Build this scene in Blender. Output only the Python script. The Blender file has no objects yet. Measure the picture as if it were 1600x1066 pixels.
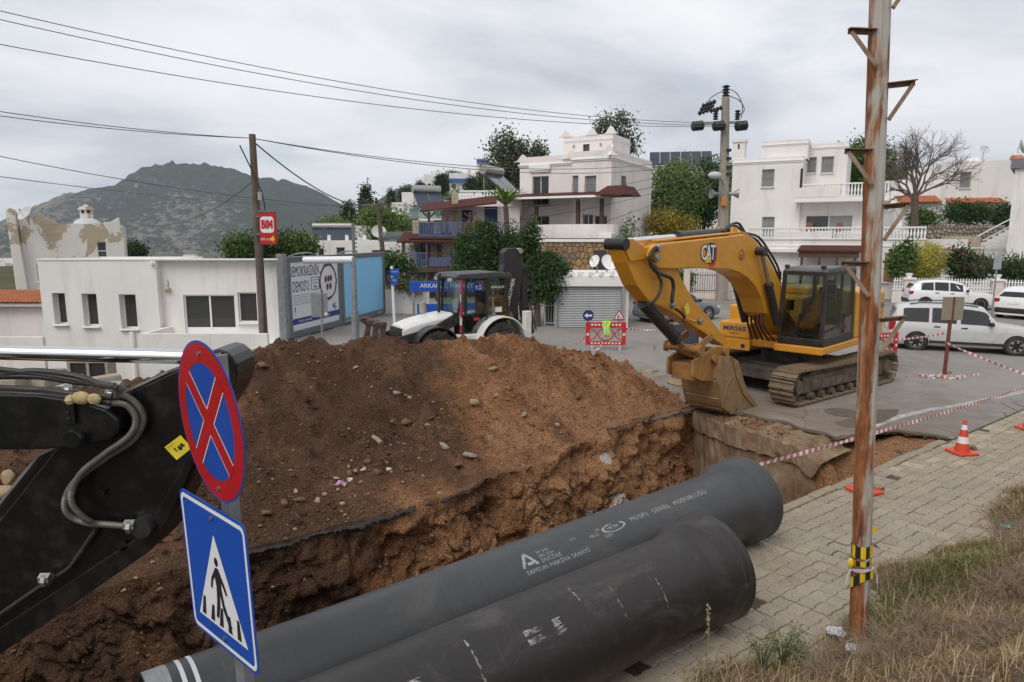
import bpy,bmesh,math,random
import numpy as np
from mathutils import Vector,Matrix,noise as mnoise
R=math.radians
PI=math.pi
random.seed(7)
RNG=np.random.default_rng(7)
S=bpy.context.scene
COL=S.collection
# --- camera, sky, sun, exposure
FPX=1067.0
PITCH=math.atan(163/FPX)
CP,SP=math.cos(PITCH),math.sin(PITCH)
EYE=4.0
cam_data=bpy.data.cameras.new('camera')
cam_data.sensor_width=36.0
cam_data.lens=36.0*FPX/1600
cam_data.clip_start=0.1
cam_data.clip_end=9000
cam=bpy.data.objects.new('camera',cam_data)
COL.objects.link(cam)
cam.location=(0,0,EYE)
cam.rotation_euler=(PI/2-PITCH,0,0)
S.camera=cam
SUN_EL,SUN_AZ=R(50),R(215)
W=bpy.data.worlds.new('World')
S.world=W
W.use_nodes=True
nt=W.node_tree
nt.nodes.clear()
def wn(t,**k):
 n=nt.nodes.new(t)
 for a,b in k.items():
  setattr(n,a,b)
 return n
wout=wn('ShaderNodeOutputWorld')
bg_sky=wn('ShaderNodeBackground')
bg_cloud=wn('ShaderNodeBackground')
sky=wn('ShaderNodeTexSky',sky_type='NISHITA',sun_disc=False,sun_elevation=SUN_EL,sun_rotation=SUN_AZ)
bg_sky.inputs['Strength'].default_value=0.1
nt.links.new(sky.outputs[0],bg_sky.inputs[0])
tc=wn('ShaderNodeTexCoord')
sx=wn('ShaderNodeSeparateXYZ')
nt.links.new(tc.outputs['Generated'],sx.inputs[0])
def wmath(op,a,b):
 m=wn('ShaderNodeMath',operation=op)
 for i,v in enumerate((a,b)):
  if isinstance(v,(int,float)):
   m.inputs[i].default_value=v
  else:
   nt.links.new(v,m.inputs[i])
 return m.outputs[0]
zz=wmath('ADD',wmath('ABSOLUTE',sx.outputs['Z'],0),0.16)
cx_=wn('ShaderNodeCombineXYZ')
nt.links.new(wmath('DIVIDE',sx.outputs['X'],zz),cx_.inputs[0])
nt.links.new(wmath('DIVIDE',sx.outputs['Y'],zz),cx_.inputs[1])
def wnoise(scale,detail,rough,dist=0.0,off=(0,0,0)):
 mp=wn('ShaderNodeMapping')
 mp.inputs['Location'].default_value=off
 nt.links.new(cx_.outputs[0],mp.inputs[0])
 n=wn('ShaderNodeTexNoise')
 n.inputs['Scale'].default_value=scale
 n.inputs['Detail'].default_value=detail
 n.inputs['Roughness'].default_value=rough
 n.inputs['Distortion'].default_value=dist
 nt.links.new(mp.outputs[0],n.inputs['Vector'])
 return n.outputs['Fac']
def wramp(fac,stops):
 r=wn('ShaderNodeValToRGB')
 e=r.color_ramp.elements
 while len(e)<len(stops):
  e.new(0.5)
 for el,(p,c)in zip(e,stops):
  el.position=p
  el.color=(*c,1)
 nt.links.new(fac,r.inputs[0])
 return r.outputs[0]
cl=wramp(wnoise(0.62,7,0.52,0.35,(3.1,1.2,0)),[(0.30,(0.43,0.465,0.53)),(0.43,(0.64,0.675,0.735)),(0.54,(0.85,0.865,0.895)),(0.68,(0.98,0.98,0.985))])
nt.links.new(cl,bg_cloud.inputs[0])
bg_cloud.inputs['Strength'].default_value=0.90
gap=wramp(wnoise(1.1,5,0.5,0.2,(7.7,2.4,0)),[(0.60,(1,1,1)),(0.72,(0.55,0.55,0.55))])
mixw=wn('ShaderNodeMixShader')
nt.links.new(gap,mixw.inputs[0])
nt.links.new(bg_sky.outputs[0],mixw.inputs[1])
nt.links.new(bg_cloud.outputs[0],mixw.inputs[2])
nt.links.new(mixw.outputs[0],wout.inputs[0])
sun_data=bpy.data.lights.new('sun','SUN')
sun_data.energy=1.5
sun_data.angle=R(35)
sun_data.color=(1.0,0.95,0.88)
sun=bpy.data.objects.new('sun',sun_data)
COL.objects.link(sun)
# sun direction: from behind the camera and to its left, high
sd=Vector((math.sin(SUN_AZ)*math.cos(SUN_EL),math.cos(SUN_AZ)*math.cos(SUN_EL),math.sin(SUN_EL)))
sun.rotation_euler=sd.to_track_quat('Z','Y').to_euler()
S.view_settings.view_transform='Standard'
S.view_settings.look='None'
S.view_settings.gamma=1
S.view_settings.exposure=0.3
S.view_settings.use_curve_mapping=False
# --- where things stand
def ray(px,py):
 a=(px-800)/FPX
 b=(533-py)/FPX
 return Vector((a,CP+b*SP,-SP+b*CP))
def G(px,py,z=0.0):
 r=ray(px,py)
 t=(z-EYE)/r.z
 return Vector((r.x*t,r.y*t,z))
def A(px,py,Y):
 r=ray(px,py)
 t=Y/r.y
 return Vector((r.x*t,Y,EYE+r.z*t))
U=Vector((0.798,0.602,0))
V=Vector((-0.602,0.798,0))
SROT=math.atan2(0.602,0.798)
def uv(u,v,z=0.0):
 return U*u+V*v+Vector((0,0,z))
 # --- mesh builder
def frame(zdir,xhint=None):
 z=Vector(zdir).normalized()
 h=Vector(xhint)if xhint is not None else(Vector((0,0,1))if abs(z.z)<0.95 else Vector((1,0,0)))
 x=(h-z*h.dot(z))
 if x.length<1e-6:
  x=Vector((1,0,0))if abs(z.x)<.9 else Vector((0,1,0))
  x=x-z*x.dot(z)
 x.normalize()
 y=z.cross(x)
 return x,y,z
class MB:
 def __init__(self):
  self.v=[];self.f=[];self.m=[]
 def add(self,vs,fs,mi=0):
  o=len(self.v)
  self.v.extend([tuple(p)for p in vs])
  self.f.extend([tuple(i+o for i in q)for q in fs])
  self.m.extend([mi]*len(fs))
  return self
 def box(self,c,s,rz=0.0,mi=0,rot=None,taper=None):
  hx,hy,hz=s[0]/2,s[1]/2,s[2]/2
  M=rot if rot is not None else Matrix.Rotation(rz,3,'Z')
  tx,ty=taper if taper else(1,1)
  vs=[]
  for k in(-1,1):
   a,b=(1,1)if k<0 else(tx,ty)
   for x,y in((-1,-1),(1,-1),(1,1),(-1,1)):
    vs.append(Vector(c)+M@Vector((x*hx*a,y*hy*b,k*hz)))
  return self.add(vs,[(3,2,1,0),(4,5,6,7),(0,1,5,4),(1,2,6,5),(2,3,7,6),(3,0,4,7)],mi)
 def b(self,x0,x1,y0,y1,z0,z1,mi=0):
  return self.box(((x0+x1)/2,(y0+y1)/2,(z0+z1)/2),(abs(x1-x0),abs(y1-y0),abs(z1-z0)),mi=mi)
 def bar(self,p,q,w,h,mi=0,up=(0,0,1),ext=0.0):
  p=Vector(p);q=Vector(q)
  x,y,z=frame(q-p,up)
  p=p-z*ext;q=q+z*ext
  vs=[]
  for c in(p,q):
   for a,b in((-1,-1),(1,-1),(1,1),(-1,1)):
    vs.append(c+x*(h/2*a)+y*(w/2*b))
  return self.add(vs,[(3,2,1,0),(4,5,6,7),(0,1,5,4),(1,2,6,5),(2,3,7,6),(3,0,4,7)],mi)
 def prism(self,poly,to3,d0,d1,mi=0,mi_cap=None,bev=0.0):
 # poly: list of (a,b); to3(a,b,d) -> 3D ; extruded between d0 and d1
  n=len(poly)
  vs=[to3(a,b,d0)for a,b in poly]+[to3(a,b,d1)for a,b in poly]
  fs=[(i,(i+1)%n,n+(i+1)%n,n+i)for i in range(n)]
  self.add(vs,fs,mi)
  o=len(self.v)-2*n
  self.f.append(tuple(o+i for i in reversed(range(n))));self.m.append(mi if mi_cap is None else mi_cap)
  self.f.append(tuple(o+n+i for i in range(n)));self.m.append(mi if mi_cap is None else mi_cap)
  return self
 def tube(self,pts,r,n=8,mi=0,caps=True):
  pts=[Vector(p)for p in pts]
  k=len(pts)
  rs=r if isinstance(r,(list,tuple))else[r]*k
  vs=[];xh=None
  for i in range(k):
   t=(pts[min(i+1,k-1)]-pts[max(i-1,0)])
   if t.length<1e-9:t=Vector((0,0,1))
   x,y,z=frame(t,xh)
   xh=x
   for j in range(n):
    a=2*PI*j/n
    vs.append(pts[i]+(x*math.cos(a)+y*math.sin(a))*rs[i])
  fs=[]
  for i in range(k-1):
   for j in range(n):
    fs.append((i*n+j,i*n+(j+1)%n,(i+1)*n+(j+1)%n,(i+1)*n+j))
  if caps:
   fs.append(tuple(reversed(range(n))))
   fs.append(tuple((k-1)*n+j for j in range(n)))
  return self.add(vs,fs,mi)
 def cyl(self,p,q,r,n=16,mi=0,r1=None):
  return self.tube([p,q],[r,r if r1 is None else r1],n,mi)
 def lathe(self,prof,o,ax,n=24,mi=0,a0=0.0,a1=2*PI,hint=None,mis=None):
 # prof: list of (distance along ax, radius)
  x,y,z=frame(ax,hint)
  o=Vector(o);full=abs(a1-a0-2*PI)<1e-6
  m=n if full else n+1
  vs=[]
  for d,r in prof:
   for j in range(m):
    a=a0+(a1-a0)*j/n
    vs.append(o+z*d+(x*math.cos(a)+y*math.sin(a))*r)
  base=len(self.v)
  self.v.extend([tuple(p)for p in vs])
  for i in range(len(prof)-1):
   for j in range(n):
    j2=(j+1)%m
    self.f.append((base+i*m+j,base+i*m+j2,base+(i+1)*m+j2,base+(i+1)*m+j))
    self.m.append(mis[i]if mis else mi)
  return self
 def ball(self,c,r,n=12,mi=0,sc=(1,1,1)):
  c=Vector(c);vs=[c+Vector((0,0,-r*sc[2]))]
  k=n//2
  for i in range(1,k):
   a=-PI/2+PI*i/k
   for j in range(n):
    t=2*PI*j/n
    vs.append(c+Vector((r*sc[0]*math.cos(a)*math.cos(t),r*sc[1]*math.cos(a)*math.sin(t),r*sc[2]*math.sin(a))))
  vs.append(c+Vector((0,0,r*sc[2])))
  fs=[(0,1+(j+1)%n,1+j)for j in range(n)]
  for i in range(k-2):
   for j in range(n):
    fs.append((1+i*n+j,1+i*n+(j+1)%n,1+(i+1)*n+(j+1)%n,1+(i+1)*n+j))
  l=len(vs)-1;o=1+(k-2)*n
  fs+=[(o+j,o+(j+1)%n,l)for j in range(n)]
  return self.add(vs,fs,mi)
 def grid(self,rows,mi=0):
  nr,nc=len(rows),len(rows[0])
  vs=[p for r in rows for p in r]
  return self.add(vs,[(i*nc+j,i*nc+j+1,(i+1)*nc+j+1,(i+1)*nc+j)for i in range(nr-1)for j in range(nc-1)],mi)
 def quad(self,a,b,c,d,mi=0):
  return self.add([a,b,c,d],[(0,1,2,3)],mi)
 def build(self,name,mats,parent=None,smooth=False,bevel=0.0,seg=2,fix=True,weld=False):
  me=bpy.data.meshes.new(name)
  me.from_pydata(self.v,[],self.f)
  mats=mats if isinstance(mats,(list,tuple))else[mats]
  for m in mats:
   me.materials.append(m)
  if len(mats)>1:
   me.polygons.foreach_set('material_index',self.m)
  if fix or weld:
   bm=bmesh.new();bm.from_mesh(me)
   if weld:bmesh.ops.remove_doubles(bm,verts=bm.verts,dist=1e-5)
   if fix:bmesh.ops.recalc_face_normals(bm,faces=bm.faces)
   bm.to_mesh(me);bm.free()
  o=bpy.data.objects.new(name,me)
  COL.objects.link(o)
  if parent is not None:
   o.parent=parent
  if smooth:
   me.polygons.foreach_set('use_smooth',[True]*len(me.polygons))
   me.set_sharp_from_angle(angle=R(40 if smooth is True else smooth))
  if bevel>0:
   md=o.modifiers.new('bevel','BEVEL')
   md.width=bevel;md.segments=seg;md.limit_method='ANGLE';md.angle_limit=R(35)
   md.harden_normals=False
  return o
def tag(o,label=None,cat=None,group=None,kind=None):
 if label:o['label']=label
 if cat:o['category']=cat
 if group:o['group']=group
 if kind:o['kind']=kind
 return o
def thing(name,label,cat,loc=(0,0,0),rz=0.0,group=None):
 o=bpy.data.objects.new(name,None)
 COL.objects.link(o)
 o.location=loc;o.rotation_euler=(0,0,rz)
 o.empty_display_size=0.2
 return tag(o,label,cat,group)
def copy_tree(o,parent=None):
 c=o.copy();COL.objects.link(c)
 if parent is not None:c.parent=parent
 for ch in list(o.children):
  copy_tree(ch,c)
 return c
def arrays(name,verts,faces,mats,parent=None,smooth=False,midx=None):
# fast build from numpy arrays; faces (n,3) or (n,4)
 me=bpy.data.meshes.new(name)
 nv,(nf,k)=len(verts),faces.shape
 me.vertices.add(nv);me.vertices.foreach_set('co',np.ascontiguousarray(verts,dtype=np.float32).ravel())
 me.loops.add(nf*k);me.loops.foreach_set('vertex_index',np.ascontiguousarray(faces,dtype=np.int32).ravel())
 me.polygons.add(nf);me.polygons.foreach_set('loop_start',np.arange(0,nf*k,k,dtype=np.int32))
 for m in(mats if isinstance(mats,(list,tuple))else[mats]):me.materials.append(m)
 if midx is not None:me.polygons.foreach_set('material_index',np.asarray(midx,dtype=np.int32))
 me.update(calc_edges=True)
 if smooth:me.polygons.foreach_set('use_smooth',np.ones(nf,dtype=bool))
 o=bpy.data.objects.new(name,me);COL.objects.link(o)
 if parent is not None:o.parent=parent
 return o
def text(name,s,size,mat,parent,M,ext=0.002,align='CENTER',sx=1.0,shear=0.0,bold=0.0,space=1.0):
# M: 4x4 matrix, text in its XY plane, facing +Z; the letters end up as a plain mesh
 cu=bpy.data.curves.new('t','FONT')
 cu.body=s;cu.size=size;cu.extrude=ext;cu.align_x=align;cu.align_y='CENTER';cu.shear=shear
 cu.offset=bold;cu.resolution_u=2;cu.space_character=space
 t=bpy.data.objects.new('t',cu);COL.objects.link(t)
 bpy.context.view_layer.update()
 me=bpy.data.meshes.new_from_object(t.evaluated_get(bpy.context.evaluated_depsgraph_get()))
 bpy.data.objects.remove(t);bpy.data.curves.remove(cu)
 me.name=name
 me.materials.clear();me.materials.append(mat)
 me.polygons.foreach_set('material_index',[0]*len(me.polygons))
 o=bpy.data.objects.new(name,me);COL.objects.link(o)
 o.parent=parent
 o.matrix_local=M@Matrix.Diagonal((sx,1,1,1))
 return o
def plane_mat(o,xdir,ydir):
 x=Vector(xdir).normalized();y=Vector(ydir);y=(y-x*y.dot(x)).normalized();z=x.cross(y)
 M=Matrix((x,y,z)).transposed().to_4x4()
 M.translation=Vector(o)
 return M
 # --- materials
class NT:
 def __init__(self,name):
  self.mat=bpy.data.materials.new(name);self.mat.use_nodes=True
  self.t=self.mat.node_tree;self.t.nodes.clear()
  self.out=self.t.nodes.new('ShaderNodeOutputMaterial')
  self.p=self.t.nodes.new('ShaderNodeBsdfPrincipled')
  self.t.links.new(self.p.outputs[0],self.out.inputs[0])
  self.tc=self.t.nodes.new('ShaderNodeTexCoord')
  self.co=self.tc.outputs['Object']
 def n(self,t,**k):
  q=self.t.nodes.new(t)
  for a,b in k.items():setattr(q,a,b)
  return q
 def l(self,a,b):self.t.links.new(a,b)
 def val(self,sock,v):
  if isinstance(v,(int,float)):sock.default_value=v
  elif isinstance(v,(tuple,list)):sock.default_value=(*v,1)if len(v)==3 and len(sock.default_value)==4 else v
  else:self.l(v,sock)
 def map(self,sc=(1,1,1),loc=(0,0,0),rot=(0,0,0),src=None):
  m=self.n('ShaderNodeMapping');m.inputs['Scale'].default_value=sc;m.inputs['Location'].default_value=loc
  m.inputs['Rotation'].default_value=rot
  self.l(src or self.co,m.inputs[0]);return m.outputs[0]
 def noise(self,scale,detail=4,rough=.55,dist=0,src=None):
  q=self.n('ShaderNodeTexNoise')
  q.inputs['Scale'].default_value=scale;q.inputs['Detail'].default_value=detail
  q.inputs['Roughness'].default_value=rough;q.inputs['Distortion'].default_value=dist
  self.l(src or self.co,q.inputs['Vector']);return q.outputs['Fac']
 def voro(self,scale,feat='F1',src=None,out='Distance',rnd=1.0):
  q=self.n('ShaderNodeTexVoronoi',feature=feat);q.inputs['Scale'].default_value=scale
  q.inputs['Randomness'].default_value=rnd
  self.l(src or self.co,q.inputs['Vector']);return q.outputs[out]
 def ramp(self,f,stops,interp='LINEAR'):
  r=self.n('ShaderNodeValToRGB');r.color_ramp.interpolation=interp;e=r.color_ramp.elements
  while len(e)<len(stops):e.new(.5)
  for el,(p,c)in zip(e,stops):
   el.position=p;el.color=(*c,1)if isinstance(c,(tuple,list))else(c,c,c,1)
  self.l(f,r.inputs[0]);return r.outputs[0]
 def mix(self,f,a,b,mode='MIX'):
  m=self.n('ShaderNodeMix',data_type='RGBA',blend_type=mode)
  self.val(m.inputs[0],f);self.val(m.inputs[6],a);self.val(m.inputs[7],b);return m.outputs[2]
 def math(self,op,a,b=0.0,c=0.0):
  m=self.n('ShaderNodeMath',operation=op)
  for s,v in zip(m.inputs,(a,b,c)):self.val(s,v)
  return m.outputs[0]
 def island(self):return self.n('ShaderNodeNewGeometry').outputs['Random Per Island']
 def rnd(self):return self.n('ShaderNodeObjectInfo').outputs['Random']
 def pos(self):return self.n('ShaderNodeNewGeometry').outputs['Position']
 def xyz(self,src=None):
  s=self.n('ShaderNodeSeparateXYZ');self.l(src or self.co,s.inputs[0]);return s.outputs
 def bump(self,h,strength=.3,dist=.01,normal=None):
  b=self.n('ShaderNodeBump');b.inputs['Strength'].default_value=strength;b.inputs['Distance'].default_value=dist
  self.l(h,b.inputs['Height'])
  if normal is not None:self.l(normal,b.inputs['Normal'])
  self.l(b.outputs[0],self.p.inputs['Normal']);return b.outputs[0]
 def set(self,col=None,rough=None,metal=None,spec=None,**k):
  if col is not None:self.val(self.p.inputs['Base Color'],col)
  if rough is not None:self.val(self.p.inputs['Roughness'],rough)
  if metal is not None:self.val(self.p.inputs['Metallic'],metal)
  if spec is not None:self.val(self.p.inputs['Specular IOR Level'],spec)
  for a,b in k.items():self.val(self.p.inputs[a],b)
  return self.mat
def sr(r,g,b):
 return tuple(((c/255)/12.92 if c/255<=.04045 else((c/255+.055)/1.055)**2.4)for c in(r,g,b))
def mul(c,k):return tuple(min(1,x*k)for x in c)
MC={}
def paint(name,col,rough=.5,metal=0.0,dirt=.0,dcol=(.16,.11,.07),dscale=3.0,var=.12,vscale=6.0,bump=0.0,bscale=60.0,spec=.5,coat=0.0,streak=False):
 if name in MC:return MC[name]
 n=NT(name)
 c=n.mix(n.ramp(n.noise(vscale,5),[(.3,0.0),(.7,1.0)]),mul(col,1-var),mul(col,1+var))
 if dirt>0:
  src=n.map((dscale,dscale,dscale*(.18 if streak else 1)))
  f=n.ramp(n.noise(1.0,7,.65,.3,src),[(.62-.45*dirt,0.0),(.95-.4*dirt,min(1.0,dirt*1.5))])
  c=n.mix(f,c,dcol)
  n.set(rough=n.math('ADD',n.math('MULTIPLY',f,.3),rough))
 else:
  n.set(rough=rough)
 n.set(col=c,metal=metal,spec=spec)
 if coat:n.set(**{'Coat Weight':coat,'Coat Roughness':.08})
 if bump:n.bump(n.noise(bscale,4,.6),bump,.004)
 MC[name]=n.mat
 return n.mat
def glass(name,col=(.03,.035,.035),rough=.04,alpha=1.0,trans=0.0):
 if name in MC:return MC[name]
 n=NT(name)
 n.set(col=col,rough=rough,spec=.6)
 if trans:
  tr=n.n('ShaderNodeBsdfTransparent');tr.inputs[0].default_value=(*col,1)
  ms=n.n('ShaderNodeMixShader')
  fr=n.n('ShaderNodeFresnel');fr.inputs[0].default_value=1.5
  n.p.inputs['Base Color'].default_value=(.02,.02,.02,1)
  gl=n.n('ShaderNodeBsdfGlossy');gl.inputs['Roughness'].default_value=rough
  n.l(n.math('ADD',n.math('MULTIPLY',fr.outputs[0],.9),1-trans),ms.inputs[0])
  n.l(tr.outputs[0],ms.inputs[1]);n.l(gl.outputs[0],ms.inputs[2]);n.l(ms.outputs[0],n.out.inputs[0])
 MC[name]=n.mat
 return n.mat
def leaf_mat(name,c0,c1,c2=None,trans=.25):
 if name in MC:return MC[name]
 n=NT(name)
 st=[(0.0,c0),(.6,c1),(1.0,c2 or c1)]
 c=n.ramp(n.island(),st)
 n.set(col=c,rough=.6,spec=.25)
 tl=n.n('ShaderNodeBsdfTranslucent');n.l(c,tl.inputs[0])
 ms=n.n('ShaderNodeMixShader');ms.inputs[0].default_value=trans
 n.l(n.p.outputs[0],ms.inputs[1]);n.l(tl.outputs[0],ms.inputs[2]);n.l(ms.outputs[0],n.out.inputs[0])
 MC[name]=n.mat
 return n.mat
 # --- vectorised noise
def _hash(ix,iy,iz):
 h=(ix*374761393+iy*668265263+iz*1274126177)&0xffffffff
 h=((h^(h>>13))*1274126177)&0xffffffff
 return((h^(h>>16))&0xffff)/65535.0
def vnoise(x,y,z=0.0):
 x=np.asarray(x,float);y=np.asarray(y,float);z=np.asarray(z,float)+np.zeros_like(x)
 ix=np.floor(x).astype(np.int64);iy=np.floor(y).astype(np.int64);iz=np.floor(z).astype(np.int64)
 fx,fy,fz=x-ix,y-iy,z-iz
 fx=fx*fx*(3-2*fx);fy=fy*fy*(3-2*fy);fz=fz*fz*(3-2*fz)
 r=0
 for a in(0,1):
  for b in(0,1):
   for c in(0,1):
    r=r+_hash(ix+a,iy+b,iz+c)*(fx if a else 1-fx)*(fy if b else 1-fy)*(fz if c else 1-fz)
 return r*2-1
def fbm(x,y,z=0.0,o=4,g=.5):
 r=0;a=1.0;s=1.0
 for i in range(o):
  r=r+a*vnoise(np.asarray(x)*s+17.3*i,np.asarray(y)*s-9.1*i,np.asarray(z)*s+3.7*i)
  a*=g;s*=2.03
 return r
def sst(a,b,x):
 t=np.clip((np.asarray(x,float)-a)/(b-a),0,1)
 return t*t*(3-2*t)
 # --- far ground, hillside, mountain
M_ground=None
def make_ground_mats():
 n=NT('scrub_ground')
 src=n.pos()
 a=n.noise(.035,6,.6,0,src);b=n.noise(.6,5,.6,0,src)
 c=n.ramp(a,[(.35,(.055,.06,.03)),(.5,(.10,.095,.05)),(.65,(.17,.145,.09))])
 c=n.mix(n.ramp(b,[(.4,0.0),(.65,.6)]),c,(.05,.06,.025))
 n.set(col=c,rough=.95,spec=.1)
 g=n.mat
 n=NT('mountain_scrub')
 src=n.pos()
 v1=n.noise(.006,8,.62,.3,src)
 v2=n.noise(.045,7,.72,0,src)
 v3=n.noise(.0021,4,.5,0,src)
 green=n.mix(v2,(.018,.030,.020),(.045,.060,.034))
 rock=n.mix(n.ramp(n.noise(.02,6,.7,0,src),[(.35,0.0),(.65,1.0)]),(.17,.14,.115),(.30,.255,.215))
 zf=n.math('MULTIPLY',n.xyz(src)[2],-.00035)
 xf_=n.math('MULTIPLY',n.xyz(src)[0],-.00006)
 f=n.math('ADD',n.math('ADD',n.math('MULTIPLY',v1,.42),n.math('MULTIPLY',v2,.85)),n.math('ADD',n.math('MULTIPLY',v3,.40),n.math('ADD',zf,xf_)))
 c=n.mix(n.ramp(f,[(.90,0.0),(.97,.85)]),green,rock)
 n.bump(n.math('ADD',v2,n.math('MULTIPLY',v1,3.0)),.8,12.0)
 n.set(col=c,rough=.95,spec=.05)
 return g,n.mat
M_scrub,M_mount=make_ground_mats()
def hill_z(X,Y):
 X=np.asarray(X,float);Y=np.asarray(Y,float)
 t=X/np.maximum(Y,1)
 P=np.interp(t,[-.9,-.42,-.33,-.26,-.15,-.05,.1,.3,.6,1.0,2.0],[-22,-18,-4,5,15,20,25,28,26,22,14])
 k=sst(48,250,Y)*(1-.55*sst(330,800,Y))
 base=np.where(P>0,P*k,P*sst(60,420,Y))
 far=-26*sst(500,1100,Y)
 return base+far*1.0+fbm(X*.02,Y*.02)*np.clip((Y-60)/100,0,1.2)
def ground_z(X,Y):
 z=hill_z(X,Y)
 u=X*.798+Y*.602;v=-X*.602+Y*.798
 street=sst(-14,-10,u)*(1-sst(64,70,u))*sst(-14,-10,v)*(1-sst(40,46,v))
 lot=sst(16.2,17.2,v)*(1-sst(7.0,8.5,u-(v-17)*.25))*(1-sst(44,60,v))
 z=z*(1-street)+street*(-3.4)
 z=np.where(lot>0,z*(1-lot)+lot*-1.75,z)
 return z
ang=np.concatenate([np.linspace(-PI,-.9,30,endpoint=False),np.linspace(-.9,.95,150,endpoint=False),np.linspace(.95,PI,30)])
rad=np.concatenate([[0.1],np.linspace(3,70,58),np.geomspace(74,5200,60)])
aa,rr=np.meshgrid(ang,rad)
gx=rr*np.sin(aa);gy=rr*np.cos(aa)
gz=ground_z(gx,gy)
gz=np.where(gy<0,np.where(rr<14,-3.4,np.minimum(gz,-.4)),gz)
nr,na=aa.shape
idx=np.arange(nr*na).reshape(nr,na)
fq=np.stack([idx[:-1,:-1],idx[:-1,1:],idx[1:,1:],idx[1:,:-1]],-1).reshape(-1,4)[:,::-1]
g=arrays('ground',np.stack([gx,gy,gz],-1).reshape(-1,3),fq,M_scrub,smooth=True)
tag(g,'broad scrub covered ground with a hillside rising behind the houses',kind='structure')
def mountain(name,label,Yc,sky,depth,foot,seed,wob=.10):
# a ridge whose crest runs at about Y = Yc; its front slope runs down towards the town
 px=np.array([p[0]for p in sky],float);py=np.array([p[1]for p in sky],float)
 xs=np.linspace(px[0],px[-1],220)
 ys=np.interp(xs,px,py)
 Xc=(xs-800)/FPX*Yc
 Zc=EYE+(370-ys)/FPX*Yc
 rows=[]
 prof=np.concatenate([np.linspace(-1,0,64),np.linspace(0.05,1,12)])
 P=np.zeros((len(prof),len(xs),3))
 for i,s in enumerate(prof):
  d=depth*s
  Y=Yc+d+0*Xc
  X=Xc*(1+.12*s)
  a=abs(s)
  sh=(1-a)**1.15
  n=fbm(X*.0035+seed,Y*.0035,0,6,.55)
  rid=1-np.abs(fbm(X*.0028+seed*2,Y*.0022,5,4))
  z=foot+(Zc-foot)*sh+(n*wob+(rid-.7)*wob*.9)*(Zc-foot)*np.minimum(1,a*4)*(1-a**4)
  P[i,:,0]=X;P[i,:,1]=Y;P[i,:,2]=z+fbm(xs*.12,ys*0+s*9,seed,5,.6)*(Zc-foot)*.022
 k=np.arange(P.shape[0]*P.shape[1]).reshape(P.shape[:2])
 f=np.stack([k[:-1,:-1],k[:-1,1:],k[1:,1:],k[1:,:-1]],-1).reshape(-1,4)
 o=arrays(name,P.reshape(-1,3),f,M_mount,smooth=True)
 return tag(o,label,kind='structure')
mountain('mountain','wide rocky mountain with dark scrub behind the town',2500,[(-500,385),(-200,372),(0,352),(55,328),(100,310),(150,299),(200,290),(235,266),(285,258),(330,261),(375,268),(410,278),(470,288),(500,300),(530,316),(560,338),(600,366),(660,392)],620,-62,3.3)
mountain('hill','distant blue hill showing past the end of the mountain',3300,[(520,372),(580,325),(610,303),(640,293),(690,284),(740,282),(800,290),(900,320),(1000,372)],600,-62,8.1)
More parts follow.
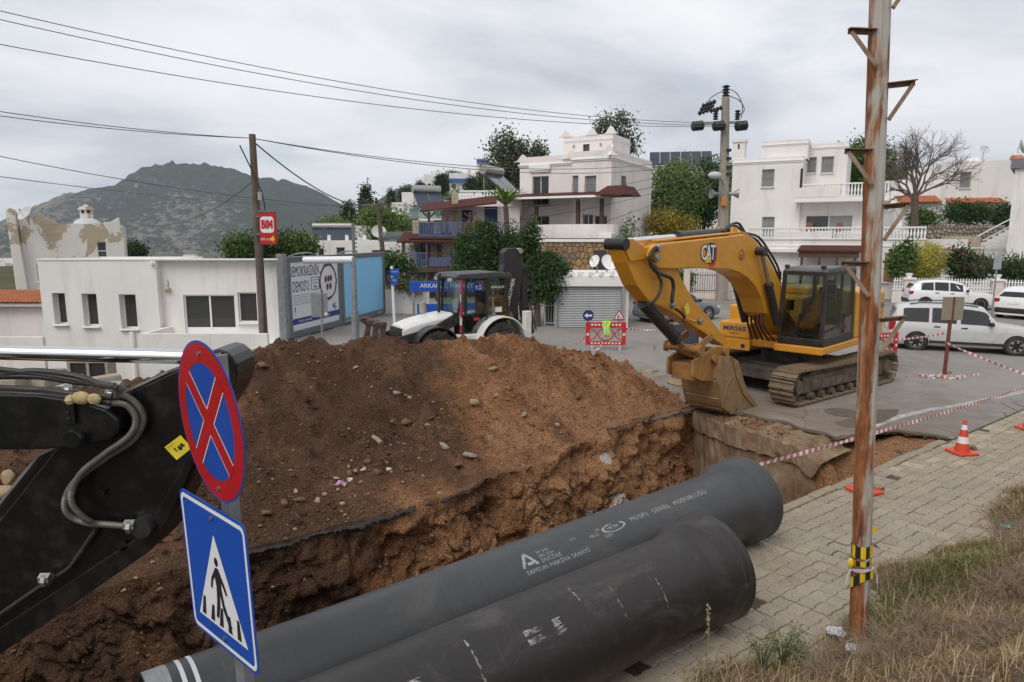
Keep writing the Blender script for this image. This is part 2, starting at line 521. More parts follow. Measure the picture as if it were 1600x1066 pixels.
# --- the dug up street: dirt mound, trench
def trench_edge(u):
 u=np.asarray(u,float)
 e=np.interp(u,[-9,2.0,5.6,6.4,7.4,8.3,9.4,9.9,13],[8.4,8.6,8.65,8.95,8.85,9.35,9.3,9.95,10.0])
 slump=np.exp(-((u-7.8)/1.6)**2)
 return e+.05*fbm(u*2.3,u*0+4.4)+slump*.22*fbm(u*1.4,u*0+1.4)
def trench_end(v):
 return np.interp(v,[5,6.4,8.95,10.2],[12.3,12.38,12.6,13.05])
CR=np.array([(-9,16,0.7),(-4,15,1.0),(-1,14.6,1.25),(1.8,13.8,1.42),(3.0,13.9,1.62),(4.2,14.0,1.70),(7,13.1,1.66),(9.6,12.5,1.60),(11.2,12.2,1.24),(12.1,12.1,.92),(13.3,12.0,.45),(14.2,12,0.0),(16,12,-.2)])
def dirt_z(u,v):
 e=trench_edge(u)
 vc=np.interp(u,CR[:,0],CR[:,1]);zc=np.interp(u,CR[:,0],CR[:,2])
 vb=np.interp(u,[-9,2,5.6,8,10,13,14],[8.3,8.75,8.8,9.2,10.15,10.2,10.6])
 s=(v-vb)/np.maximum(vc-vb,.3)
 lower=np.interp(u,[2,5,8,10],[.62,.60,.68,.9])
 front=np.where(s<1,np.power(np.clip(s,0,1),1/lower*.85),1)
 front=.78*front+.22*sst(0,1,s)
 back=1-sst(.35,3.6,v-vc)
 m=np.where(s<1,zc*front,zc*back+(-.12)*(1-back))
 n1=fbm(u*.55,v*.55,1.0,3);n2=fbm(u*1.9,v*1.9,2.0,4);n3=fbm(u*7,v*7,3.0,4,.55)
 amp=np.clip(m*1.4,0,1)*np.where(s<1,1,back)
 rid=1-np.abs(fbm(u*1.1+.5*v,v*.55-.2*u,8.0,3))
 clod=np.maximum(0,fbm(u*3.6,v*3.6,12.0,3))**1.3
 m=m+amp*(.20*n1+.10*n2+.13*(rid-.7)*sst(4,7,u))+np.clip(m*4+.25,0,1)*(.036*n3+.13*clod+.022*fbm(u*13,v*13,31.0,2))
 # flank down to the road on the right
 flank=1-sst(12.9,14.6,u-.25*(v-12)+.25*n2)
 m=np.where(m>0,m*flank,m)-.14*(1-flank)
 m=np.where(s<0,np.maximum(m,.02)+.03,m)
 # inside the trench
 d=e-v
 w=np.interp(u,[-9,1.5,2.6,5.2,6.2,9.3,9.9,13],[1.3,1.2,.6,.45,1.0,.95,.5,.4])
 dep=np.interp(u,[-9,.5,2.2,13],[1.0,1.1,2.1,2.1])
 wn_=1+.35*n2
 t=np.clip(d/(w*wn_),0,1)
 wall=-dep*(t**.8)+.05*n3+np.where(t<1,.16*n2*np.sin(t*PI),.1*n2)
 z=np.where(d>0,wall,m)
 # near bank of the trench, below the kerb
 nb=sst(5.2,5.6+.1*n2,v)
 z=np.where((d>0),z*nb+(-.12)*(1-nb),z)
 # beyond the end wall: hidden below the road, but for the shelf of earth beside the kerb
 ue=trench_end(v)
 shelf=1-sst(6.25,6.6,v+.12*n2)
 beyond=(u>ue)
 sl=sst(0,1.1,u-ue+.25*n2)
 zsh=(-2.0*(1-sl))+sl*(-.2+.07*n2+.02*n3)+.12*sst(14.2,15.1,u)
 # shelf also reaches a little into the trench on the near side
 near_r=(1-sst(5.8,7.1,v+.1*n2))*sst(10.6,12.6,u+.2*n2)
 z=np.where(~beyond&(d>0),np.maximum(z,-2.1+near_r*1.9+.06*n3+.05*n2),z)
 z=np.where(beyond&(v<10.6),np.where(v<6.7,zsh*shelf+(-.34)*(1-shelf),-.34),z)
 return z
offs=np.concatenate([np.linspace(-1.3,-.62,20,endpoint=False),np.arange(-.62,.06,.0095),np.arange(.06,.5,.03)])
us_=np.concatenate([np.arange(-9,-1,.2),np.arange(-1,15.6,.04)])
ed_=trench_edge(us_)
K0,K1,K2,K3=14,len(offs),92,34
tt0=np.linspace(0,1,K0,endpoint=False);tt2=np.linspace(0,1,K2,endpoint=False);tt3=np.linspace(0,1,K3)
vv=np.concatenate([5.2+np.outer(tt0,ed_-1.3-5.2),ed_[None]+offs[:,None],(ed_+.5)[None]+np.outer(tt2,14.8-ed_-.5),14.8+np.outer(tt3,5.2+0*ed_)])
uu=np.broadcast_to(us_[None],vv.shape).copy()
zz_=dirt_z(uu,vv)
gzu=np.gradient(zz_,axis=0)/np.gradient(vv,axis=0)
steep=np.clip((np.abs(gzu)-.9)/2.2,0,1)
# ragged wall: push the steep faces in and out, with hard and soft layers
lay=fbm(uu*.5,zz_*5.0,21.0,3)
off=steep*sst(-.02,.22,-zz_)*(.20*fbm(uu*1.5,zz_*1.8,7.0,4)+.085*fbm(uu*5,zz_*5,2.0,4,.6)+.07*lay+.035*fbm(uu*16,zz_*16,5.0,3,.6))
vv2=vv-off
uu2=uu+steep*.06*fbm(uu*4,zz_*4,9.0,3)
PX=uu2*.798-vv2*.602;PY=uu2*.602+vv2*.798
nr,na=uu.shape
idx=np.arange(nr*na).reshape(nr,na)
fq=np.stack([idx[:-1,:-1],idx[:-1,1:],idx[1:,1:],idx[1:,:-1]],-1).reshape(-1,4)
def soil_mat(name='soil',pebble=False):
 n=NT(name)
 src=n.pos()
 a=n.n('ShaderNodeAttribute');a.attribute_name='soil'
 k=n.math('ADD',a.outputs['Fac'],n.math('ADD',n.math('MULTIPLY',n.math('SUBTRACT',n.noise(1.0,6,.65,.6,src),.5),1.15),n.math('MULTIPLY',n.math('SUBTRACT',n.noise(3.3,5,.65,.4,src),.5),.6)))
 k=n.math('ADD',k,n.math('MULTIPLY',n.math('SUBTRACT',n.noise(9,5,.6,0,src),.5),.55))
 c=n.ramp(k,[(.0,(.105,.054,.033)),(.30,(.180,.095,.054)),(.54,(.34,.158,.074)),(.85,(.54,.285,.142))])
 fine=n.noise(42,6,.72,0,src)
 c=n.mix(n.ramp(fine,[(.38,.85),(.56,0.0)]),c,(.045,.024,.015))
 c=n.mix(n.ramp(n.noise(95,4,.7,0,src),[(.57,0.0),(.68,.7)]),c,(.48,.36,.24))
 lm=n.n('ShaderNodeAttribute');lm.attribute_name='lime'
 c=n.mix(n.ramp(n.math('ADD',lm.outputs['Fac'],n.math('MULTIPLY',n.math('SUBTRACT',n.noise(16,6,.7,.3,src),.5),1.1)),[(.45,0.0),(.62,.9)]),c,(.60,.57,.53))
 v=n.voro(26,'F1',src)
 n.set(col=c,rough=.95,spec=.12)
 h=n.math('ADD',n.math('MULTIPLY',fine,1.0),n.math('ADD',n.math('MULTIPLY',n.noise(14,5,.65,0,src),1.6),n.math('MULTIPLY',v,-.7)))
 n.bump(h,1.0,.05)
 return n.mat
M_soil=soil_mat()
dirt=arrays('dirt_mound',np.stack([PX,PY,zz_],-1).reshape(-1,3),fq,M_soil,smooth=True)
def soil_val(u,v,z):
 s=.10+.22*fbm(u*1.6+v*.3,v*.45,17.0,3)+.72*sst(2.8,9.6,u+(9.8-v)*.7+1.1*fbm(u*.6,v*.6,11.0,3))
 s=s+.22*sst(.05,-.4,z)*sst(2,5,u)
 s=s-.25*np.exp(-((v-12.3)/.9)**2)*sst(8,10,u)*(1-sst(11.5,13,u))
 # redder in the deep part of the cut
 return s
sv=np.clip(soil_val(uu,vv,zz_),0,1)
at=dirt.data.attributes.new('soil','FLOAT','POINT');at.data.foreach_set('value',sv.astype(np.float32).ravel())
tag(dirt,'brown and orange dirt mound heaped along the open trench',kind='structure')
def dz(u,v):return dirt_z(np.atleast_1d(np.asarray(u,float)),np.atleast_1d(np.asarray(v,float)))
# --- road
def asphalt_mat(name,k=1.9):
 n=NT(name);src=n.pos()
 a=n.noise(.25,5,.6,.4,src);b=n.noise(2.2,5,.62,.3,src);f=n.noise(160,3,.7,0,src)
 c=n.ramp(a,[(.3,mul((.115,.107,.098),k)),(.7,mul((.175,.164,.150),k))])
 c=n.mix(n.ramp(b,[(.42,0.0),(.7,.5)]),c,mul((.20,.175,.145),k))
 c=n.mix(n.ramp(f,[(.35,.55),(.6,0.0)]),c,mul((.06,.057,.054),k))
 dvec=n.n('ShaderNodeVectorMath',operation='DISTANCE');n.l(src,dvec.inputs[0]);dvec.inputs[1].default_value=(5.4,15.4,0)
 near=n.math('SUBTRACT',1.0,n.math('DIVIDE',dvec.outputs['Value'],11.0))
 mud=n.ramp(n.math('ADD',n.math('MULTIPLY',near,.50),n.noise(.9,6,.65,.4,src)),[(.72,0.0),(.98,.6)])
 c=n.mix(mud,c,mul((.15,.098,.06),1.2))
 crack=n.voro(.9,'DISTANCE_TO_EDGE',n.map((1,1,1),src=n.mix(.12,src,n.n('ShaderNodeTexNoise').outputs['Color'])))
 c=n.mix(n.math('MULTIPLY',n.ramp(crack,[(.004,.8),(.012,0.0)]),n.ramp(n.noise(.35,3,.5,0,src),[(.5,0.0),(.62,1.0)])),c,(.04,.038,.035))
 n.set(col=c,rough=.88,spec=.25)
 n.bump(n.math('ADD',f,n.math('MULTIPLY',b,.4)),.35,.006)
 return n.mat
M_asph=asphalt_mat('asphalt');M_asph2=asphalt_mat('dark_asphalt',.8)
mb=MB()
st=list(np.arange(-9,13.0,.25))
for a,b in zip(st[:-1],st[1:]):
 ea=float(trench_edge(a))+.45;eb=float(trench_edge(b))+.45
 va=17.2 if a<6.9 else 40;
 mb.quad(uv(a,ea),uv(b,eb),uv(b,va),uv(a,va))
ue0=st[-1]
mb.quad(uv(ue0,10.45),uv(13.7,10.45),uv(13.7,40),uv(ue0,40))
# right part, with a torn edge round the end of the trench
edge=[(13.7,10.45),(13.35,10.0),(13.5,9.6),(13.2,9.2),(13.35,8.8),(13.28,8.3),(13.45,7.9),(13.2,7.4),(13.3,6.95),(13.15,6.62),(13.7,6.5),(14.3,6.42),(14.7,6.2),(14.85,5.75),(15.0,5.22)]
for(a0,b0),(a1,b1)in zip(edge[:-1],edge[1:]):
 mb.quad(uv(a0,b0),uv(max(a1,16),b1)if False else uv(16,b0),uv(16,b1),uv(a1,b1))
mb.quad(uv(13.7,10.45),uv(13.7,40),uv(16,40),uv(16,10.45))
for k in range(16,66,10):
 mb.quad(uv(k,5.22),uv(k+10,5.22),uv(k+10,40),uv(k,40))
road=mb.build('road',M_asph,fix=False)
bm=bmesh.new();bm.from_mesh(road.data);bmesh.ops.recalc_face_normals(bm,faces=bm.faces)
if sum(f.normal.z for f in bm.faces)<0:bmesh.ops.reverse_faces(bm,faces=bm.faces)
bm.to_mesh(road.data);bm.free()
tag(road,'dusty grey asphalt street beside the trench',kind='structure')
# broken asphalt slabs along the edges of the cut
M_asph_edge=paint('asphalt_broken',(.045,.043,.041),.85,dirt=.5,dcol=(.38,.35,.32),dscale=9,bump=.6,bscale=50)
def slab(pts,z0,z1,name='asphalt_slab',mat=None,label=None):
 m=MB();n_=len(pts)
 m.prism(pts,lambda a,b,d:uv(a,b,d),z0,z1)
 o=m.build(name,mat or M_asph_edge)
 return tag(o,label,kind='structure')
def ragged(u0,u1,fe,depth,seed,step=.055):
 rs=random.Random(seed);us=list(np.arange(u0,u1,step))+[u1]
 a=[(u,float(fe(u))+rs.uniform(-.045,.02))for u in us]
 b=[(u,float(fe(u))+depth+rs.uniform(-.05,.05))for u in reversed(us)]
 return a+b
def lip(u0,u1,fe,label,mat,seed,th=.05,depth=.36):
 rs=random.Random(seed);us=np.arange(u0,u1,.028);m=MB();rows=[]
 for u in us:
  e=float(fe(u))+.03+.04*float(vnoise(u*9,seed))+rs.uniform(-.018,.018);z=.012+.025*float(vnoise(u*2.2,seed+5))+rs.uniform(-.006,.006);t_=th*(1+.5*float(vnoise(u*6,seed+9)))
  rows.append([uv(u,e+depth,-.01),uv(u,e+depth*.5,.005),uv(u,e+.03,z+.004),uv(u,e-.02,z-.012),uv(u,e-.015+rs.uniform(-.02,.01),z-t_*.6),uv(u,e+.03,z-t_),uv(u,e+depth,z-t_)])
 m.grid(rows);return tag(m.build('asphalt_slab',mat),label,kind='structure')
M_lip=asphalt_mat('torn_asphalt',.3)
lip(2.2,3.35,lambda u:trench_edge(u)-.06,'broken black asphalt edge above the trench wall',M_lip,3)
lip(3.38,4.7,lambda u:trench_edge(u)-.08,'longest torn asphalt edge over the trench',M_lip,4)
lip(4.76,5.9,lambda u:trench_edge(u)-.03,'short torn asphalt edge next to the slumped soil',M_lip,5,.04)
lip(9.9,13.15,lambda u:9.93+.03*math.sin(u*3),'dusty asphalt lip running up to the bucket',asphalt_mat('dusty_asphalt',1.3),6,.10,.34)
for i in range(12):
 pass
M_rend=asphalt_mat('road_crust',.55)
rs=random.Random(9);m=MB();rows=[]
for(a0,b0),(a1,b1)in zip(edge[:-1],edge[1:]):
 k=max(2,int(math.hypot(a1-a0,b1-b0)/.06))
 for i in range(k):
  a_,b_=a0+(a1-a0)*i/k+rs.uniform(-.025,.025),b0+(b1-b0)*i/k+rs.uniform(-.025,.025);th=rs.uniform(.05,.11)
  rows.append([uv(a_+.12,b_+.10,.006),uv(a_,b_,.008),uv(a_-.01,b_-.01,-.02),uv(a_+.02,b_+.02,-th),uv(a_+.25,b_+.2,-th-.06)])
m.grid(rows);tag(m.build('asphalt_slab',M_rend),'torn asphalt edge of the road at the head of the trench',kind='structure')
# old concrete wall across the end of the trench
M_conc=None
n=NT('stained_concrete');src=n.pos()
c=n.ramp(n.noise(1.7,6,.6,.4,src),[(.3,(.15,.085,.048)),(.5,(.25,.185,.12)),(.72,(.36,.295,.21))])
c=n.mix(n.ramp(n.noise(1.0,6,.7,0,n.map((5,5,.9),src=src)),[(.44,0.0),(.66,.85)]),c,(.17,.088,.046))
c=n.mix(n.ramp(n.noise(11,5,.7,0,src),[(.66,0.0),(.74,.8)]),c,(.62,.58,.52))
n.set(col=c,rough=.92,spec=.15);n.bump(n.noise(13,6,.7,0,src),.8,.03);M_conc=n.mat
mb=MB()
def wallpt(v,off,z):return uv(float(trench_end(v))+off,v,z)
vv_=[6.5+i*.12 for i in range(29)]
rs=random.Random(5)
rows=[]
prof=[(-2.3,-.10),(-1.5,-.09),(-.95,-.10),(-.62,-.10),(-.46,-.11),(-.44,-.18),(-.28,-.185),(-.07,-.18),(-.045,-.14),(-.045,.3),(-.03,1.0)]
for z,o_ in prof:
 rows.append([wallpt(v+(.22*float(vnoise(z*4.1,3.3))+.1*float(vnoise(z*13,1.3))if v<6.6 else 0),o_+rs.uniform(-.02,.02)+.018*float(vnoise(v*3,z*4,7.7))+(0 if z<-.3 else .03*math.sin(v*5)),z*(1 if z<-.5 else 1)+(rs.uniform(-.035,.035)if-.5<z else 0)-(.22*float(sst(7.0,6.55,v))if z>-.5 else 0))for v in vv_])
mb.grid(rows)
o=mb.build('concrete_wall',M_conc)
tag(o,'stained old concrete wall closing the end of the trench','concrete wall')
# road markings, patches, manhole
def sheet(name,pts,mat,z,label,kind='structure'):
 m=MB();m.add([uv(a,b,z)for a,b in pts],[tuple(range(len(pts)))])
 o=m.build(name,mat)
 if o.data.polygons[0].normal.z<0:o.data.flip_normals()
 return tag(o,label,kind=kind)
n=NT('worn_road_paint');src=n.pos()
n.set(col=n.mix(n.ramp(n.noise(3,7,.75,0,src),[(.42,0.0),(.62,.8)]),(.46,.44,.41),(.17,.155,.14)),rough=.8)
M_line=n.mat
lp=[(1360,668),(1400,653),(1450,641),(1500,633),(1550,623),(1600,612),(1680,596),(1760,583)]
rows=[[],[]]
for x,y in lp:
 p=G(x,y);w=.09
 q=uv(p.x*.798+p.y*.602,-p.x*.602+p.y*.798)
 rows[0].append(p+V*w+Vector((0,0,.005)));rows[1].append(p-V*w+Vector((0,0,.005)))
o=MB().grid(rows).build('road_marking',M_line);tag(o,'worn white line curving across the asphalt',kind='structure')
def uvof(p):return(p.x*.798+p.y*.602,-p.x*.602+p.y*.798)
def pxpoly(l):return[uvof(G(x,y))for x,y in l]
sheet('asphalt_patch',pxpoly([(1303,660),(1335,652),(1365,640),(1405,640),(1400,650),(1380,660),(1350,668),(1320,668)]),M_asph2,.006,'dark asphalt patch on the road near the rusty pole')
mc=uvof(G(1318,645))
t=thing('manhole_cover','round cast iron manhole cover set in the road','manhole cover',uv(*mc,.0))
M_iron=paint('manhole_iron',(.11,.095,.08),.9,.0,dirt=.5,dcol=(.16,.13,.10),bump=.4,bscale=40)
MB().lathe([(0,.40),(.012,.40),(.012,.36),(.006,.355)],(0,0,0),(0,0,1),32).build('rim',M_iron,t)
m=MB().lathe([(.003,.355),(.008,.35),(.008,.0001)],(0,0,0),(0,0,1),32)
for i in range(-3,4):m.b(-.26,.26,i*.08-.012,i*.08+.012,.008,.013)
m.build('lid',M_iron,t)
# --- pavement of interlocking pavers
PAVZ=.055
n=NT('paver_concrete');src=n.pos()
rn=n.math('ADD',n.math('MULTIPLY',n.island(),.6),n.math('MULTIPLY',n.rnd(),.4))
c=n.ramp(rn,[(0.02,(.15,.12,.088)),(0.14,(.235,.20,.153)),(.4,(.32,.272,.212)),(.7,(.365,.31,.235)),(.92,(.44,.375,.285))])
c=n.mix(n.ramp(n.noise(.8,5,.65,.3,src),[(.45,0.0),(.75,.55)]),c,(.27,.21,.15))
c=n.mix(n.ramp(n.noise(30,5,.7,0,src),[(.35,.45),(.55,0.0)]),c,(.16,.14,.115))
n.set(col=c,rough=.9,spec=.2);n.bump(n.noise(70,4,.7,0,src),.35,.006)
M_paver=n.mat
M_sand=paint('joint_sand',(.075,.056,.038),.95,var=.35,vscale=9,bump=.8,bscale=60)
pav=MB()
pav.quad(uv(-6,1.6,PAVZ-.022),uv(40,1.6,PAVZ-.022),uv(40,5.2,PAVZ-.022),uv(-6,5.2,PAVZ-.022))
pav.b(0,.01,0,.01,-1,-1.01)
pavement=pav.build('pavement',M_sand)
tag(pavement,'sidewalk of grey interlocking pavers beside the pipes',kind='structure')
PL,PW,PT=.232,.178,.026
def paver_outline(g=.005):
 bot=[(0,0),(.30*PL,.004),(.42*PL,PT),(PL*.62,PT*1.05)]
 a=(PL,PT);b=(-.030,PW)
 side=[(0,0),(-.002,.34*PW),(-.026,.50*PW),(-.028,.72*PW)]
 P=[Vector((x,y))for x,y in bot]
 P+=[Vector((a[0]+x,a[1]+y))for x,y in side]
 P+=[Vector((b[0]+a[0],b[1]+a[1]))]+[Vector((b[0]+x,b[1]+y))for x,y in reversed(bot[1:])]
 P+=[Vector((b[0],b[1]))]+[Vector((x,y))for x,y in reversed(side[1:])]
 return P
PO=paver_outline()
cen=sum(PO,Vector((0,0)))/len(PO)
rot=Matrix.Rotation(-math.atan2(PT,PL),2)
def inset(P,d):
 n_=len(P);out=[]
 for i in range(n_):
  e0=(P[i]-P[i-1]).normalized();e1=(P[(i+1)%n_]-P[i]).normalized()
  nn=Vector((-e0.y,e0.x))+Vector((-e1.y,e1.x))
  out.append(P[i]+nn.normalized()*d)
 return out
POc=[p-cen for p in PO]
ring0=[rot@p for p in inset(POc,.004)];ring1=[rot@p for p in inset(POc,.012)]
def paver_geo():
 n_=len(ring0)
 v_=[Vector((p.x,p.y,-.03))for p in ring0]+[Vector((p.x,p.y,-.006))for p in ring0]+[Vector((p.x,p.y,0))for p in ring1]
 f_=[(i,(i+1)%n_,n_+(i+1)%n_,n_+i)for i in range(n_)]+[(n_+i,n_+(i+1)%n_,2*n_+(i+1)%n_,2*n_+i)for i in range(n_)]
 f_.append(tuple(2*n_+i for i in range(n_)))
 return v_,f_
pv,pf=paver_geo()
pm=MB().add(pv,pf).build('paver',M_paver,pavement,fix=True)
pm_data=pm.data
la=rot@Vector((PL,PT));lb=rot@Vector((-.030,PW))
cands=[]
for j in range(-2,16):
 for i in range(-30,190):
  p=Vector((4,3.05))+la*i+lb*j
  if 2.9<p.y<5.12 and 2.0<p.x<34:
   w=uv(p.x,p.y,PAVZ)
   dd=w.y*CP-(w.z-EYE)*SP
   sxp=800+FPX*w.x/dd;syp=533-FPX*(w.y*SP+(w.z-EYE)*CP)/dd
   vis=(-20<sxp<1640)and(syp<1090)
   hid=p.x<5.55 or(p.x<7.3 and p.y>4.35)
   edge_ok=p.y>3.28+.22*math.sin(p.x*1.7)+.12*math.sin(p.x*4.1)
   cands.append((dd if(vis and not hid and edge_ok)else 900+dd,p,w))
cands.sort(key=lambda t_:t_[0])
prs=random.Random(11)
stuffmb=MB()
first=True
for k,(d_,p,w)in enumerate(cands):
 tilt=Matrix.Rotation(SROT+prs.uniform(-.015,.015),4,'Z')@Matrix.Rotation(prs.uniform(-.022,.022),4,'X')@Matrix.Rotation(prs.uniform(-.022,.022),4,'Y')
 zo=prs.uniform(-.008,.006)-(.02 if prs.random()<.03 else 0)
 M4=Matrix.Translation(w+Vector((0,0,zo)))@tilt
 if k<300:
  if first:o=pm;first=False
  else:
   o=pm.copy();COL.objects.link(o)
  o.matrix_local=M4
 else:
  stuffmb.add([M4@q for q in pv],pf)
so=stuffmb.build('paver',M_paver,pavement);so['kind']='stuff'
# kerb stones
M_kerb=paint('kerb_stone',(.30,.245,.175),.9,var=.2,dirt=.45,dcol=(.16,.115,.075),bump=.5,bscale=45)
kerb=MB().b(0,.02,0,.02,-.5,-.48).build('kerb',M_kerb);tag(kerb,'row of beige kerb stones between sidewalk and trench',kind='structure')
x=2.2;k=0
while x<14.6:
 L_=prs.uniform(.62,.74)
 if x+L_>14.75:break
 m=MB().box((0,0,0),(L_-.012,.155,.22))
 o=m.build('kerb_stone',M_kerb,kerb,bevel=.012)
 o.location=uv(x+L_/2,5.20+prs.uniform(-.012,.012),PAVZ-.09+prs.uniform(-.012,.01));o.rotation_euler=(prs.uniform(-.04,.04),prs.uniform(-.012,.012),SROT+prs.uniform(-.015,.015))
 x+=L_
 # --- bank with dry vegetation (ground form)
def bank_z(u,v):
 e=3.22+.22*np.sin(u*1.7)+.1*np.sin(u*4.1)
 d=e-v
 z=.05+np.where(d>0,2.05*np.power(np.clip(d/3.3,0,1.2),1.15),d*.35)
 return z+np.clip(d*2,0,1)*(.09*fbm(u*1.2,v*1.2,4.0,4))+.012*fbm(u*8,v*8,1.0,2)
bu=np.arange(-6,40,.12);bv=np.arange(-4.5,3.75,.1)
bu,bv=np.meshgrid(bu,bv);bz=bank_z(bu,bv)
nr,na=bu.shape;idx=np.arange(nr*na).reshape(nr,na)
fq=np.stack([idx[:-1,:-1],idx[:-1,1:],idx[1:,1:],idx[1:,:-1]],-1).reshape(-1,4)
n=NT('dry_bank_soil');src=n.pos()
c=n.ramp(n.noise(1.3,6,.65,.4,src),[(.3,(.15,.10,.065)),(.5,(.21,.155,.10)),(.7,(.27,.21,.145))])
c=n.mix(n.ramp(n.noise(24,5,.7,0,src),[(.4,.6),(.6,0.0)]),c,(.09,.06,.04))
n.set(col=c,rough=.95,spec=.1);n.bump(n.noise(20,6,.7,0,src),.9,.03)
bank=arrays('bank',np.stack([bu*.798-bv*.602,bu*.602+bv*.798,bz],-1).reshape(-1,3),fq,n.mat,smooth=True)
tag(bank,'sloping roadside bank of dry earth next to the sidewalk',kind='structure')
# --- ductile iron pipes
def pipe_mat(name,col,scuff,sc_amt,seed):
 n=NT(name)
 src=n.map((1,1,1),(seed,0,0))
 c=n.mix(n.noise(1.2,5,.6,.5,src),mul(col,.78),mul(col,1.2))
 ring=n.noise(1.0,5,.7,0,n.map((26,.8,.8),(seed,0,0)))
 c=n.mix(n.ramp(ring,[(.35,0.0),(.75,.4)]),c,mul(col,1.45))
 sm=n.noise(1.0,7,.7,.6,n.map((1.1,2.2,2.2),(seed*3,0,0)))
 c=n.mix(n.ramp(sm,[(.53,0.0),(.70,sc_amt)]),c,scuff)
 scr=n.noise(1.0,6,.7,.1,n.map((34,1.3,1.3),(seed*2,1,0)))
 c=n.mix(n.ramp(scr,[(.62,0.0),(.70,sc_amt*.8)]),c,scuff)
 mudf=n.ramp(n.math('ADD',n.math('MULTIPLY',n.xyz()[2],-.55),n.noise(2.2,7,.7,.4,src)),[(.60,0.0),(.85,.75)])
 c=n.mix(mudf,c,(.135,.095,.065))
 fine=n.noise(26,6,.75,0,src)
 c=n.mix(n.ramp(fine,[(.62,0.0),(.74,sc_amt)]),c,mul(scuff,1.3))
 c=n.mix(n.ramp(n.noise(1.7,6,.7,.2,n.map((1,1,1),(seed+9,4,1))),[(.68,0.0),(.76,.75)]),c,(.15,.07,.03))
 n.set(col=c,rough=n.ramp(sm,[(.3,.40),(.7,.62)]),spec=.5)
 n.bump(n.math('ADD',n.math('MULTIPLY',ring,.5),fine),.12,.004)
 return n.mat
M_white=paint('white_paint',(.74,.74,.72),.6,var=.06,dirt=.15,dscale=8)
def pipe(label,u0,u1,v0,z0,z1,r,mat,marks=True):
 a=uv(u0,v0,z0);b=uv(u1,v0,z1)
 ax=(b-a);Lp=ax.length;ax.normalize()
 t=thing('iron_pipe',label,'pipe',a)
 t.rotation_euler=(0,-math.asin(ax.z),math.atan2(ax.y,ax.x))
 k=r/.46
 prof=[(0.03,r-.03),(0,r-.022),(0,r-.006),(.02,r)]
 prof+=[(x,r)for x in np.linspace(.3,Lp-.62,8)]
 prof+=[(Lp-.50,r+.002),(Lp-.44,r+.02*k),(Lp-.36,r+.07*k),(Lp-.31,r+.085*k),(Lp-.12,r+.082*k),(Lp-.09,r+.088*k),(Lp-.06,r+.10*k),(Lp-.015,r+.104*k),(Lp,r+.094*k),(Lp,r+.05*k),(Lp-.06,r+.035*k),(Lp-.25,r+.01)]
 prof+=[(Lp-.26,r-.03),(0.03,r-.03)]
 MB().lathe(prof,(0,0,0),(1,0,0),72).build('barrel',mat,t,smooth=30)
 return t,Lp
M_pipe_far=pipe_mat('pipe_grey',(.046,.047,.049),(.13,.115,.095),.45,2.0)
M_pipe_near=pipe_mat('pipe_brown',(.023,.0195,.018),(.14,.125,.115),.5,5.0)
RP=.46
pf_,LF=pipe('long grey iron pipe with white stencilled lettering, beside the trench',0.58,7.68,5.04,.46,.57,RP,M_pipe_far)
pn_,LN=pipe('brownish black iron pipe with white scuffs, nearer the dry bank',-.6,5.67,4.10,.54,.60,RP,M_pipe_near)
# stencilled writing, wrapped on the barrel
M_stencil=NT('stencil_white')
M_stencil.set(col=M_stencil.mix(M_stencil.ramp(M_stencil.noise(45,4,.7),[(.45,0.0),(.62,.75)]),(.42,.42,.42),(.09,.09,.09)),rough=.7)
M_stencil=M_stencil.mat
dg=None
def wrap_mesh(mb_,parent,name,mat,x0,th0,r):
# mb_ in flat coordinates (x along the pipe, y upwards round it)
 vs=[]
 for x,y,z in mb_.v:
  a=th0+y/r
  vs.append((x0+x,-math.cos(a)*(r+.002+z),math.sin(a)*(r+.002+z)))
 m2=MB();m2.v=vs;m2.f=mb_.f;m2.m=mb_.m
 return m2.build(name,mat,parent,fix=False)
def text_mesh(s,size,space=1.0,sx=1.0):
 cu=bpy.data.curves.new('t','FONT');cu.body=s;cu.size=size;cu.resolution_u=2;cu.space_character=space
 o=bpy.data.objects.new('t',cu);COL.objects.link(o)
 bpy.context.view_layer.update()
 me=bpy.data.meshes.new_from_object(o.evaluated_get(bpy.context.evaluated_depsgraph_get()))
 m=MB()
 m.add([(v.co.x*sx,v.co.y,0)for v in me.vertices],[tuple(p.vertices)for p in me.polygons])
 wd=max([v.co.x*sx for v in me.vertices]+[0])
 bpy.data.objects.remove(o);bpy.data.curves.remove(cu);bpy.data.meshes.remove(me)
 return m,wd
def ptxt(s,x0,th,size,sx=1.0,space=1.08):
 m,wd=text_mesh(s,size,space,sx)
 # finer pieces along y are not needed: letters are small against the radius
 wrap_mesh(m,pf_,'lettering',M_stencil,x0,th,RP)
 return wd
TH=R(62)
xm=LF-2.40
ptxt('MUSKI  GENEL  MÜDÜRLÜĞÜ',xm,TH+.02,.082,1.0,1.25)
ptxt('EN 545',xm-1.30,TH+.10,.046);ptxt('C25',xm-.86,TH+.10,.046);ptxt('K9',xm-.50,TH+.10,.046)
ptxt('ISO 2531',xm-1.30,TH-.01,.046);ptxt('PN 25',xm-.62,TH-.01,.046)
ptxt('DUCTILE',xm-1.30,TH-.13,.058);ptxt('2024',xm-.45,TH-.13,.05)
ptxt('SAMSUN MAKİNA SANAYİ',xm-1.52,TH-.28,.062,1.0,1.1)
m=MB()
for a,b in(((0,0),(.075,.15)),((.075,.15),(.15,0)),((.15,0),(.04,0))):
 m.bar((*a,0),(*b,0),.001,.02,up=(0,0,1))if False else None
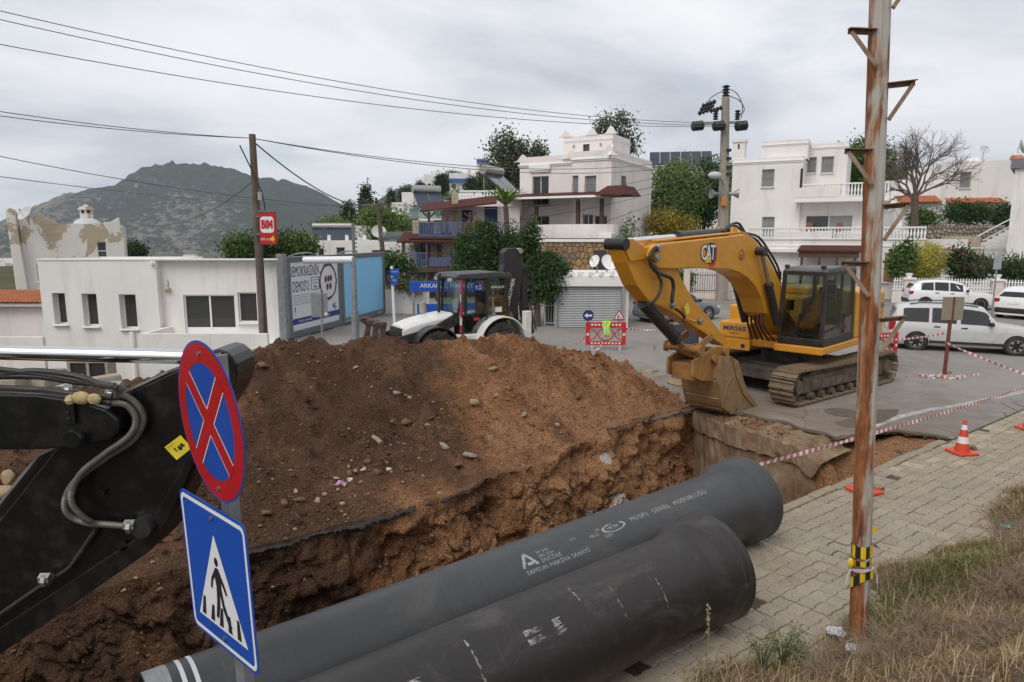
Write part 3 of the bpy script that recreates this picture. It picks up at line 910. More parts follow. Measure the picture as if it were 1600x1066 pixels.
def flat_line(m,p,q,w):
 p=Vector((*p,0));q=Vector((*q,0));d=(q-p).normalized();nn=Vector((-d.y,d.x,0))*w/2
 k=5
 for i in range(k):
  s0=p+(q-p)*(i/k);s1=p+(q-p)*((i+1)/k)
  m.quad(s0-nn,s1-nn,s1+nn,s0+nn)
flat_line(m,(0,0),(.085,.15),.03);flat_line(m,(.085,.15),(.17,.0),.03);flat_line(m,(.06,.03),(.13,.03),.03)
wrap_mesh(m,pf_,'logo',M_stencil,xm-1.52,TH-.12,RP)
m=MB()
for i in range(24):
 a0,a1=2*PI*i/24,2*PI*(i+1)/24
 if 2<i<6:continue
 p=[Vector((.17*math.cos(a)*k,.055*math.sin(a)*k,0))for a,k in((a0,1),(a1,1),(a1,.82),(a0,.82))]
 m.quad(*p)
wrap_mesh(m,pf_,'logo',M_stencil,xm-.26,TH+.06,RP)
m,_=text_mesh('UKTM',.06);wrap_mesh(m,pf_,'lettering',M_stencil,xm-.36,TH+.02,RP)
# white bands round the left end of the far pipe
m=MB()
for x0,w in((.22,.03),(.30,.03)):
 m.lathe([(x0,RP+.002),(x0+w,RP+.002)],(0,0,0),(1,0,0),48,a0=R(-40),a1=R(150),hint=(0,0,1))
m.build('white_band',M_white,pf_,fix=False)
MB().lathe([(.005,RP+.0015),(.16,RP+.0015)],(0,0,0),(1,0,0),48).build('end_band',paint('pale_grey',(.36,.36,.36),.6,dirt=.4,dcol=(.1,.1,.1),dscale=12),pf_,fix=False)
# chalk rings and tape smears on the near pipe
M_chalk=NT('chalk_smear');
M_chalk.set(col=M_chalk.mix(M_chalk.ramp(M_chalk.noise(14,6,.75),[(.44,0.0),(.58,1.0)]),(.34,.33,.32),(.07,.063,.06)),rough=.8)
M_chalk=M_chalk.mat
m=MB()
rs=random.Random(4)
for x0,a0,a1,w in((3.15,20,75,.02),(2.1,5,80,.025),(2.13,-30,30,.018),(4.25,60,85,.014),(5.1,20,55,.01),(1.2,-10,70,.02),(3.9,42,58,.10),(3.62,44,60,.16),(2.6,48,60,.13),(4.6,30,75,.008),(1.65,25,85,.012),(2.9,-20,25,.01)):
 n_=14;m=MB()
 for i in range(n_):
  if rs.random()<.18:continue
  b0=a0+(a1-a0)*i/n_;b1=a0+(a1-a0)*(i+1)/n_
  xa=x0+rs.uniform(-.004,.004);w0=w*rs.uniform(.4,1.1)
  m.quad(*[(x,-math.cos(R(b))*(RP+.002),math.sin(R(b))*(RP+.002))for x,b in((xa,b0),(xa+w0,b0),(xa+w0,b1),(xa,b1))])
 m.build('stain',M_chalk,pn_,fix=False)
 # wedges that keep the pipes from rolling
M_wood=paint('old_timber',(.15,.10,.06),.9,var=.3,dirt=.3,dcol=(.05,.04,.03),bump=.5,bscale=30)
for(u_,v_,lab)in((5.0,4.62,'timber wedge between the two pipes'),):
 m=MB().box((0,0,.06),(.4,.12,.1));o=m.build('timber_wedge',M_wood,bevel=.008);o.location=uv(u_,v_,PAVZ);o.rotation_euler.z=SROT+.1
 tag(o,lab,'wedge')
 # --- rusty steel pole with step brackets
n=NT('rusty_pole_paint')
src=n.co
z=n.xyz()[2]
streak=n.noise(1.0,7,.68,.35,n.map((13,13,.9)))
patch=n.noise(1.0,5,.6,.5,n.map((4.5,4.5,1.6),(3,1,0)))
f=n.math('ADD',n.math('MULTIPLY',streak,.55),n.math('MULTIPLY',patch,.6))
xl=n.math('MULTIPLY',n.math('ADD',n.xyz()[0],n.math('MULTIPLY',n.xyz()[2],.052)),-1.3)
f=n.math('ADD',f,xl)
zl=n.ramp(n.math('DIVIDE',z,6.0),[(.03,.10),(.2,.0),(.6,.03),(1,.06)])
f=n.math('ADD',f,zl)
c0=n.mix(n.noise(5,5,.6),(.36,.33,.29),(.47,.45,.41))
rust=n.ramp(n.noise(1.0,6,.7,.2,n.map((22,22,3.5))),[(.30,(.05,.02,.011)),(.48,(.22,.065,.017)),(.72,(.42,.17,.055))])
k=n.ramp(f,[(.545,0.0),(.63,.95)])
tan=n.ramp(f,[(.50,0.0),(.64,.6)])
c=n.mix(tan,c0,(.42,.30,.18))
c=n.mix(k,c,rust)
n.set(col=c,rough=n.ramp(k,[(0,.5),(1,.9)]),spec=.4)
n.bump(n.math('ADD',n.math('MULTIPLY',k,.8),n.noise(60,4,.7)),.3,.006)
M_pole=n.mat
PB=G(1341,1018,.10);PB.z=.02
topd=A(1375.5,0,PB.y+.02)
pole=thing('steel_pole','tall rusty steel pole with step brackets, standing in the dry grass','pole',PB)
d=(topd-PB);
pax=d.normalized();PLn=6.6
xx,yy,_z=frame(pax,(1,0,0))
oct_=[(math.cos(2*PI*(i+.5)/8),math.sin(2*PI*(i+.5)/8))for i in range(8)]
m=MB();rp=.085
rows=[]
for s in np.linspace(-.3,PLn,30):
 rr_=rp*(1+.0*s)
 rows.append([Vector(pax)*float(s)+(xx*a+yy*b)*rr_ for a,b in oct_+oct_[:1]])
m.grid(rows);
o=m.build('shaft',M_pole,pole,fix=True,weld=True,bevel=.008)
seam=MB().bar(pax*.1+(xx*-.012-yy*(rp*.93)),pax*PLn+(xx*-.012-yy*(rp*.93)),.012,.006).build('seam',M_pole,pole)
MB().cyl(pax*PLn,pax*(PLn+.02),rp*1.02,8).build('cap',M_pole,pole)
M_brk=paint('bracket_rust',(.10,.055,.035),.9,dirt=.6,dcol=(.32,.20,.11),dscale=14,bump=.4)
M_brk2=paint('brace_pale_rust',(.30,.24,.18),.85,dirt=.6,dcol=(.20,.09,.04),dscale=10,bump=.4)
def along(py):
 best=None
 for s in np.linspace(0,PLn,400):
  w=PB+pax*float(s)
  dd=w.y*CP-(w.z-EYE)*SP
  y_=533-FPX*(w.y*SP+(w.z-EYE)*CP)/dd
  if best is None or abs(y_-py)<best[0]:best=(abs(y_-py),float(s))
 return best[1]
for py,sgn in((48,-1),(133,1),(236,-1),(321,1),(409,-1),(497,1),(-40,1)):
 s=along(py)
 c_=pax*s
 e0=c_+xx*(sgn*(rp-.03))-yy*.055
 e1=c_+xx*(sgn*.285)-yy*.075+pax*.012
 m=MB().bar(e0,e1,.05,.008).bar(e0+yy*.022-pax*.02,e1+yy*.022-pax*.02,.006,.04)
 b=m.build('step_bracket',M_brk,pole)
 m=MB().bar(c_+xx*(sgn*.265)-yy*.07-pax*.01,c_-pax*.30+xx*(sgn*.055)-yy*(rp+.004),.034,.008,up=(0,-1,0))
 m.cyl(c_-pax*.285+xx*(sgn*.062)-yy*(rp-.01),c_-pax*.285+xx*(sgn*.062)-yy*(rp+.02),.011,6)
 m.build('brace',M_brk2,b)
 # hazard tape wound round it
M_yel=paint('tape_yellow',(.72,.50,.02),.45,var=.15,dirt=.15,dcol=(.25,.2,.1),dscale=20)
M_blk=paint('tape_black',(.02,.02,.02),.45)
def wrap_band(s0,s1,slope,name_label,ph=0.0,n_=24,off=.004,wob=.006):
 m=MB()
 for i in range(n_):
  vsq=[]
  for j,hi in((i,0),(i+1,0),(i+1,1),(i,1)):
   a=2*PI*j/n_
   rr_=rp+off+wob*math.sin(a*3+s0*20)
   s=(s1 if hi else s0)+slope*math.sin(a+ph)+.004*math.sin(a*5)
   vsq.append(PB+pax*s+(xx*math.cos(a)+yy*math.sin(a))*rr_)
  m.quad(*vsq,mi=0 if(i%4)<2 else 1)
 o=m.build('hazard_tape',[M_yel,M_blk],fix=False)
 md=o.modifiers.new('s','SOLIDIFY');md.thickness=.002
 return tag(o,name_label,'hazard tape')
sa=along(862);sb=along(838+6)
wrap_band(along(866),along(847),.008,'upper straight band of black and yellow tape round the rusty pole',0.6)
wrap_band(along(879),along(871),.006,'thin middle band of black and yellow tape round the rusty pole',2.0)
wrap_band(along(911),along(896),.075,'sagging lower band of black and yellow tape round the rusty pole',2.6,off=.012,wob=.012)
# knot of tape at the left and a yellow tag behind
o=MB().ball((0,0,0),.035,8,sc=(.8,.7,1.6)).build('tape_knot',M_yel,smooth=True);o.location=PB+pax*along(876)-xx*.11-yy*.03;tag(o,'crumpled yellow tape knot on the side of the rusty pole','tape knot')
o=MB().lathe([(0,.0001),(.0,.028),(.012,.03),(.014,.0001)],(0,0,0),(0.3,-1,.2),14).build('reflector',M_yel);o.location=PB+pax*along(829)+xx*.115+yy*.02
tag(o,'small round yellow reflector sticking out behind the rusty pole','reflector')
M_str=paint('white_string',(.55,.53,.56),.7)
m=MB();pts=[]
for i in range(40):
 a=2*PI*i/18;pts.append(PB+pax*(along(888)+.012*math.sin(a*1.3)-.012*math.sin(a))+(xx*math.cos(a)+yy*math.sin(a))*(rp+.012))
m.tube(pts,.006,5)
for sgx in(-1,1):
 p0=PB+pax*along(886)+xx*(sgx*.1)-yy*.03
 m.tube([p0,p0+xx*(sgx*.03)-pax*.06,p0+xx*(sgx*.045)-pax*.16],.008,5)
o=m.build('white_string',M_str,smooth=True);tag(o,'white plastic string tied over the tape on the rusty pole','string')
# --- red and white barrier tape
M_tw=paint('tape_white',(.72,.69,.69),.5,var=.08,dirt=.15,dcol=(.4,.33,.28),dscale=15)
M_tr=paint('tape_red',(.52,.14,.15),.5,var=.15)
def barrier_tape(label,pts,sag=0.0,w=.07,stripe=.17,twist=0.0,n_=None):
 pts=[Vector(p)for p in pts]
 m=MB();dist=0;prev=None;ph=0
 samp=[]
 for a,b in zip(pts[:-1],pts[1:]):
  L_=(b-a).length;k=max(2,int(L_/(stripe/4)))
  for i in range(k):
   t_=i/k
   samp.append(a.lerp(b,t_)-Vector((0,0,sag*L_*4*t_*(1-t_))))
 samp.append(pts[-1])
 rs=random.Random(len(samp))
 for i in range(len(samp)-1):
  d_=(samp[i+1]-samp[i])
  x,y,z=frame(d_)
  def wv(k):
   a=twist*k*.02+.25*math.sin(k*.21)
   return(x*math.cos(a)+y*math.sin(a))*(w/2)*(.85+.15*math.sin(k*.37))
  a,b=wv(i),wv(i+1)
  mi=1 if(dist%stripe)<stripe*.34 else 0
  m.quad(samp[i]-a,samp[i+1]-b,samp[i+1]+b,samp[i]+a,mi=mi)
  dist+=d_.length
 o=m.build('barrier_tape',[M_tw,M_tr],fix=False)
 md=o.modifiers.new('s','SOLIDIFY');md.thickness=.0015
 return tag(o,label,'barrier tape')
 # --- tracked excavator
def xf(mb_,M):
 mb_.v=[tuple(M@Vector(p))for p in mb_.v]
 return mb_
class Local:
 """world <-> a thing's own axes (x forward, y left, z up)"""
 def __init__(self,o,rz):
  self.o=Vector(o);self.F=Vector((math.cos(rz),math.sin(rz),0));self.L=Vector((-math.sin(rz),math.cos(rz),0));self.rz=rz
 def inv(self,P):
  d=Vector(P)-self.o;return Vector((d.dot(self.F),d.dot(self.L),d.z))
 def onY(self,px,py,yl):
  r=ray(px,py);t=(yl+self.o.dot(self.L))/r.dot(self.L)
  return self.inv(Vector((r.x*t,r.y*t,EYE+r.z*t)))
 def onX(self,px,py,xl):
  r=ray(px,py);t=(xl+self.o.dot(self.F))/r.dot(self.F)
  return self.inv(Vector((r.x*t,r.y*t,EYE+r.z*t)))
M_cat=paint('machine_yellow',(.64,.285,.018),.40,var=.07,dirt=.27,dcol=(.26,.17,.09),dscale=2.2,coat=.15)
M_cat_rust=paint('worn_yellow',(.40,.19,.035),.6,var=.2,dirt=.62,dcol=(.20,.115,.06),dscale=5,bump=.25,bscale=40)
M_bucket=paint('bucket_steel',(.34,.215,.105),.62,.25,var=.2,dirt=.55,dcol=(.23,.14,.075),dscale=4,bump=.3,bscale=30)
M_blackm=paint('machine_black',(.020,.020,.021),.42,var=.2,dirt=.3,dcol=(.10,.085,.07),dscale=4)
M_track=paint('track_steel',(.20,.145,.095),.75,.35,var=.3,dirt=.6,dcol=(.30,.215,.14),dscale=5,bump=.4,bscale=40)
M_trackdark=paint('track_dark',(.06,.05,.042),.85,var=.3,dirt=.6,dcol=(.24,.17,.11),dscale=4,bump=.4,bscale=30)
M_chrome=paint('chrome_rod',(.75,.75,.75),.14,1.0,var=.04)
M_rod_dull=paint('dull_rod',(.42,.39,.36),.35,.9,var=.1)
M_hose=paint('rubber_hose',(.022,.021,.02),.55,var=.2,dirt=.3,dcol=(.12,.10,.08),dscale=8)
M_steel=paint('bare_steel',(.42,.42,.40),.4,.9,var=.15,dirt=.3,dcol=(.2,.16,.12),dscale=12)
M_cabglass=glass('cab_glass',(.56,.66,.62),.03,trans=.88)
M_txt_dark=paint('letter_blue',(.03,.04,.12),.5)
M_txt_white=paint('letter_white',(.80,.80,.78),.5,var=.03)
M_red=paint('red_paint',(.50,.02,.025),.42,var=.1,dirt=.1,dscale=6)
M_redlamp=paint('lamp_red',(.40,.012,.012),.15,var=.1)
M_lampclear=paint('lamp_clear',(.55,.56,.57),.1,.2,var=.1)
EROT=SROT+PI+R(8)
EC=uv(17.2,10.1,0)
exc=thing('excavator','large yellow tracked excavator with its bucket at the end of the trench','excavator',EC,EROT)
X=Local(EC,EROT)
def c6(l):return[(920+a/3.136,340+b/3.136)for a,b in l]
def onY(l,y):return[(p.x,p.z)for p in(X.onY(a,b,y)for a,b in c6(l))]
def xz(a,b,d):return Vector((a,d,b))
# -- undercarriage, along the street
UR=Matrix.Rotation(-R(8),4,'Z')
def track(y0,lab):
 wd=.62;xa,xb,rr_=-2.25,2.22,.40;zc=.46
 base=MB().b(xa+.2,xb-.25,y0-.17,y0+.17,.26,.66)
 base.b(xa+.5,xb-.6,y0-.22,y0+.22,.30,.52)
 base.prism([(xa+.4,.66),(xb-.5,.66),(xb-.75,.74),(xa+.7,.74)],lambda a,b,d:Vector((a,d,b)),y0-.12,y0+.12)
 tf=xf(base,UR).build('track_frame',M_trackdark,exc,bevel=.015)
 for k in range(8):
  xk=xa+.55+k*.47
  m=MB().cyl((xk,y0-.25,.17),(xk,y0+.25,.17),.085,14)
  for s in(-1,1):m.cyl((xk,y0+s*.12,.17),(xk,y0+s*.17,.17),.115,14)
  xf(m,UR).build('roller',M_trackdark,tf,smooth=True)
 for xk in(xa+1.5,xb-1.5):
  xf(MB().cyl((xk,y0-.2,.80),(xk,y0+.2,.80),.06,12),UR).build('carrier_roller',M_trackdark,tf,smooth=True)
 m=MB().lathe([(-.24,.02),(-.24,.16),(-.10,.20),(-.09,.36),(.09,.36),(.10,.20),(.24,.16),(.24,.02)],(xb,y0,zc),(0,1,0),28)
 xf(m,UR).build('idler',M_trackdark,tf,smooth=35)
 m=MB().lathe([(-.26,.02),(-.26,.18),(-.08,.24),(-.06,.36),(.06,.36),(.08,.24),(.26,.18),(.26,.02)],(xa,y0,zc),(0,1,0),22)
 xf(m,UR).build('sprocket',M_trackdark,tf,smooth=35)
 per=2*(xb-xa)+2*PI*rr_;N=44
 sh=MB().box((0,0,.0),(per/N-.035,wd,.03))
 for o_ in(-.085,.06):sh.box((o_,0,.028),(.03,wd,.045))
 sh.box((0,-.07,-.05),(.17,.05,.09)).box((0,.07,-.05),(.17,.05,.09))
 so_=sh.build('track_shoe',M_track,None)
 first=True
 chain=thing('track_chain',None,None);chain.parent=exc
 for i in range(N):
  s=(i+.3)*per/N
  Lf=xb-xa
  sag=0
  if s<Lf:p=(xb-s,zc-rr_);n_=-PI/2
  elif s<Lf+PI*rr_:a=(s-Lf)/rr_;n_=-PI/2-a;p=(xa+rr_*math.cos(n_),zc+rr_*math.sin(n_))
  elif s<2*Lf+PI*rr_:q=s-Lf-PI*rr_;p=(xa+q,zc+rr_-.04*math.sin(PI*q/Lf));n_=PI/2
  else:a=(s-2*Lf-PI*rr_)/rr_;n_=PI/2-a;p=(xb+rr_*math.cos(n_),zc+rr_*math.sin(n_))
  o=so_ if first else so_.copy()
  if not first:COL.objects.link(o)
  first=False
  o.parent=chain
  rt=Matrix.Rotation(-(n_-PI/2),4,'Y')
  o.matrix_local=UR@Matrix.Translation((p[0],y0,p[1]))@rt
track(1.33,'near');track(-1.33,'far')
m=MB().b(-1.15,1.15,-1.2,1.2,.42,.72).b(-1.7,-.7,-1.2,1.2,.38,.66).b(.7,1.7,-1.2,1.2,.38,.66)
m.lathe([(.70,.02),(.70,.78),(1.0,.78),(1.0,.62),(1.12,.60),(1.12,.02)],(0,0,0),(0,0,1),32)
xf(m,UR).build('car_body',paint('carbody_black',(.035,.033,.03),.7,var=.3,dirt=.5,dcol=(.19,.14,.09),dscale=3),exc,bevel=.01)
# -- upper structure
m=MB()
m.prism([(1.72,1.44),(1.72,.24),(1.45,.24),(1.45,-.45),(1.57,-.45),(1.57,-1.45),(-2.4,-1.45),(-2.9,-1.2),(-2.9,1.2),(-2.4,1.44)],lambda a,b,d:Vector((a,b,d)),1.16,1.345)
m.build('deck',M_cat,exc,bevel=.03)
m=MB();cw=[(-2.15,1.45),(-2.85,1.40),(-3.2,1.05),(-3.36,.5),(-3.40,0),(-3.36,-.5),(-3.2,-1.05),(-2.85,-1.40),(-2.15,-1.45)]
m.prism(cw,lambda a,b,d:Vector((a,b,d)),1.15,2.52)
m.build('counterweight',M_cat,exc,bevel=.10,seg=3)
m=MB()
m.b(-2.2,-.55,.32,1.42,1.35,2.58)
sp_=m.build('side_panel',M_cat,exc,bevel=.04)
m=MB()
for k in range(9):m.b(-1.95,-1.1,1.42,1.432,1.75+k*.075,1.79+k*.075)
m.build('louver',M_blackm,sp_)
m=MB()
for x0 in(-1.0,-2.05):m.b(x0-.006,x0+.006,1.42,1.427,1.38,2.55)
m.build('door_seam',M_blackm,sp_)
MB().b(-2.2,.25,-1.42,.30,1.35,2.42).build('engine_hood',M_cat,exc,bevel=.05)
MB().b(-1.9,-.6,-.9,.1,2.42,2.62).build('hood_cover',M_cat,exc,bevel=.05)
m=MB().cyl((-1.2,-1.0,2.4),(-1.2,-1.0,3.0),.07,14);m.build('exhaust_stack',M_blackm,exc,smooth=True)
# tank and tool box at the right front
MB().b(.0,.85,-1.45,-.60,1.345,2.15).build('fuel_tank',M_cat,exc,bevel=.05)
tb=MB().b(.85,1.60,-1.32,-.46,1.345,1.78).build('tool_box',M_cat,exc,bevel=.05)
MB().b(1.58,1.62,-1.36,-.44,1.05,1.33).build('front_skirt',M_cat,exc,bevel=.01)
m=MB().lathe([(0,.0001),(.0,.05),(-.02,.055),(-.025,.0001)],(1.622,-.62,1.17),(-1,0,0),16);m.build('lamp_hole',M_blackm,exc)
text('lettering','MIRSAS',.16,M_txt_dark,tb,plane_mat((1.604,-.89,1.60),(0,1,0),(0,0,1)),sx=1.25,bold=.004)
text('lettering','İNŞAAT',.06,M_txt_dark,tb,plane_mat((1.604,-.89,1.475),(0,1,0),(0,0,1)),sx=1.2)
# -- cab
CX0,CX1,CY0,CY1,CZ0,CZ1=-.42,1.62,.30,1.42,1.36,3.22
fx_t=CX1+.02
cabm=MB()
cabm.prism([(CX0,CZ0),(CX1+.02,CZ0),(CX1+.03,CZ0+.16),(CX1-.0,CZ0+.20),(CX0,CZ0+.24)],xz,CY0,CY1)
cab=cabm.build('cab',M_blackm,exc,bevel=.02)
def post(p,q,w,d,nm='cab_post'):MB().bar(p,q,w,d,up=(1,0,0)).build(nm,M_blackm,cab,bevel=.015)
post((CX1,CY1-.045,CZ0+.05),(CX1-.04,CY1-.07,CZ1-.05),.085,.10);post((CX1,CY0+.045,CZ0+.05),(CX1-.04,CY0+.07,CZ1-.05),.085,.10)
post((.52,CY1-.03,CZ0+.1),(.50,CY1-.06,CZ1-.05),.05,.12)
post((CX0+.05,CY1-.05,CZ0+.1),(CX0+.10,CY1-.08,CZ1-.05),.08,.14);post((CX0+.05,CY0+.05,CZ0+.1),(CX0+.10,CY0+.08,CZ1-.05),.08,.14)
m=MB()
m.prism([(CX0+.02,CZ1-.09),(CX1-.02,CZ1-.09),(CX1-.0,CZ1-.03),(CX1-.12,CZ1+.035),(.6,CZ1+.055),(CX0+.12,CZ1+.03),(CX0,CZ1-.03)],xz,CY0+.03,CY1-.03)
m.build('cab_roof',paint('roof_grey',(.10,.10,.10),.6,dirt=.4,dcol=(.22,.2,.17)),cab,bevel=.03)
for sy in(CY1-.055,CY0+.055):
 MB().bar((CX0+.05,sy,CZ1-.11),(CX1-.03,sy,CZ1-.11),.05,.08).build('roof_rail',M_blackm,cab)
MB().bar((CX1-.035,CY0+.05,CZ1-.11),(CX1-.035,CY1-.05,CZ1-.11),.06,.09).build('roof_rail',M_blackm,cab)
MB().bar((.52,CY1-.035,1.98),(CX0+.1,CY1-.045,1.98),.02,.03).build('door_bar',M_blackm,cab)
def pane(a,b,c,d,nm='window_glass'):
 o=MB().quad(a,b,c,d).build(nm,M_cabglass,cab,fix=False);return o
pane((CX1+.022,CY0+.09,CZ0+.14),(CX1+.022,CY1-.09,CZ0+.14),(CX1-.018,CY1-.11,CZ1-.13),(CX1-.018,CY0+.11,CZ1-.13),'windscreen')
pane((CX1-.04,CY1-.01,CZ0+.2),(.58,CY1-.01,CZ0+.2),(.56,CY1-.045,CZ1-.14),(CX1-.09,CY1-.045,CZ1-.14),'door_window')
pane((.46,CY1-.01,CZ0+.2),(CX0+.13,CY1-.02,CZ0+.2),(CX0+.18,CY1-.05,CZ1-.14),(.44,CY1-.045,CZ1-.14),'side_window')
pane((CX1-.04,CY0+.01,CZ0+.2),(CX0+.13,CY0+.01,CZ0+.2),(CX0+.18,CY0+.05,CZ1-.14),(CX1-.09,CY0+.05,CZ1-.14),'side_window')
pane((CX0+.02,CY0+.09,CZ0+.6),(CX0+.02,CY1-.09,CZ0+.6),(CX0+.07,CY1-.11,CZ1-.13),(CX0+.07,CY0+.11,CZ1-.13),'rear_window')
M_seat=paint('seat_grey',(.05,.05,.055),.8)
m=MB().b(.0,.52,.62,1.12,1.78,1.92).box((.0,.87,2.3),(.13,.5,.78),rot=Matrix.Rotation(R(-10),3,'Y')).box((-.06,.87,2.78),(.1,.28,.2))
m.b(.15,.4,.7,1.04,1.55,1.78)
m.build('operator_seat',M_seat,cab,bevel=.03)
for sy in(.52,1.22):
 m=MB().b(.1,.75,sy-.09,sy+.09,1.6,2.02).cyl((.66,sy,2.0),(.72,sy,2.28),.025,8);m.build('console',M_blackm,cab,bevel=.015)
m=MB().box((1.3,.42,2.3),(.04,.2,.26)).cyl((1.35,.42,1.6),(1.32,.42,2.2),.015,6);m.build('monitor',M_blackm,cab)
MB().b(.9,1.5,.45,1.2,1.56,1.60).build('floor_mat',M_seat,cab)
o=MB().ball((.62,.48,1.75),.16,10,sc=(1,.8,.8)).build('red_cover',paint('cloth_red',(.45,.06,.03),.8),cab,smooth=True)
# vest-like yellow jacket behind the seat
MB().b(-.2,-.1,.5,1.2,2.0,2.5).build('rear_panel',paint('panel_teal',(.12,.16,.15),.5),cab)
# mirrors, lamps
for(p,s)in(((1.66,1.55,2.72),1),):
 m=MB().box(p,(.07,.20,.34));m.tube([(1.58,(CY1-.05)if s>0 else-1.4,2.9 if s>0 else 2.4),Vector(p)+Vector((0,0,.1))],.014,6)
 m.build('mirror',M_blackm,exc,bevel=.03)
for y_ in(.42,1.3):
 m=MB().box((CX1-.03,y_,CZ1+.06),(.08,.11,.08));l_=m.build('work_lamp',M_blackm,cab,bevel=.015)
m=MB().tube([(CX1-.1,.72,CZ0+.22),(CX1+.05,.72,CZ0+.3),(CX1+.01,1.05,2.3)],.012,6);m.build('wiper',M_blackm,cab)
# -- boom
bo=onY([(352,128),(520,110),(700,90),(765,82),(805,98),(850,150),(900,235),(945,330)],.3)
foot=[(1.15,2.15),(.62,1.80),(.50,1.58),(.62,1.42),(.85,1.42)]
lo=onY([(870,470),(850,400),(820,340),(780,296),(735,268),(690,255),(600,250),(480,250),(400,252),(345,250)],.3)
nose=onY([(318,225),(308,190),(318,155)],.3)
boom_poly=bo+foot+lo+nose
BW=.30
m=MB();m.prism(boom_poly,xz,-BW,BW)
boom=m.build('boom',M_cat,exc,bevel=.025)
# top and bottom flange edges, pins
kp=onY([(822,165)],.3)[0]
for s in(-1,1):
 m=MB().cyl((kp[0],s*BW,kp[1]),(kp[0],s*(BW+.20),kp[1]),.10,18).cyl((kp[0],s*(BW+.2),kp[1]),(kp[0],s*(BW+.22),kp[1]),.12,18)
 m.build('boom_pin',M_blackm,boom,smooth=35)
np_=onY([(325,195)],.3)[0]
MB().cyl((np_[0],-BW-.05,np_[1]),(np_[0],BW+.05,np_[1]),.10,18).build('nose_pin',M_cat_rust,boom,smooth=35)
m=MB().lathe([(0,.13),(.012,.13),(.012,.09),(0,.09)],(kp[0]+.75,BW,kp[1]-.06),(0,1,0),6).b(kp[0]+.66,kp[0]+.82,BW,BW+.05,kp[1]-.14,kp[1]-.05)
m.build('hose_bracket',M_cat_rust,boom)
# boom cylinders, one on each side
def cyl2(p,q,frac,rb,rr2,name,par,mb_col=M_blackm,rod=M_rod_dull):
 p=Vector(p);q=Vector(q);k=p.lerp(q,frac)
 o=MB().tube([p,p.lerp(k,.02),k.lerp(p,.06),k.lerp(p,.05),k],[rb,rb,rb,rb*1.15,rb*1.15],18).build(name,mb_col,par,smooth=35)
 MB().cyl(k,q,rr2,14).build('piston_rod',rod,o,smooth=True)
 return o
ft=onY([(930,500)],.45)[0]
cyl2((ft[0],.42,ft[1]-.1),(kp[0],.42,kp[1]),.56,.095,.052,'boom_cylinder',exc)
cyl2((ft[0],-.42,ft[1]-.1),(kp[0],-.42,kp[1]),.56,.095,.052,'boom_cylinder',exc)
# stick cylinder on top of the boom
a_=onY([(678,72)],0)[0];b_=onY([(128,122)],0)[0]
cyl2((a_[0],0,a_[1]),(b_[0],0,b_[1]),.505,.105,.06,'stick_cylinder',exc,rod=M_chrome)
m=MB().prism([(a_[0]-.12,a_[1]+.1),(a_[0]+.1,a_[1]+.12),(a_[0]+.25,a_[1]-.3),(a_[0]-.35,a_[1]-.3)],xz,-.19,-.13).prism([(a_[0]-.12,a_[1]+.1),(a_[0]+.1,a_[1]+.12),(a_[0]+.25,a_[1]-.3),(a_[0]-.35,a_[1]-.3)],xz,.13,.19)
m.build('cylinder_bracket',M_cat,boom,bevel=.01)
# steel pipes and hoses along the boom
for k,dy in enumerate((.20,.12,-.12,-.20)):
 pts=[(p[0],dy,p[1]+.05)for p in bo[:7]]
 MB().tube(pts,.022,6).build('oil_pipe',M_cat,boom,smooth=True)
def hose(pts,r,par,y,mat=M_hose,name='hose',off=0.0):
 P=[Vector((q[0],y+off,q[1]))for q in onY(pts,y)]
 S_=smooth_path(P)
 return MB().tube(S_,r,8).build(name,mat,par,smooth=True)
def smooth_path(P,n_=6):
 out=[]
 P=[Vector(p)for p in P]
 for i in range(len(P)-1):
  p0=P[max(i-1,0)];p1=P[i];p2=P[i+1];p3=P[min(i+2,len(P)-1)]
  for k in range(n_):
   t=k/n_
   out.append(.5*((2*p1)+(p2-p0)*t+(2*p0-5*p1+4*p2-p3)*t*t+(3*p1-p0-3*p2+p3)*t*t*t))
 out.append(P[-1]);return out
hose([(660,70),(690,45),(715,40),(740,55),(770,90)],.03,boom,.12);hose([(668,55),(700,33),(735,30),(765,75)],.03,boom,-.02)
hose([(760,85),(815,105),(860,160),(905,235),(935,305)],.028,boom,.2);hose([(760,75),(830,95),(880,160),(925,240),(940,300)],.028,boom,.1)
# -- stick
st_poly=onY([(100,128),(112,112),(140,108),(168,118),(200,140),(330,150),(398,295),(458,400),(545,495),(622,590),(628,612),(612,624),(540,578),(430,508),(300,432),(240,408),(178,330),(130,220)],-.10)
m=MB();m.prism(st_poly,xz,-.17,.17)
stick=m.build('stick',M_cat,exc,bevel=.02)
sr_=onY([(115,130)],-.1)[0]
MB().cyl((sr_[0],-.22,sr_[1]),(sr_[0],.22,sr_[1]),.11,18).build('stick_pin',M_blackm,stick,smooth=35)
for s in(-1,1):
 MB().prism(onY([(100,128),(112,106),(150,104),(200,138),(215,200),(140,215)],-.1),xz,s*.17,s*.21).build('stick_ear',M_cat,stick,bevel=.008)
 # bucket cylinder under the stick
p=onY([(285,408)],.1)[0];q=onY([(485,640)],.1)[0]
bc=cyl2((p[0],0,p[1]-.05),(q[0],0,q[1]),.80,.125,.06,'bucket_cylinder',exc)
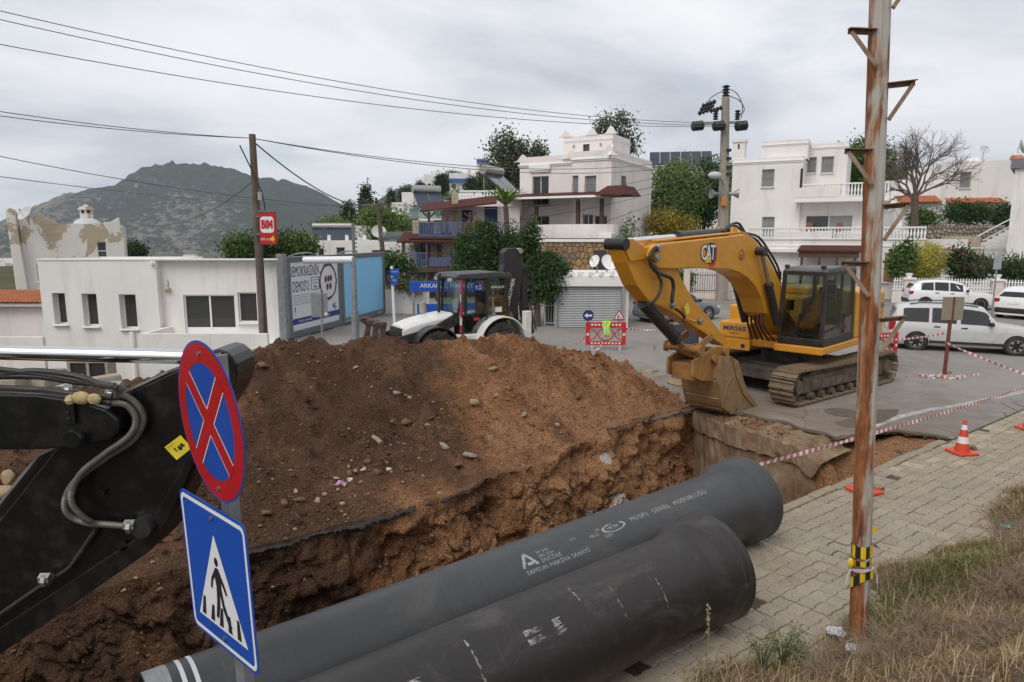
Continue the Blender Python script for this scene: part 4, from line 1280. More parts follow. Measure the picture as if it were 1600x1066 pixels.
# linkage
lk=onY([(478,640),(580,655)],.3)
hp=onY([(648,605)],.28)[0]
sp1=onY([(600,578)],.28)[0]
bk1=onY([(600,690)],.28)[0]
cl_=(q[0],q[1])
for s in(-1,1):
 MB().bar((cl_[0],s*.30,cl_[1]),(sp1[0],s*.30,sp1[1]),.05,.15).build('link_arm',M_cat_rust,exc,bevel=.01)
 MB().bar((cl_[0],s*.17,cl_[1]),(bk1[0],s*.17,bk1[1]),.08,.17).build('link_arm',M_cat_rust,exc,bevel=.01)
MB().cyl((cl_[0],-.42,cl_[1]),(cl_[0],.42,cl_[1]),.085,16).cyl((cl_[0],.40,cl_[1]),(cl_[0],.44,cl_[1]),.12,16).cyl((cl_[0],-.44,cl_[1]),(cl_[0],-.40,cl_[1]),.12,16).build('link_pin',M_cat_rust,exc,smooth=35)
# -- bucket
BYW=.44
lift=lambda l:[(x,z+.10)for x,z in l]
back=lift(onY([(640,700),(632,760),(630,830),(638,900),(650,955),(690,985),(735,977),(780,958),(812,942)],.44))
front=lift(onY([(765,880),(738,800),(715,722),(690,700)],.44))
bp=back+front
shell=MB()
inn=[]
for i,p in enumerate(back):
 a=Vector(back[max(i-1,0)]);b=Vector(back[min(i+1,len(back)-1)]);d=(b-a).normalized();nrm=Vector((-d.y,d.x))
 c_=Vector(bp[len(back)+1])-Vector(p)
 if nrm.dot(c_)<0:nrm=-nrm
 inn.append(Vector(p)+nrm*.035)
rows=[[Vector((p[0],y,p[1]))for p in back]for y in(-BYW,BYW)]
poly=[tuple(p)for p in back]+[tuple(p)for p in reversed(inn)]
shell.prism(poly,xz,-BYW,BYW)
bucket=shell.build('bucket',M_bucket,exc,bevel=.006)
for s in(-1,1):
 MB().prism(bp,xz,s*BYW,s*(BYW+.035)).build('bucket_side',M_bucket,bucket,bevel=.006)
 ed=lift(onY([(690,705),(720,722),(742,800),(770,880),(815,940),(800,950),(745,885),(712,800)],.44))
 MB().prism(ed,xz,s*(BYW+.035),s*(BYW+.06)).build('side_cutter',M_bucket,bucket,bevel=.005)
for i,(a,b)in enumerate(((1,2),(3,4),(4,5))):
 pa=Vector(back[a]);pb=Vector(back[b]);d=(pb-pa);nrm=Vector((-d.y,d.x)).normalized()
 if nrm.dot(Vector(bp[len(back)+1])-pa)>0:nrm=-nrm
 poly=[tuple(pa.lerp(pb,.12)),tuple(pa.lerp(pb,.78)),tuple(pa.lerp(pb,.74)+nrm*.03),tuple(pa.lerp(pb,.16)+nrm*.03)]
 MB().prism(poly,xz,-BYW+.01,BYW-.01).build('wear_strip',M_bucket,bucket,bevel=.005)
lipx=back[-1]
for k in range(4):
 y_=-BYW+.1+k*(2*BYW-.2)/3
 MB().prism([(lipx[0]+.22,lipx[1]+.06),(lipx[0]+.2,lipx[1]-.03),(lipx[0]-.24,lipx[1]-.04),(lipx[0]-.26,lipx[1]-.015)],xz,y_-.055,y_+.055).build('tooth',M_bucket,bucket,bevel=.01)
ears=onY([(560,668),(600,640),(648,630),(700,700),(640,800),(545,800),(500,780),(505,700)],.28)
for s in(-1,1):
 MB().prism(ears,xz,s*.27,s*.33).build('bucket_ear',M_cat_rust,bucket,bevel=.008)
tp=onY([(500,720),(560,705),(640,740),(640,790),(500,800)],.2)
MB().prism(tp,xz,-.27,.27).build('coupler',M_cat_rust,bucket,bevel=.015)
for(a,b)in((600,690),(655,655),(612,745)):
 p=onY([(a,b)],.3)[0]
 MB().cyl((p[0],-.40,p[1]),(p[0],.40,p[1]),.06,14).cyl((p[0],.38,p[1]),(p[0],.42,p[1]),.10,14).build('bucket_pin',M_cat_rust,bucket,smooth=35)
for(a,b)in((655,945),(688,948),(722,940)):
 p=onY([(a,b)],.47)[0]
 MB().cyl((p[0],BYW+.03,p[1]),(p[0],BYW+.045,p[1]),.022,8).build('bolt_hole',M_blackm,bucket)
rb=onY([(662,940),(655,880),(670,820),(700,770)],.44)
MB().tube([(p[0],BYW+.035,p[1])for p in rb],.012,6).build('side_rib',M_bucket,bucket)
# hoses on the stick
hose([(345,145),(325,150),(303,180),(303,225),(330,265),(375,285),(405,300),(415,340),(408,400),(412,440)],.038,stick,.33)
hose([(318,240),(340,280),(355,320),(345,370),(320,410),(290,420)],.032,stick,.34)
hose([(412,440),(450,465),(468,490),(462,510)],.03,stick,.28)
hose([(478,495),(520,510),(548,508)],.026,stick,.28,M_cat,'oil_pipe')
for(a,b)in((340,148),(330,195),(412,430),(545,508)):
 p=X.onY(*c6([(a,b)])[0],.33)
 MB().box(p,(.12,.1,.12),rot=Matrix.Rotation(.5,3,'Y')).build('hose_clamp',M_steel,stick,bevel=.015)
p=X.onY(*c6([(485,450)])[0],.25)
MB().box((p.x,.237,p.z),(.16,.008,.22),rot=Matrix.Rotation(.6,3,'Y')).build('yellow_sticker',paint('sticker_yellow',(.75,.62,.03),.5),stick)
# hoses at the boom foot
for k in range(5):
 y_=-.35+k*.15
 MB().tube(smooth_path([(1.7,y_,1.4),(1.9+.1*k,y_-.05,1.9),(2.1,y_*.7,2.1+.1*k),(1.9,y_*.6,2.6)]),.028,7).build('hose',M_hose,exc,smooth=True)
 # hexagon logo on the boom
lg0=X.onY(*c6([(585,180)])[0],BW);
def lp_(a,b,d=0):return Vector((lg0.x-a,BW+.002+d,lg0.z+b))
M_logo_red=paint('logo_red',(.50,.03,.04),.45,var=.05);M_logo_yel=paint('logo_yellow',(.78,.47,.03),.45,var=.05)
hexr=[(.02,.24),(.22,.24),(.36,.12),(.36,-.10),(.26,-.26),(.06,-.26)]
MB().prism(hexr,lambda a,b,d:lp_(a,b,d),0,.004).build('logo_plate',M_logo_red,boom)
hexb=[(-.02,.235),(.17,.235),(.30,.12),(.30,-.08),(.22,-.20),(.0,-.20)]
MB().prism(hexb,lambda a,b,d:lp_(a,b,d),.005,.008).build('logo_plate',M_blackm,boom)
text('logo_text','CAT',.44,M_blackm,boom,plane_mat(lp_(-.02,.02,.010),(-1,0,0),(0,0,1)),bold=.028,sx=.72,space=.86)
text('logo_text','CAT',.44,M_txt_white,boom,plane_mat(lp_(-.02,.02,.014),(-1,0,0),(0,0,1)),bold=.006,sx=.72,space=.86)
MB().prism([(-.17,-.175),(.12,-.175),(-.02,-.03)],lambda a,b,d:lp_(a,b,d),.018,.021).build('logo_triangle',M_logo_yel,boom)
# rear lettering on the counterweight side
text('lettering','336',.2,M_blackm,exc,plane_mat((-2.5,1.452,2.1),(-1,0,0),(0,0,1)))
# --- wheels shared by machine and cars
M_tyre=paint('tyre_rubber',(.024,.023,.022),.85,var=.2,dirt=.45,dcol=(.12,.10,.08),dscale=6)
M_rim=paint('rim_silver',(.40,.40,.40),.35,.6,var=.08,dirt=.2,dscale=9)
M_rim_dark=paint('rim_dirty',(.20,.16,.12),.6,.2,dirt=.5,dscale=7)
def wheel_at(par,c,r,w,rimr,lugs=0,spokes=5,rim_mat=None,side=1,name='wheel'):
 c=Vector(c);y=w/2
 m=MB().lathe([(-y*.8,rimr),(-y,rimr+(r-rimr)*.35),(-y,r-.05*r),(-y*.75,r),(y*.75,r),(y,r-.05*r),(y,rimr+(r-rimr)*.35),(y*.8,rimr)],c,(0,1,0),36)
 if lugs:
  for i in range(lugs):
   for s in(-1,1):
    a=2*PI*(i+(.5 if s>0 else 0))/lugs;a2=a+.22
    p=c+Vector((math.cos(a)*(r+.012),s*y*.98,math.sin(a)*(r+.012)));q=c+Vector((math.cos(a2)*(r+.012),s*.02,math.sin(a2)*(r+.012)))
    m.bar(p,q,.055,.05,up=Vector((math.cos(a),0,math.sin(a))))
 t=m.build(name,M_tyre,par,smooth=40)
 rm=MB().lathe([(-y*.5,rimr),(side*y*.78 if side>0 else y*.5,rimr),(side*y*.8,rimr*.93),(side*y*.45,rimr*.86),(side*y*.35,rimr*.25),(side*y*.55,rimr*.2),(side*y*.56,.001)],c,(0,1,0),28)if spokes==0 else MB().lathe([(-y*.5,rimr),(y*.78*side,rimr),(y*.8*side,rimr*.93),(y*.2*side,rimr*.88)],c,(0,1,0),28)
 if spokes:
  for i in range(spokes):
   a=2*PI*i/spokes+.3
   d=Vector((math.cos(a),0,math.sin(a)))
   rm.bar(c+d*rimr*.1+Vector((0,side*y*.62,0)),c+d*rimr*.92+Vector((0,side*y*.66,0)),rimr*.30,.02,up=(0,1,0))
  rm.cyl(c+Vector((0,side*y*.5,0)),c+Vector((0,side*y*.72,0)),rimr*.22,14)
 rm.build('rim',rim_mat or M_rim,t,smooth=40)
 if spokes:
  MB().cyl(c+Vector((0,side*y*.05,0)),c+Vector((0,side*y*.12,0)),rimr*.9,20).build('brake_disc',M_blackm,t)
 return t
 # --- backhoe loader behind the mound
BROT=PI+R(31)
_F=Vector((math.cos(BROT),math.sin(BROT),0));_L=Vector((-math.sin(BROT),math.cos(BROT),0))
BA=A(720.5,515,21.0);BA.z=0
BO=BA-_F*.28-_L*.74
BO.z=0
bh=thing('backhoe_loader','white and black backhoe loader standing behind the dirt mound','backhoe loader',BO,BROT)
B=Local(BO,BROT)
M_whitem=paint('machine_white',(.72,.71,.69),.4,var=.04,dirt=.3,dcol=(.40,.33,.26),dscale=2.5,coat=.2)
M_bglass=glass('cab_glass2',(.62,.78,.74),.03,trans=.88)
M_fork=paint('fork_brown',(.075,.05,.04),.8,var=.3,dirt=.5,dcol=(.17,.11,.08),dscale=6,bump=.3)
for x_,r_,rim in((1.22,.60,.34),(-1.05,.66,.36)):
 for s in(1,-1):wheel_at(bh,(x_,s*.86,r_),r_,.46,rim,14,0,M_rim_dark,s)
m=MB().b(-1.9,2.0,-.42,.42,.45,.95);m.b(-.9,.9,-.62,.62,.55,1.0);m.build('chassis',M_blackm,bh,bevel=.02)
# hood
sec=[(.42,1.02,1.66,.56),(1.0,1.00,1.60,.55),(1.7,.98,1.46,.52),(2.12,.92,1.33,.47)]
m=MB();rows=[]
for x_,z0,z1,hw in sec:
 rows.append([Vector((x_,-hw,z0)),Vector((x_,-hw,z1-.12)),Vector((x_,-hw+.12,z1)),Vector((x_,hw-.12,z1)),Vector((x_,hw,z1-.12)),Vector((x_,hw,z0))])
m.grid(rows);m.add(rows[-1],[(0,1,2,3,4,5)]);m.add(rows[0],[(5,4,3,2,1,0)])
m.build('hood',M_whitem,bh,bevel=.03,weld=True)
m=MB().prism([(2.06,.55),(2.24,.55),(2.15,1.27),(2.06,1.27)],xz,-.45,.45);gr=m.build('grille',M_blackm,bh,bevel=.01)
for k in range(9):
 z_=.64+k*.07;MB().b(2.235-(z_-.55)*.125,2.25-(z_-.55)*.125,-.40,.40,z_,z_+.03).build('grille_slat',M_blackm,gr)
for k in range(6):MB().b(1.15+k*.13,1.22+k*.13,.545-k*.012,.56-k*.012,1.12,1.22).build('hood_vent',M_blackm,bh)
MB().cyl((1.05,-.42,1.6),(1.05,-.42,1.95),.11,16).build('air_filter',paint('filter_tan',(.35,.30,.18),.6),bh,smooth=40)
MB().tube([(.66,-.05,1.6),(.66,-.05,2.75),(.60,-.05,2.86)],.048,12).build('exhaust_stack',M_blackm,bh,smooth=True)
# fenders
def fender(xc,zc,r,y0,y1,a0,a1,mat,th=.04):
 m=MB();n_=12
 out=[(xc+math.cos(a0+(a1-a0)*i/n_)*r,zc+math.sin(a0+(a1-a0)*i/n_)*r)for i in range(n_+1)]
 inn_=[(xc+math.cos(a0+(a1-a0)*i/n_)*(r-th),zc+math.sin(a0+(a1-a0)*i/n_)*(r-th))for i in range(n_+1)]
 m.prism(out+inn_[::-1],xz,y0,y1);return m
for s in(1,-1):
 fender(1.22,.60,.74,s*.62,s*1.1,R(15),R(172),M_blackm).build('front_fender',M_blackm,bh)
 m=fender(-1.05,.66,.86,s*.58,s*1.12,R(8),R(168),M_whitem,.05);m.build('rear_fender',M_whitem,bh,bevel=.02)
 MB().prism([(-.35,.98),(-.12,.86),(-.12,.62),(-.38,.62)],xz,s*.6,s*1.1).build('step_panel',M_whitem,bh,bevel=.02)
 MB().b(-.15,.55,s*.62,s*1.02,.62,.84).build('step_box',M_blackm,bh,bevel=.02)
 MB().b(-.3,.6,s*.6,s*.98,.84,1.0).build('sill',M_whitem,bh,bevel=.02)
 # cab
bc0,bc1,bw,bz0,bz1=-1.42,.30,.74,1.0,2.82
m=MB().b(bc0+.35,bc1,-bw,bw,.96,1.06);m.b(bc1-.04,bc1,-bw,bw,1.0,1.42);bcab=m.build('cab',M_blackm,bh)
def bpost(p,q,w=.07,d=.08,mat=M_blackm,nm='cab_post'):return MB().bar(p,q,w,d,up=(1,0,0)).build(nm,mat,bcab,bevel=.01)
for s in(1,-1):
 bpost((bc1-.02,s*bw,1.0),(bc1-.10,s*(bw-.05),bz1-.1),.06,.08)
 bpost((-.62,s*bw,1.0),(-.66,s*(bw-.04),bz1-.1));bpost((bc0-.02,s*(bw-.02),1.45),(bc0+.10,s*(bw-.06),bz1-.1))
 MB().prism([(bc0+.3,1.02),(-.62,1.02),(-.62,1.30),(bc0,1.52),(bc0,1.4)],xz,s*(bw-.03),s*(bw+.01)).build('side_sill',M_blackm,bcab)
 MB().quad((bc1-.05,s*(bw+.01),1.05),(-.60,s*(bw+.01),1.05),(-.63,s*(bw-.02),bz1-.15),(bc1-.11,s*(bw-.02),bz1-.15)).build('door_glass',M_bglass,bcab,fix=False)
 MB().quad((-.66,s*(bw+.005),1.35),(bc0+.04,s*(bw-.01),1.55),(bc0+.12,s*(bw-.05),bz1-.15),(-.69,s*(bw-.03),bz1-.15)).build('rear_side_glass',M_bglass,bcab,fix=False)
MB().quad((bc1+.0,-bw+.05,1.42),(bc1+.0,bw-.05,1.42),(bc1-.09,bw-.1,bz1-.15),(bc1-.09,-bw+.1,bz1-.15)).build('windscreen',M_bglass,bcab,fix=False)
MB().quad((bc0-.0,-bw+.05,1.5),(bc0-.0,bw-.05,1.5),(bc0+.10,bw-.1,bz1-.15),(bc0+.10,-bw+.1,bz1-.15)).build('rear_window',M_bglass,bcab,fix=False)
m=MB().prism([(bc1+.16,bz1-.12),(bc1+.20,bz1-.05),(bc1+.02,bz1+.05),(bc0+.3,bz1+.08),(bc0-.06,bz1+.04),(bc0-.10,bz1-.12)],xz,-bw-.05,bw+.05)
m.build('cab_roof',paint('roof_dark',(.045,.045,.047),.5,dirt=.3,dcol=(.15,.14,.13)),bcab,bevel=.035)
MB().b(bc0-.09,bc0-.05,bw-.18,bw+.06,bz1-.06,bz1).build('roof_lamp',M_redlamp,bcab)
for y_ in(-.62,-.48,.36,.52):
 o=MB().lathe([(0,.001),(0,.055),(-.05,.05),(-.06,.001)],(bc1+.22,y_,bz1-.14),(1,0,0),12).build('work_lamp',M_lampclear,bcab,smooth=40)
 # red and white striped door edge
for k in range(7):
 za,zb=1.05+k*.24,1.05+(k+1)*.24
 f0=(za-1.0)/1.8;f1=(zb-1.0)/1.8
 MB().bar((bc1+.015-.08*f0,bw+.03,za),(bc1+.015-.08*f1,bw+.03-.04*f1,zb),.05,.05,up=(1,0,0)).build('door_edge_stripe',M_red if k%3!=1 else M_whitem,bcab)
m=MB().b(-.75,-.2,-.28,.28,1.35,1.5).box((-.80,0,1.85),(.14,.52,.8)).b(-.6,-.3,-.2,.2,1.0,1.35);m.build('operator_seat',M_seat,bcab,bevel=.03)
m=MB().tube([(.15,0,1.1),(.02,0,1.65)],.04,8);m.lathe([(-.015,.17),(.0,.19),(.015,.17)],(0,0,1.68),(-.4,0,1),18);m.b(.1,.25,-.25,.25,1.05,1.6);m.build('steering_column',M_blackm,bcab)
m=MB().box((.30,.95,2.1),(.06,.2,.38)).tube([(.22,.72,2.5),(.3,.95,2.35)],.015,6);m.build('mirror',M_blackm,bh,bevel=.03)
m=MB().box((.30,-.95,2.1),(.06,.2,.38)).tube([(.22,-.72,2.5),(.3,-.95,2.35)],.015,6);m.build('mirror',M_blackm,bh,bevel=.03)
# stickers on the glass
for(x_,z_,s_,sz)in((-1.05,1.72,'',.16),):
 MB().b(x_-.12,x_+.12,bw+.02,bw+.024,z_-.09,z_+.07).build('sticker',M_whitem,bcab)
text('glass_lettering','0544 66 01 68',.13,M_txt_white,bcab,plane_mat((bc1-.06,.0,2.58),(0,1,0),(-.05,0,1)))
text('glass_lettering','0544 66 01',.11,M_txt_white,bcab,plane_mat((-1.05,bw-.02,2.42),(-1,0,0),(0,0,1)))
text('glass_lettering','T.İ.',.16,M_txt_white,bcab,plane_mat((-.35,bw+.0,2.42),(-1,0,0),(0,0,1)))
MB().box((-.25,bw+.025,1.45),(.2,.01,.09)).build('sticker',M_red,bcab)
# loader arms and ram
for s in(1,-1):
 m=MB().prism([(.32,1.50),(.50,1.62),(1.25,1.26),(2.5,1.02),(2.75,.90),(2.65,.74),(2.4,.80),(1.1,1.02),(.35,1.32)],xz,s*.60,s*.70)
 m.build('loader_arm',M_blackm,bh,bevel=.012)
 cyl2((.55,s*.56,1.05),(1.75,s*.56,.72),.62,.055,.03,'lift_ram',bh)
 MB().cyl((.42,s*.58,1.45),(.42,s*.74,1.45),.11,16).build('arm_pivot',M_blackm,bh,smooth=40)
 MB().tube(smooth_path([(2.2,s*.5,.9),(2.4,s*.5,.75),(2.45,s*.5,.5),(2.3,s*.5,.4)]),.03,7).build('hose',paint('hose_blue',(.03,.20,.42),.4),bh,smooth=True)
MB().bar((2.1,-.7,.55),(2.1,.7,.55),.16,.16).build('cross_tube',M_blackm,bh)
# fork carriage
fk=MB().bar((2.85,-.85,.98),(2.85,.85,.98),.09,.10).bar((2.95,-.85,.35),(2.95,.85,.35),.09,.10).build('fork_carriage',M_fork,bh,bevel=.01)
for y_ in(-.62,.05,.62):
 MB().prism([(2.7,1.02),(3.05,1.02),(3.05,.95),(2.86,.80),(2.98,.25),(2.80,.22),(2.72,.75),(2.66,.95)],xz,y_-.07,y_+.07).build('fork_plate',M_fork,fk,bevel=.01)
 MB().b(2.95,3.9,y_-.06,y_+.06,.20,.25).build('fork_tine',M_fork,fk)
fk.location.z=.52
# digging arm folded upright at the rear
MB().b(-2.10,-1.85,-.95,.95,.35,.75).build('slide_frame',M_whitem,bh,bevel=.02)
for s in(1,-1):MB().b(-2.16,-1.92,s*.88-.11,s*.88+.11,.12,1.62).build('stabiliser_post',M_whitem,bh,bevel=.02)
MB().b(-2.4,-2.1,-.2,.2,.45,1.2).build('swing_post',M_blackm,bh,bevel=.02)
def c7(l):return[(540+a/5,380+b/5)for a,b in l]
YB=.17
def onb(l,y):return[(p.x,p.z)for p in(B.onY(a,b,y)for a,b in c7(l))]
bpoly=onb([(1240,75),(1265,42),(1335,38),(1365,70),(1385,200),(1360,420),(1330,600),(1300,690),(1210,560),(1195,460),(1215,300),(1240,165)],YB)
ba=MB().prism(bpoly,xz,-YB,YB).build('digging_boom',M_blackm,bh,bevel=.02)
dpoly=onb([(1345,60),(1375,110),(1425,190),(1430,400),(1450,560),(1490,690),(1470,712),(1430,690),(1390,560),(1380,300),(1350,140)],YB)
MB().prism(dpoly,xz,-.12,.12).build('dipper',M_blackm,bh,bevel=.02)
pp=onb([(1340,60)],0)[0];MB().cyl((pp[0],-.24,pp[1]),(pp[0],.24,pp[1]),.09,14).build('boom_pin',M_steel,ba,smooth=40)
for l in([(1410,200),(1450,260),(1460,380),(1440,470),(1400,500)],[(1425,190),(1470,270),(1475,400),(1450,480)],[(1440,480),(1470,600),(1490,680)]):
 MB().tube(smooth_path([(p[0],.22,p[1])for p in onb(l,.22)]),.022,7).build('hose',M_hose,ba,smooth=True)
k1=onb([(1455,520)],.15)[0];k2=onb([(1475,690)],.15)[0];MB().cyl((k1[0],.15,k1[1]),(k2[0],.15,k2[1]),.035,10).build('piston_rod',M_chrome,ba,smooth=True)
lt=B.onY(*c7([(1285,400)])[0],YB)
up_=B.onY(*c7([(1247,350)])[0],YB)-B.onY(*c7([(1217,490)])[0],YB)
up_.y=0
xd=up_.normalized();yd=Vector((0,1,0)).cross(xd)
text('lettering','HİDROMEK',.19,M_txt_white,ba,plane_mat((lt.x,YB+.012,lt.z),xd,yd),sx=1.1)
MB().prism(onb([(1240,560),(1300,540),(1325,600),(1300,650),(1245,620)],.3),xz,-.28,.28).build('dig_bucket',M_bucket,bh,bevel=.02)
cyl2((-2.2,0,1.05),(pp[0]+.05,.0,pp[1]-1.2),.6,.06,.035,'boom_ram',bh)
MB().b(-2.17,-2.15,.78,.96,1.2,1.35).build('tail_lamp',paint('lamp_amber',(.75,.25,.02),.3),bh)
# --- cars
def car(label,loc,rz,Lc,Hc,Wc,kind,col,group='cars on the street',rails=False,r=.32):
 t=thing('parked_car',label,'car',loc,rz,group)
 hw=Wc/2
 # stations: x (0 rear .. 1 front), belt z, roof z, half width at belt, half width at roof
 if kind=='wagon':
  stn=[(0,.70,.44,.88,.80),(.012,.96,.64,.93,.74),(.05,.99,.915,.97,.74),(.10,.99,.975,.98,.76),(.3,.98,1.0,1,.77),(.5,.96,.99,1,.77),(.60,.95,.945,1,.76),(.70,.945,.0,1,.8),(.75,.95,0,.99,.8),(.86,.88,0,.97,.8),(.95,.76,0,.92,.8),(1,.60,0,.82,.8)]
  glass_rng=(.03,.70)
 elif kind=='suv':
  stn=[(0,.72,.47,.86,.78),(.015,1.0,.67,.93,.72),(.07,1.03,.86,.97,.70),(.14,1.03,.96,.98,.71),(.3,1.01,1.0,1,.74),(.48,.98,.985,1,.74),(.60,.96,.90,1,.73),(.71,.96,0,1,.8),(.76,.98,0,.99,.8),(.88,.92,0,.96,.8),(.96,.78,0,.90,.8),(1,.58,0,.80,.8)]
  glass_rng=(.04,.71)
 else:
  stn=[(0,.62,0,.82,.8),(.03,.95,0,.92,.8),(.15,.96,0,.97,.8),(.19,.955,0,.98,.74),(.29,.94,.955,.99,.70),(.40,.93,1.0,1,.72),(.52,.91,.985,1,.72),(.60,.90,.91,1,.72),(.71,.89,0,1,.78),(.76,.87,0,.99,.8),(.88,.80,0,.96,.8),(.96,.68,0,.9,.8),(1,.52,0,.8,.8)]
  glass_rng=(.18,.71)
 zb=.20
 rows=[];info=[]
 for x,bz,rz_,wb,wr in stn:
  xx_=(x-.5)*Lc
  bz_=bz;
  rzv=rz_*Hc if rz_>.3 else 0
  if kind!='x' and rzv<bz_+.03:rzv=bz_+.012;wr_=wb*.9
  else:wr_=wr
  w0=hw*wb
  rowl=[]
  for s in(1,):
   half=[(w0*.90,zb),(w0*.985,zb+.12),(w0*1.0,.55*bz_+.18),(w0*.985,bz_*.86),(w0*.95,bz_),(hw*wr_+(.0 if rzv>bz_+.05 else 0),rzv-.045 if rzv>bz_+.1 else bz_+.006),(hw*wr_*.86,rzv),(hw*wr_*.4,rzv+.018),(0,rzv+.022)]
  full=[(y,z)for y,z in half]+[(-y,z)for y,z in reversed(half[:-1])]
  rows.append([Vector((xx_,y,z))for y,z in full])
  info.append((xx_,w0*.95,bz_,hw*wr_,rzv))
 m=MB();m.grid(rows)
 n_=len(rows[0])
 m.add(rows[0],[tuple(range(n_))]);m.add(rows[-1],[tuple(reversed(range(n_)))])
 body=m.build('body',col,t,smooth=32,weld=True)
 md=body.modifiers.new('b','BEVEL');md.width=.02;md.segments=2;md.limit_method='ANGLE';md.angle_limit=R(28)
 # glazing set just proud of the shell
 M_carglass=glass('car_glass',(.018,.02,.022),.06)
 def lerp_info(x):
  for a,b in zip(info[:-1],info[1:]):
   if a[0]<=x<=b[0]:
    k=(x-a[0])/max(b[0]-a[0],1e-6);return[a[i]+(b[i]-a[i])*k for i in range(5)]
  return info[-1]
 def sidept(x,f,s):
  _,wb_,bz_,wr_,rz2=lerp_info(x)
  top=rz2-.045 if rz2>bz_+.1 else bz_+.006
  return Vector((x,s*(wb_+(wr_-wb_)*f+.012),bz_+(top-bz_)*f))
 gx0,gx1=(glass_rng[0]-.5)*Lc,(glass_rng[1]-.5)*Lc
 cuts={'wagon':[(.09,.255),(.275,.43),(.455,.635)],'suv':[(.13,.27),(.285,.44),(.455,.60)],'sedan':[(.235,.30),(.31,.455),(.475,.64)]}[kind]
 for s in(1,-1):
  for ci,(a,b)in enumerate(cuts):
   xs_=np.linspace((a-.5)*Lc,(b-.5)*Lc,7)
   rowb=[];rowt=[]
   for i,x in enumerate(xs_):
    x=float(x)
    k=lerp_info(x)
    hgt=(k[4]-.045)-k[2]
    ft_=.88*min(1,max(.05,(hgt-.02)/.2))
    rowb.append(sidept(x,.06,s));rowt.append(sidept(x,ft_,s))
   m=MB();m.grid([rowb,rowt]);w_=m.build('side_window',M_carglass,t,fix=False)
   # windscreen and rear window
 def crosspane(ia,ib,nm):
  a,b=info[ia],info[ib]
  pts=[]
  for(q,f)in((a,.12),(b,.10)):
   pts.append(q)
  xa,xb=a[0],b[0]
  def pt(q,yk,dz):
   zt=q[4]if q[4]>q[2]+.03 else q[2]+.012
   return Vector((q[0],yk*q[3]*.80,zt+dz))
  dx=.012 if xb>xa else-.012
  lo_,hi_=(b,a)if a[4]>b[4]else(a,b)
  P0=Vector((lo_[0],0,max(lo_[4],lo_[2]+.012)));P1=Vector((hi_[0],0,hi_[4]))
  nrm=Vector((abs(P1.z-P0.z),0,abs(P1.x-P0.x))).normalized()
  if lo_[0]<hi_[0]:nrm.x=-nrm.x
  off_=nrm*.024
  p0=P0.lerp(P1,.08);p1=P0.lerp(P1,.90)
  wl_=lo_[1]*.86 if lo_[4]<lo_[2]+.05 else lo_[3]*.86;wh_=hi_[3]*.82
  rows_=[]
  for k in range(7):
   yk=-1+2*k/6;sag=-.02*yk*yk
   rows_.append([p0+off_+Vector((sag*2*(1 if lo_[0]>hi_[0]else-1),yk*wl_,sag*.3)),p1+off_+Vector((0,yk*wh_,sag*.6))])
  MB().grid(rows_).build(nm,M_carglass,t,fix=False)
 if kind=='sedan':crosspane(7,8,'windscreen');crosspane(3,4,'rear_window')
 else:crosspane(6,7,'windscreen');crosspane(1,2,'rear_window')
 # wheels and arches
 M_arch=paint('arch_black',(.012,.012,.012),.9)
 for xk in(.185,.80):
  xw=(xk-.5)*Lc
  for s in(1,-1):
   MB().cyl((xw,s*(hw*.80),r),(xw,s*(hw*.992),r),r*1.16,28).build('wheel_arch',M_arch,t)
   wheel_at(t,(xw,s*(hw*.905),r),r,.205,r*.66,0,6,None,s)
   # door lines, handles, lamps, bumper strip, plate, mirrors
 for s in(1,-1):
  for xk in(.268,.445,.66):
   x=(xk-.5)*Lc;k=lerp_info(x)
   MB().bar((x,s*(k[1]/.95+.001),.32),(x,s*(k[1]+.002),k[2]),.006,.006).build('door_seam',M_blackm,t)
  for xk in(.31,.48):
   x=(xk-.5)*Lc;k=lerp_info(x)
   MB().box((x,s*(k[1]/.95*.99+.012),k[2]-.10),(.19,.03,.035)).build('door_handle',M_blackm,t,bevel=.008)
  k=lerp_info((.64-.5)*Lc)
  MB().box((k[0],s*(k[1]+.13),k[2]+.09),(.12,.20,.14)).build('side_mirror',M_blackm,t,bevel=.03)
  MB().bar(((.24-.5)*Lc+.12,s*hw*1.003,.34),((.76-.5)*Lc-.1,s*hw*1.003,.34),.02,.09).build('side_strip',M_blackm if kind!='sedan' else col,t,bevel=.006)
  xr=info[1][0]
  MB().box((xr+.05,s*hw*.80,info[1][2]-.10),(.22,.26,.20 if kind!='wagon' else .34)).build('tail_lamp',M_redlamp,t,bevel=.04)
  xf_=info[-2][0]
  MB().box((xf_+.02,s*hw*.70,info[-2][2]-.10),(.26,.34,.14)).build('headlamp',M_lampclear,t,bevel=.04)
 MB().box((info[0][0]+.04,0,.42),(.16,Wc*.86,.26)).build('rear_bumper',M_blackm if kind=='suv' else col,t,bevel=.05)
 MB().box((info[-1][0]-.03,0,.40),(.16,Wc*.80,.24)).build('front_bumper',col,t,bevel=.05)
 MB().box((info[0][0]-.012,0,.80),(.02,.52,.12)).build('number_plate',M_txt_white,t)
 MB().box((info[-1][0]+.0,0,.46),(.12,.9,.10)).build('grille',M_blackm,t)
 MB().box((info[-1][0]+.055,0,.38),(.02,.52,.11)).build('number_plate',M_txt_white,t)
 if rails:
  for s in(1,-1):
   ks=[lerp_info((x-.5)*Lc)for x in(.13,.2,.4,.56)]
   MB().tube([Vector((k[0],s*(k[3]*.90),k[4]+(.02 if i in(0,3)else .06)))for i,k in enumerate(ks)],.02,6).build('roof_rail',M_blackm,t,smooth=True)
 return t,info
M_carw=paint('car_white',(.56,.56,.555),.3,.15,var=.03,dirt=.3,dcol=(.42,.37,.31),dscale=1.6,coat=.5)
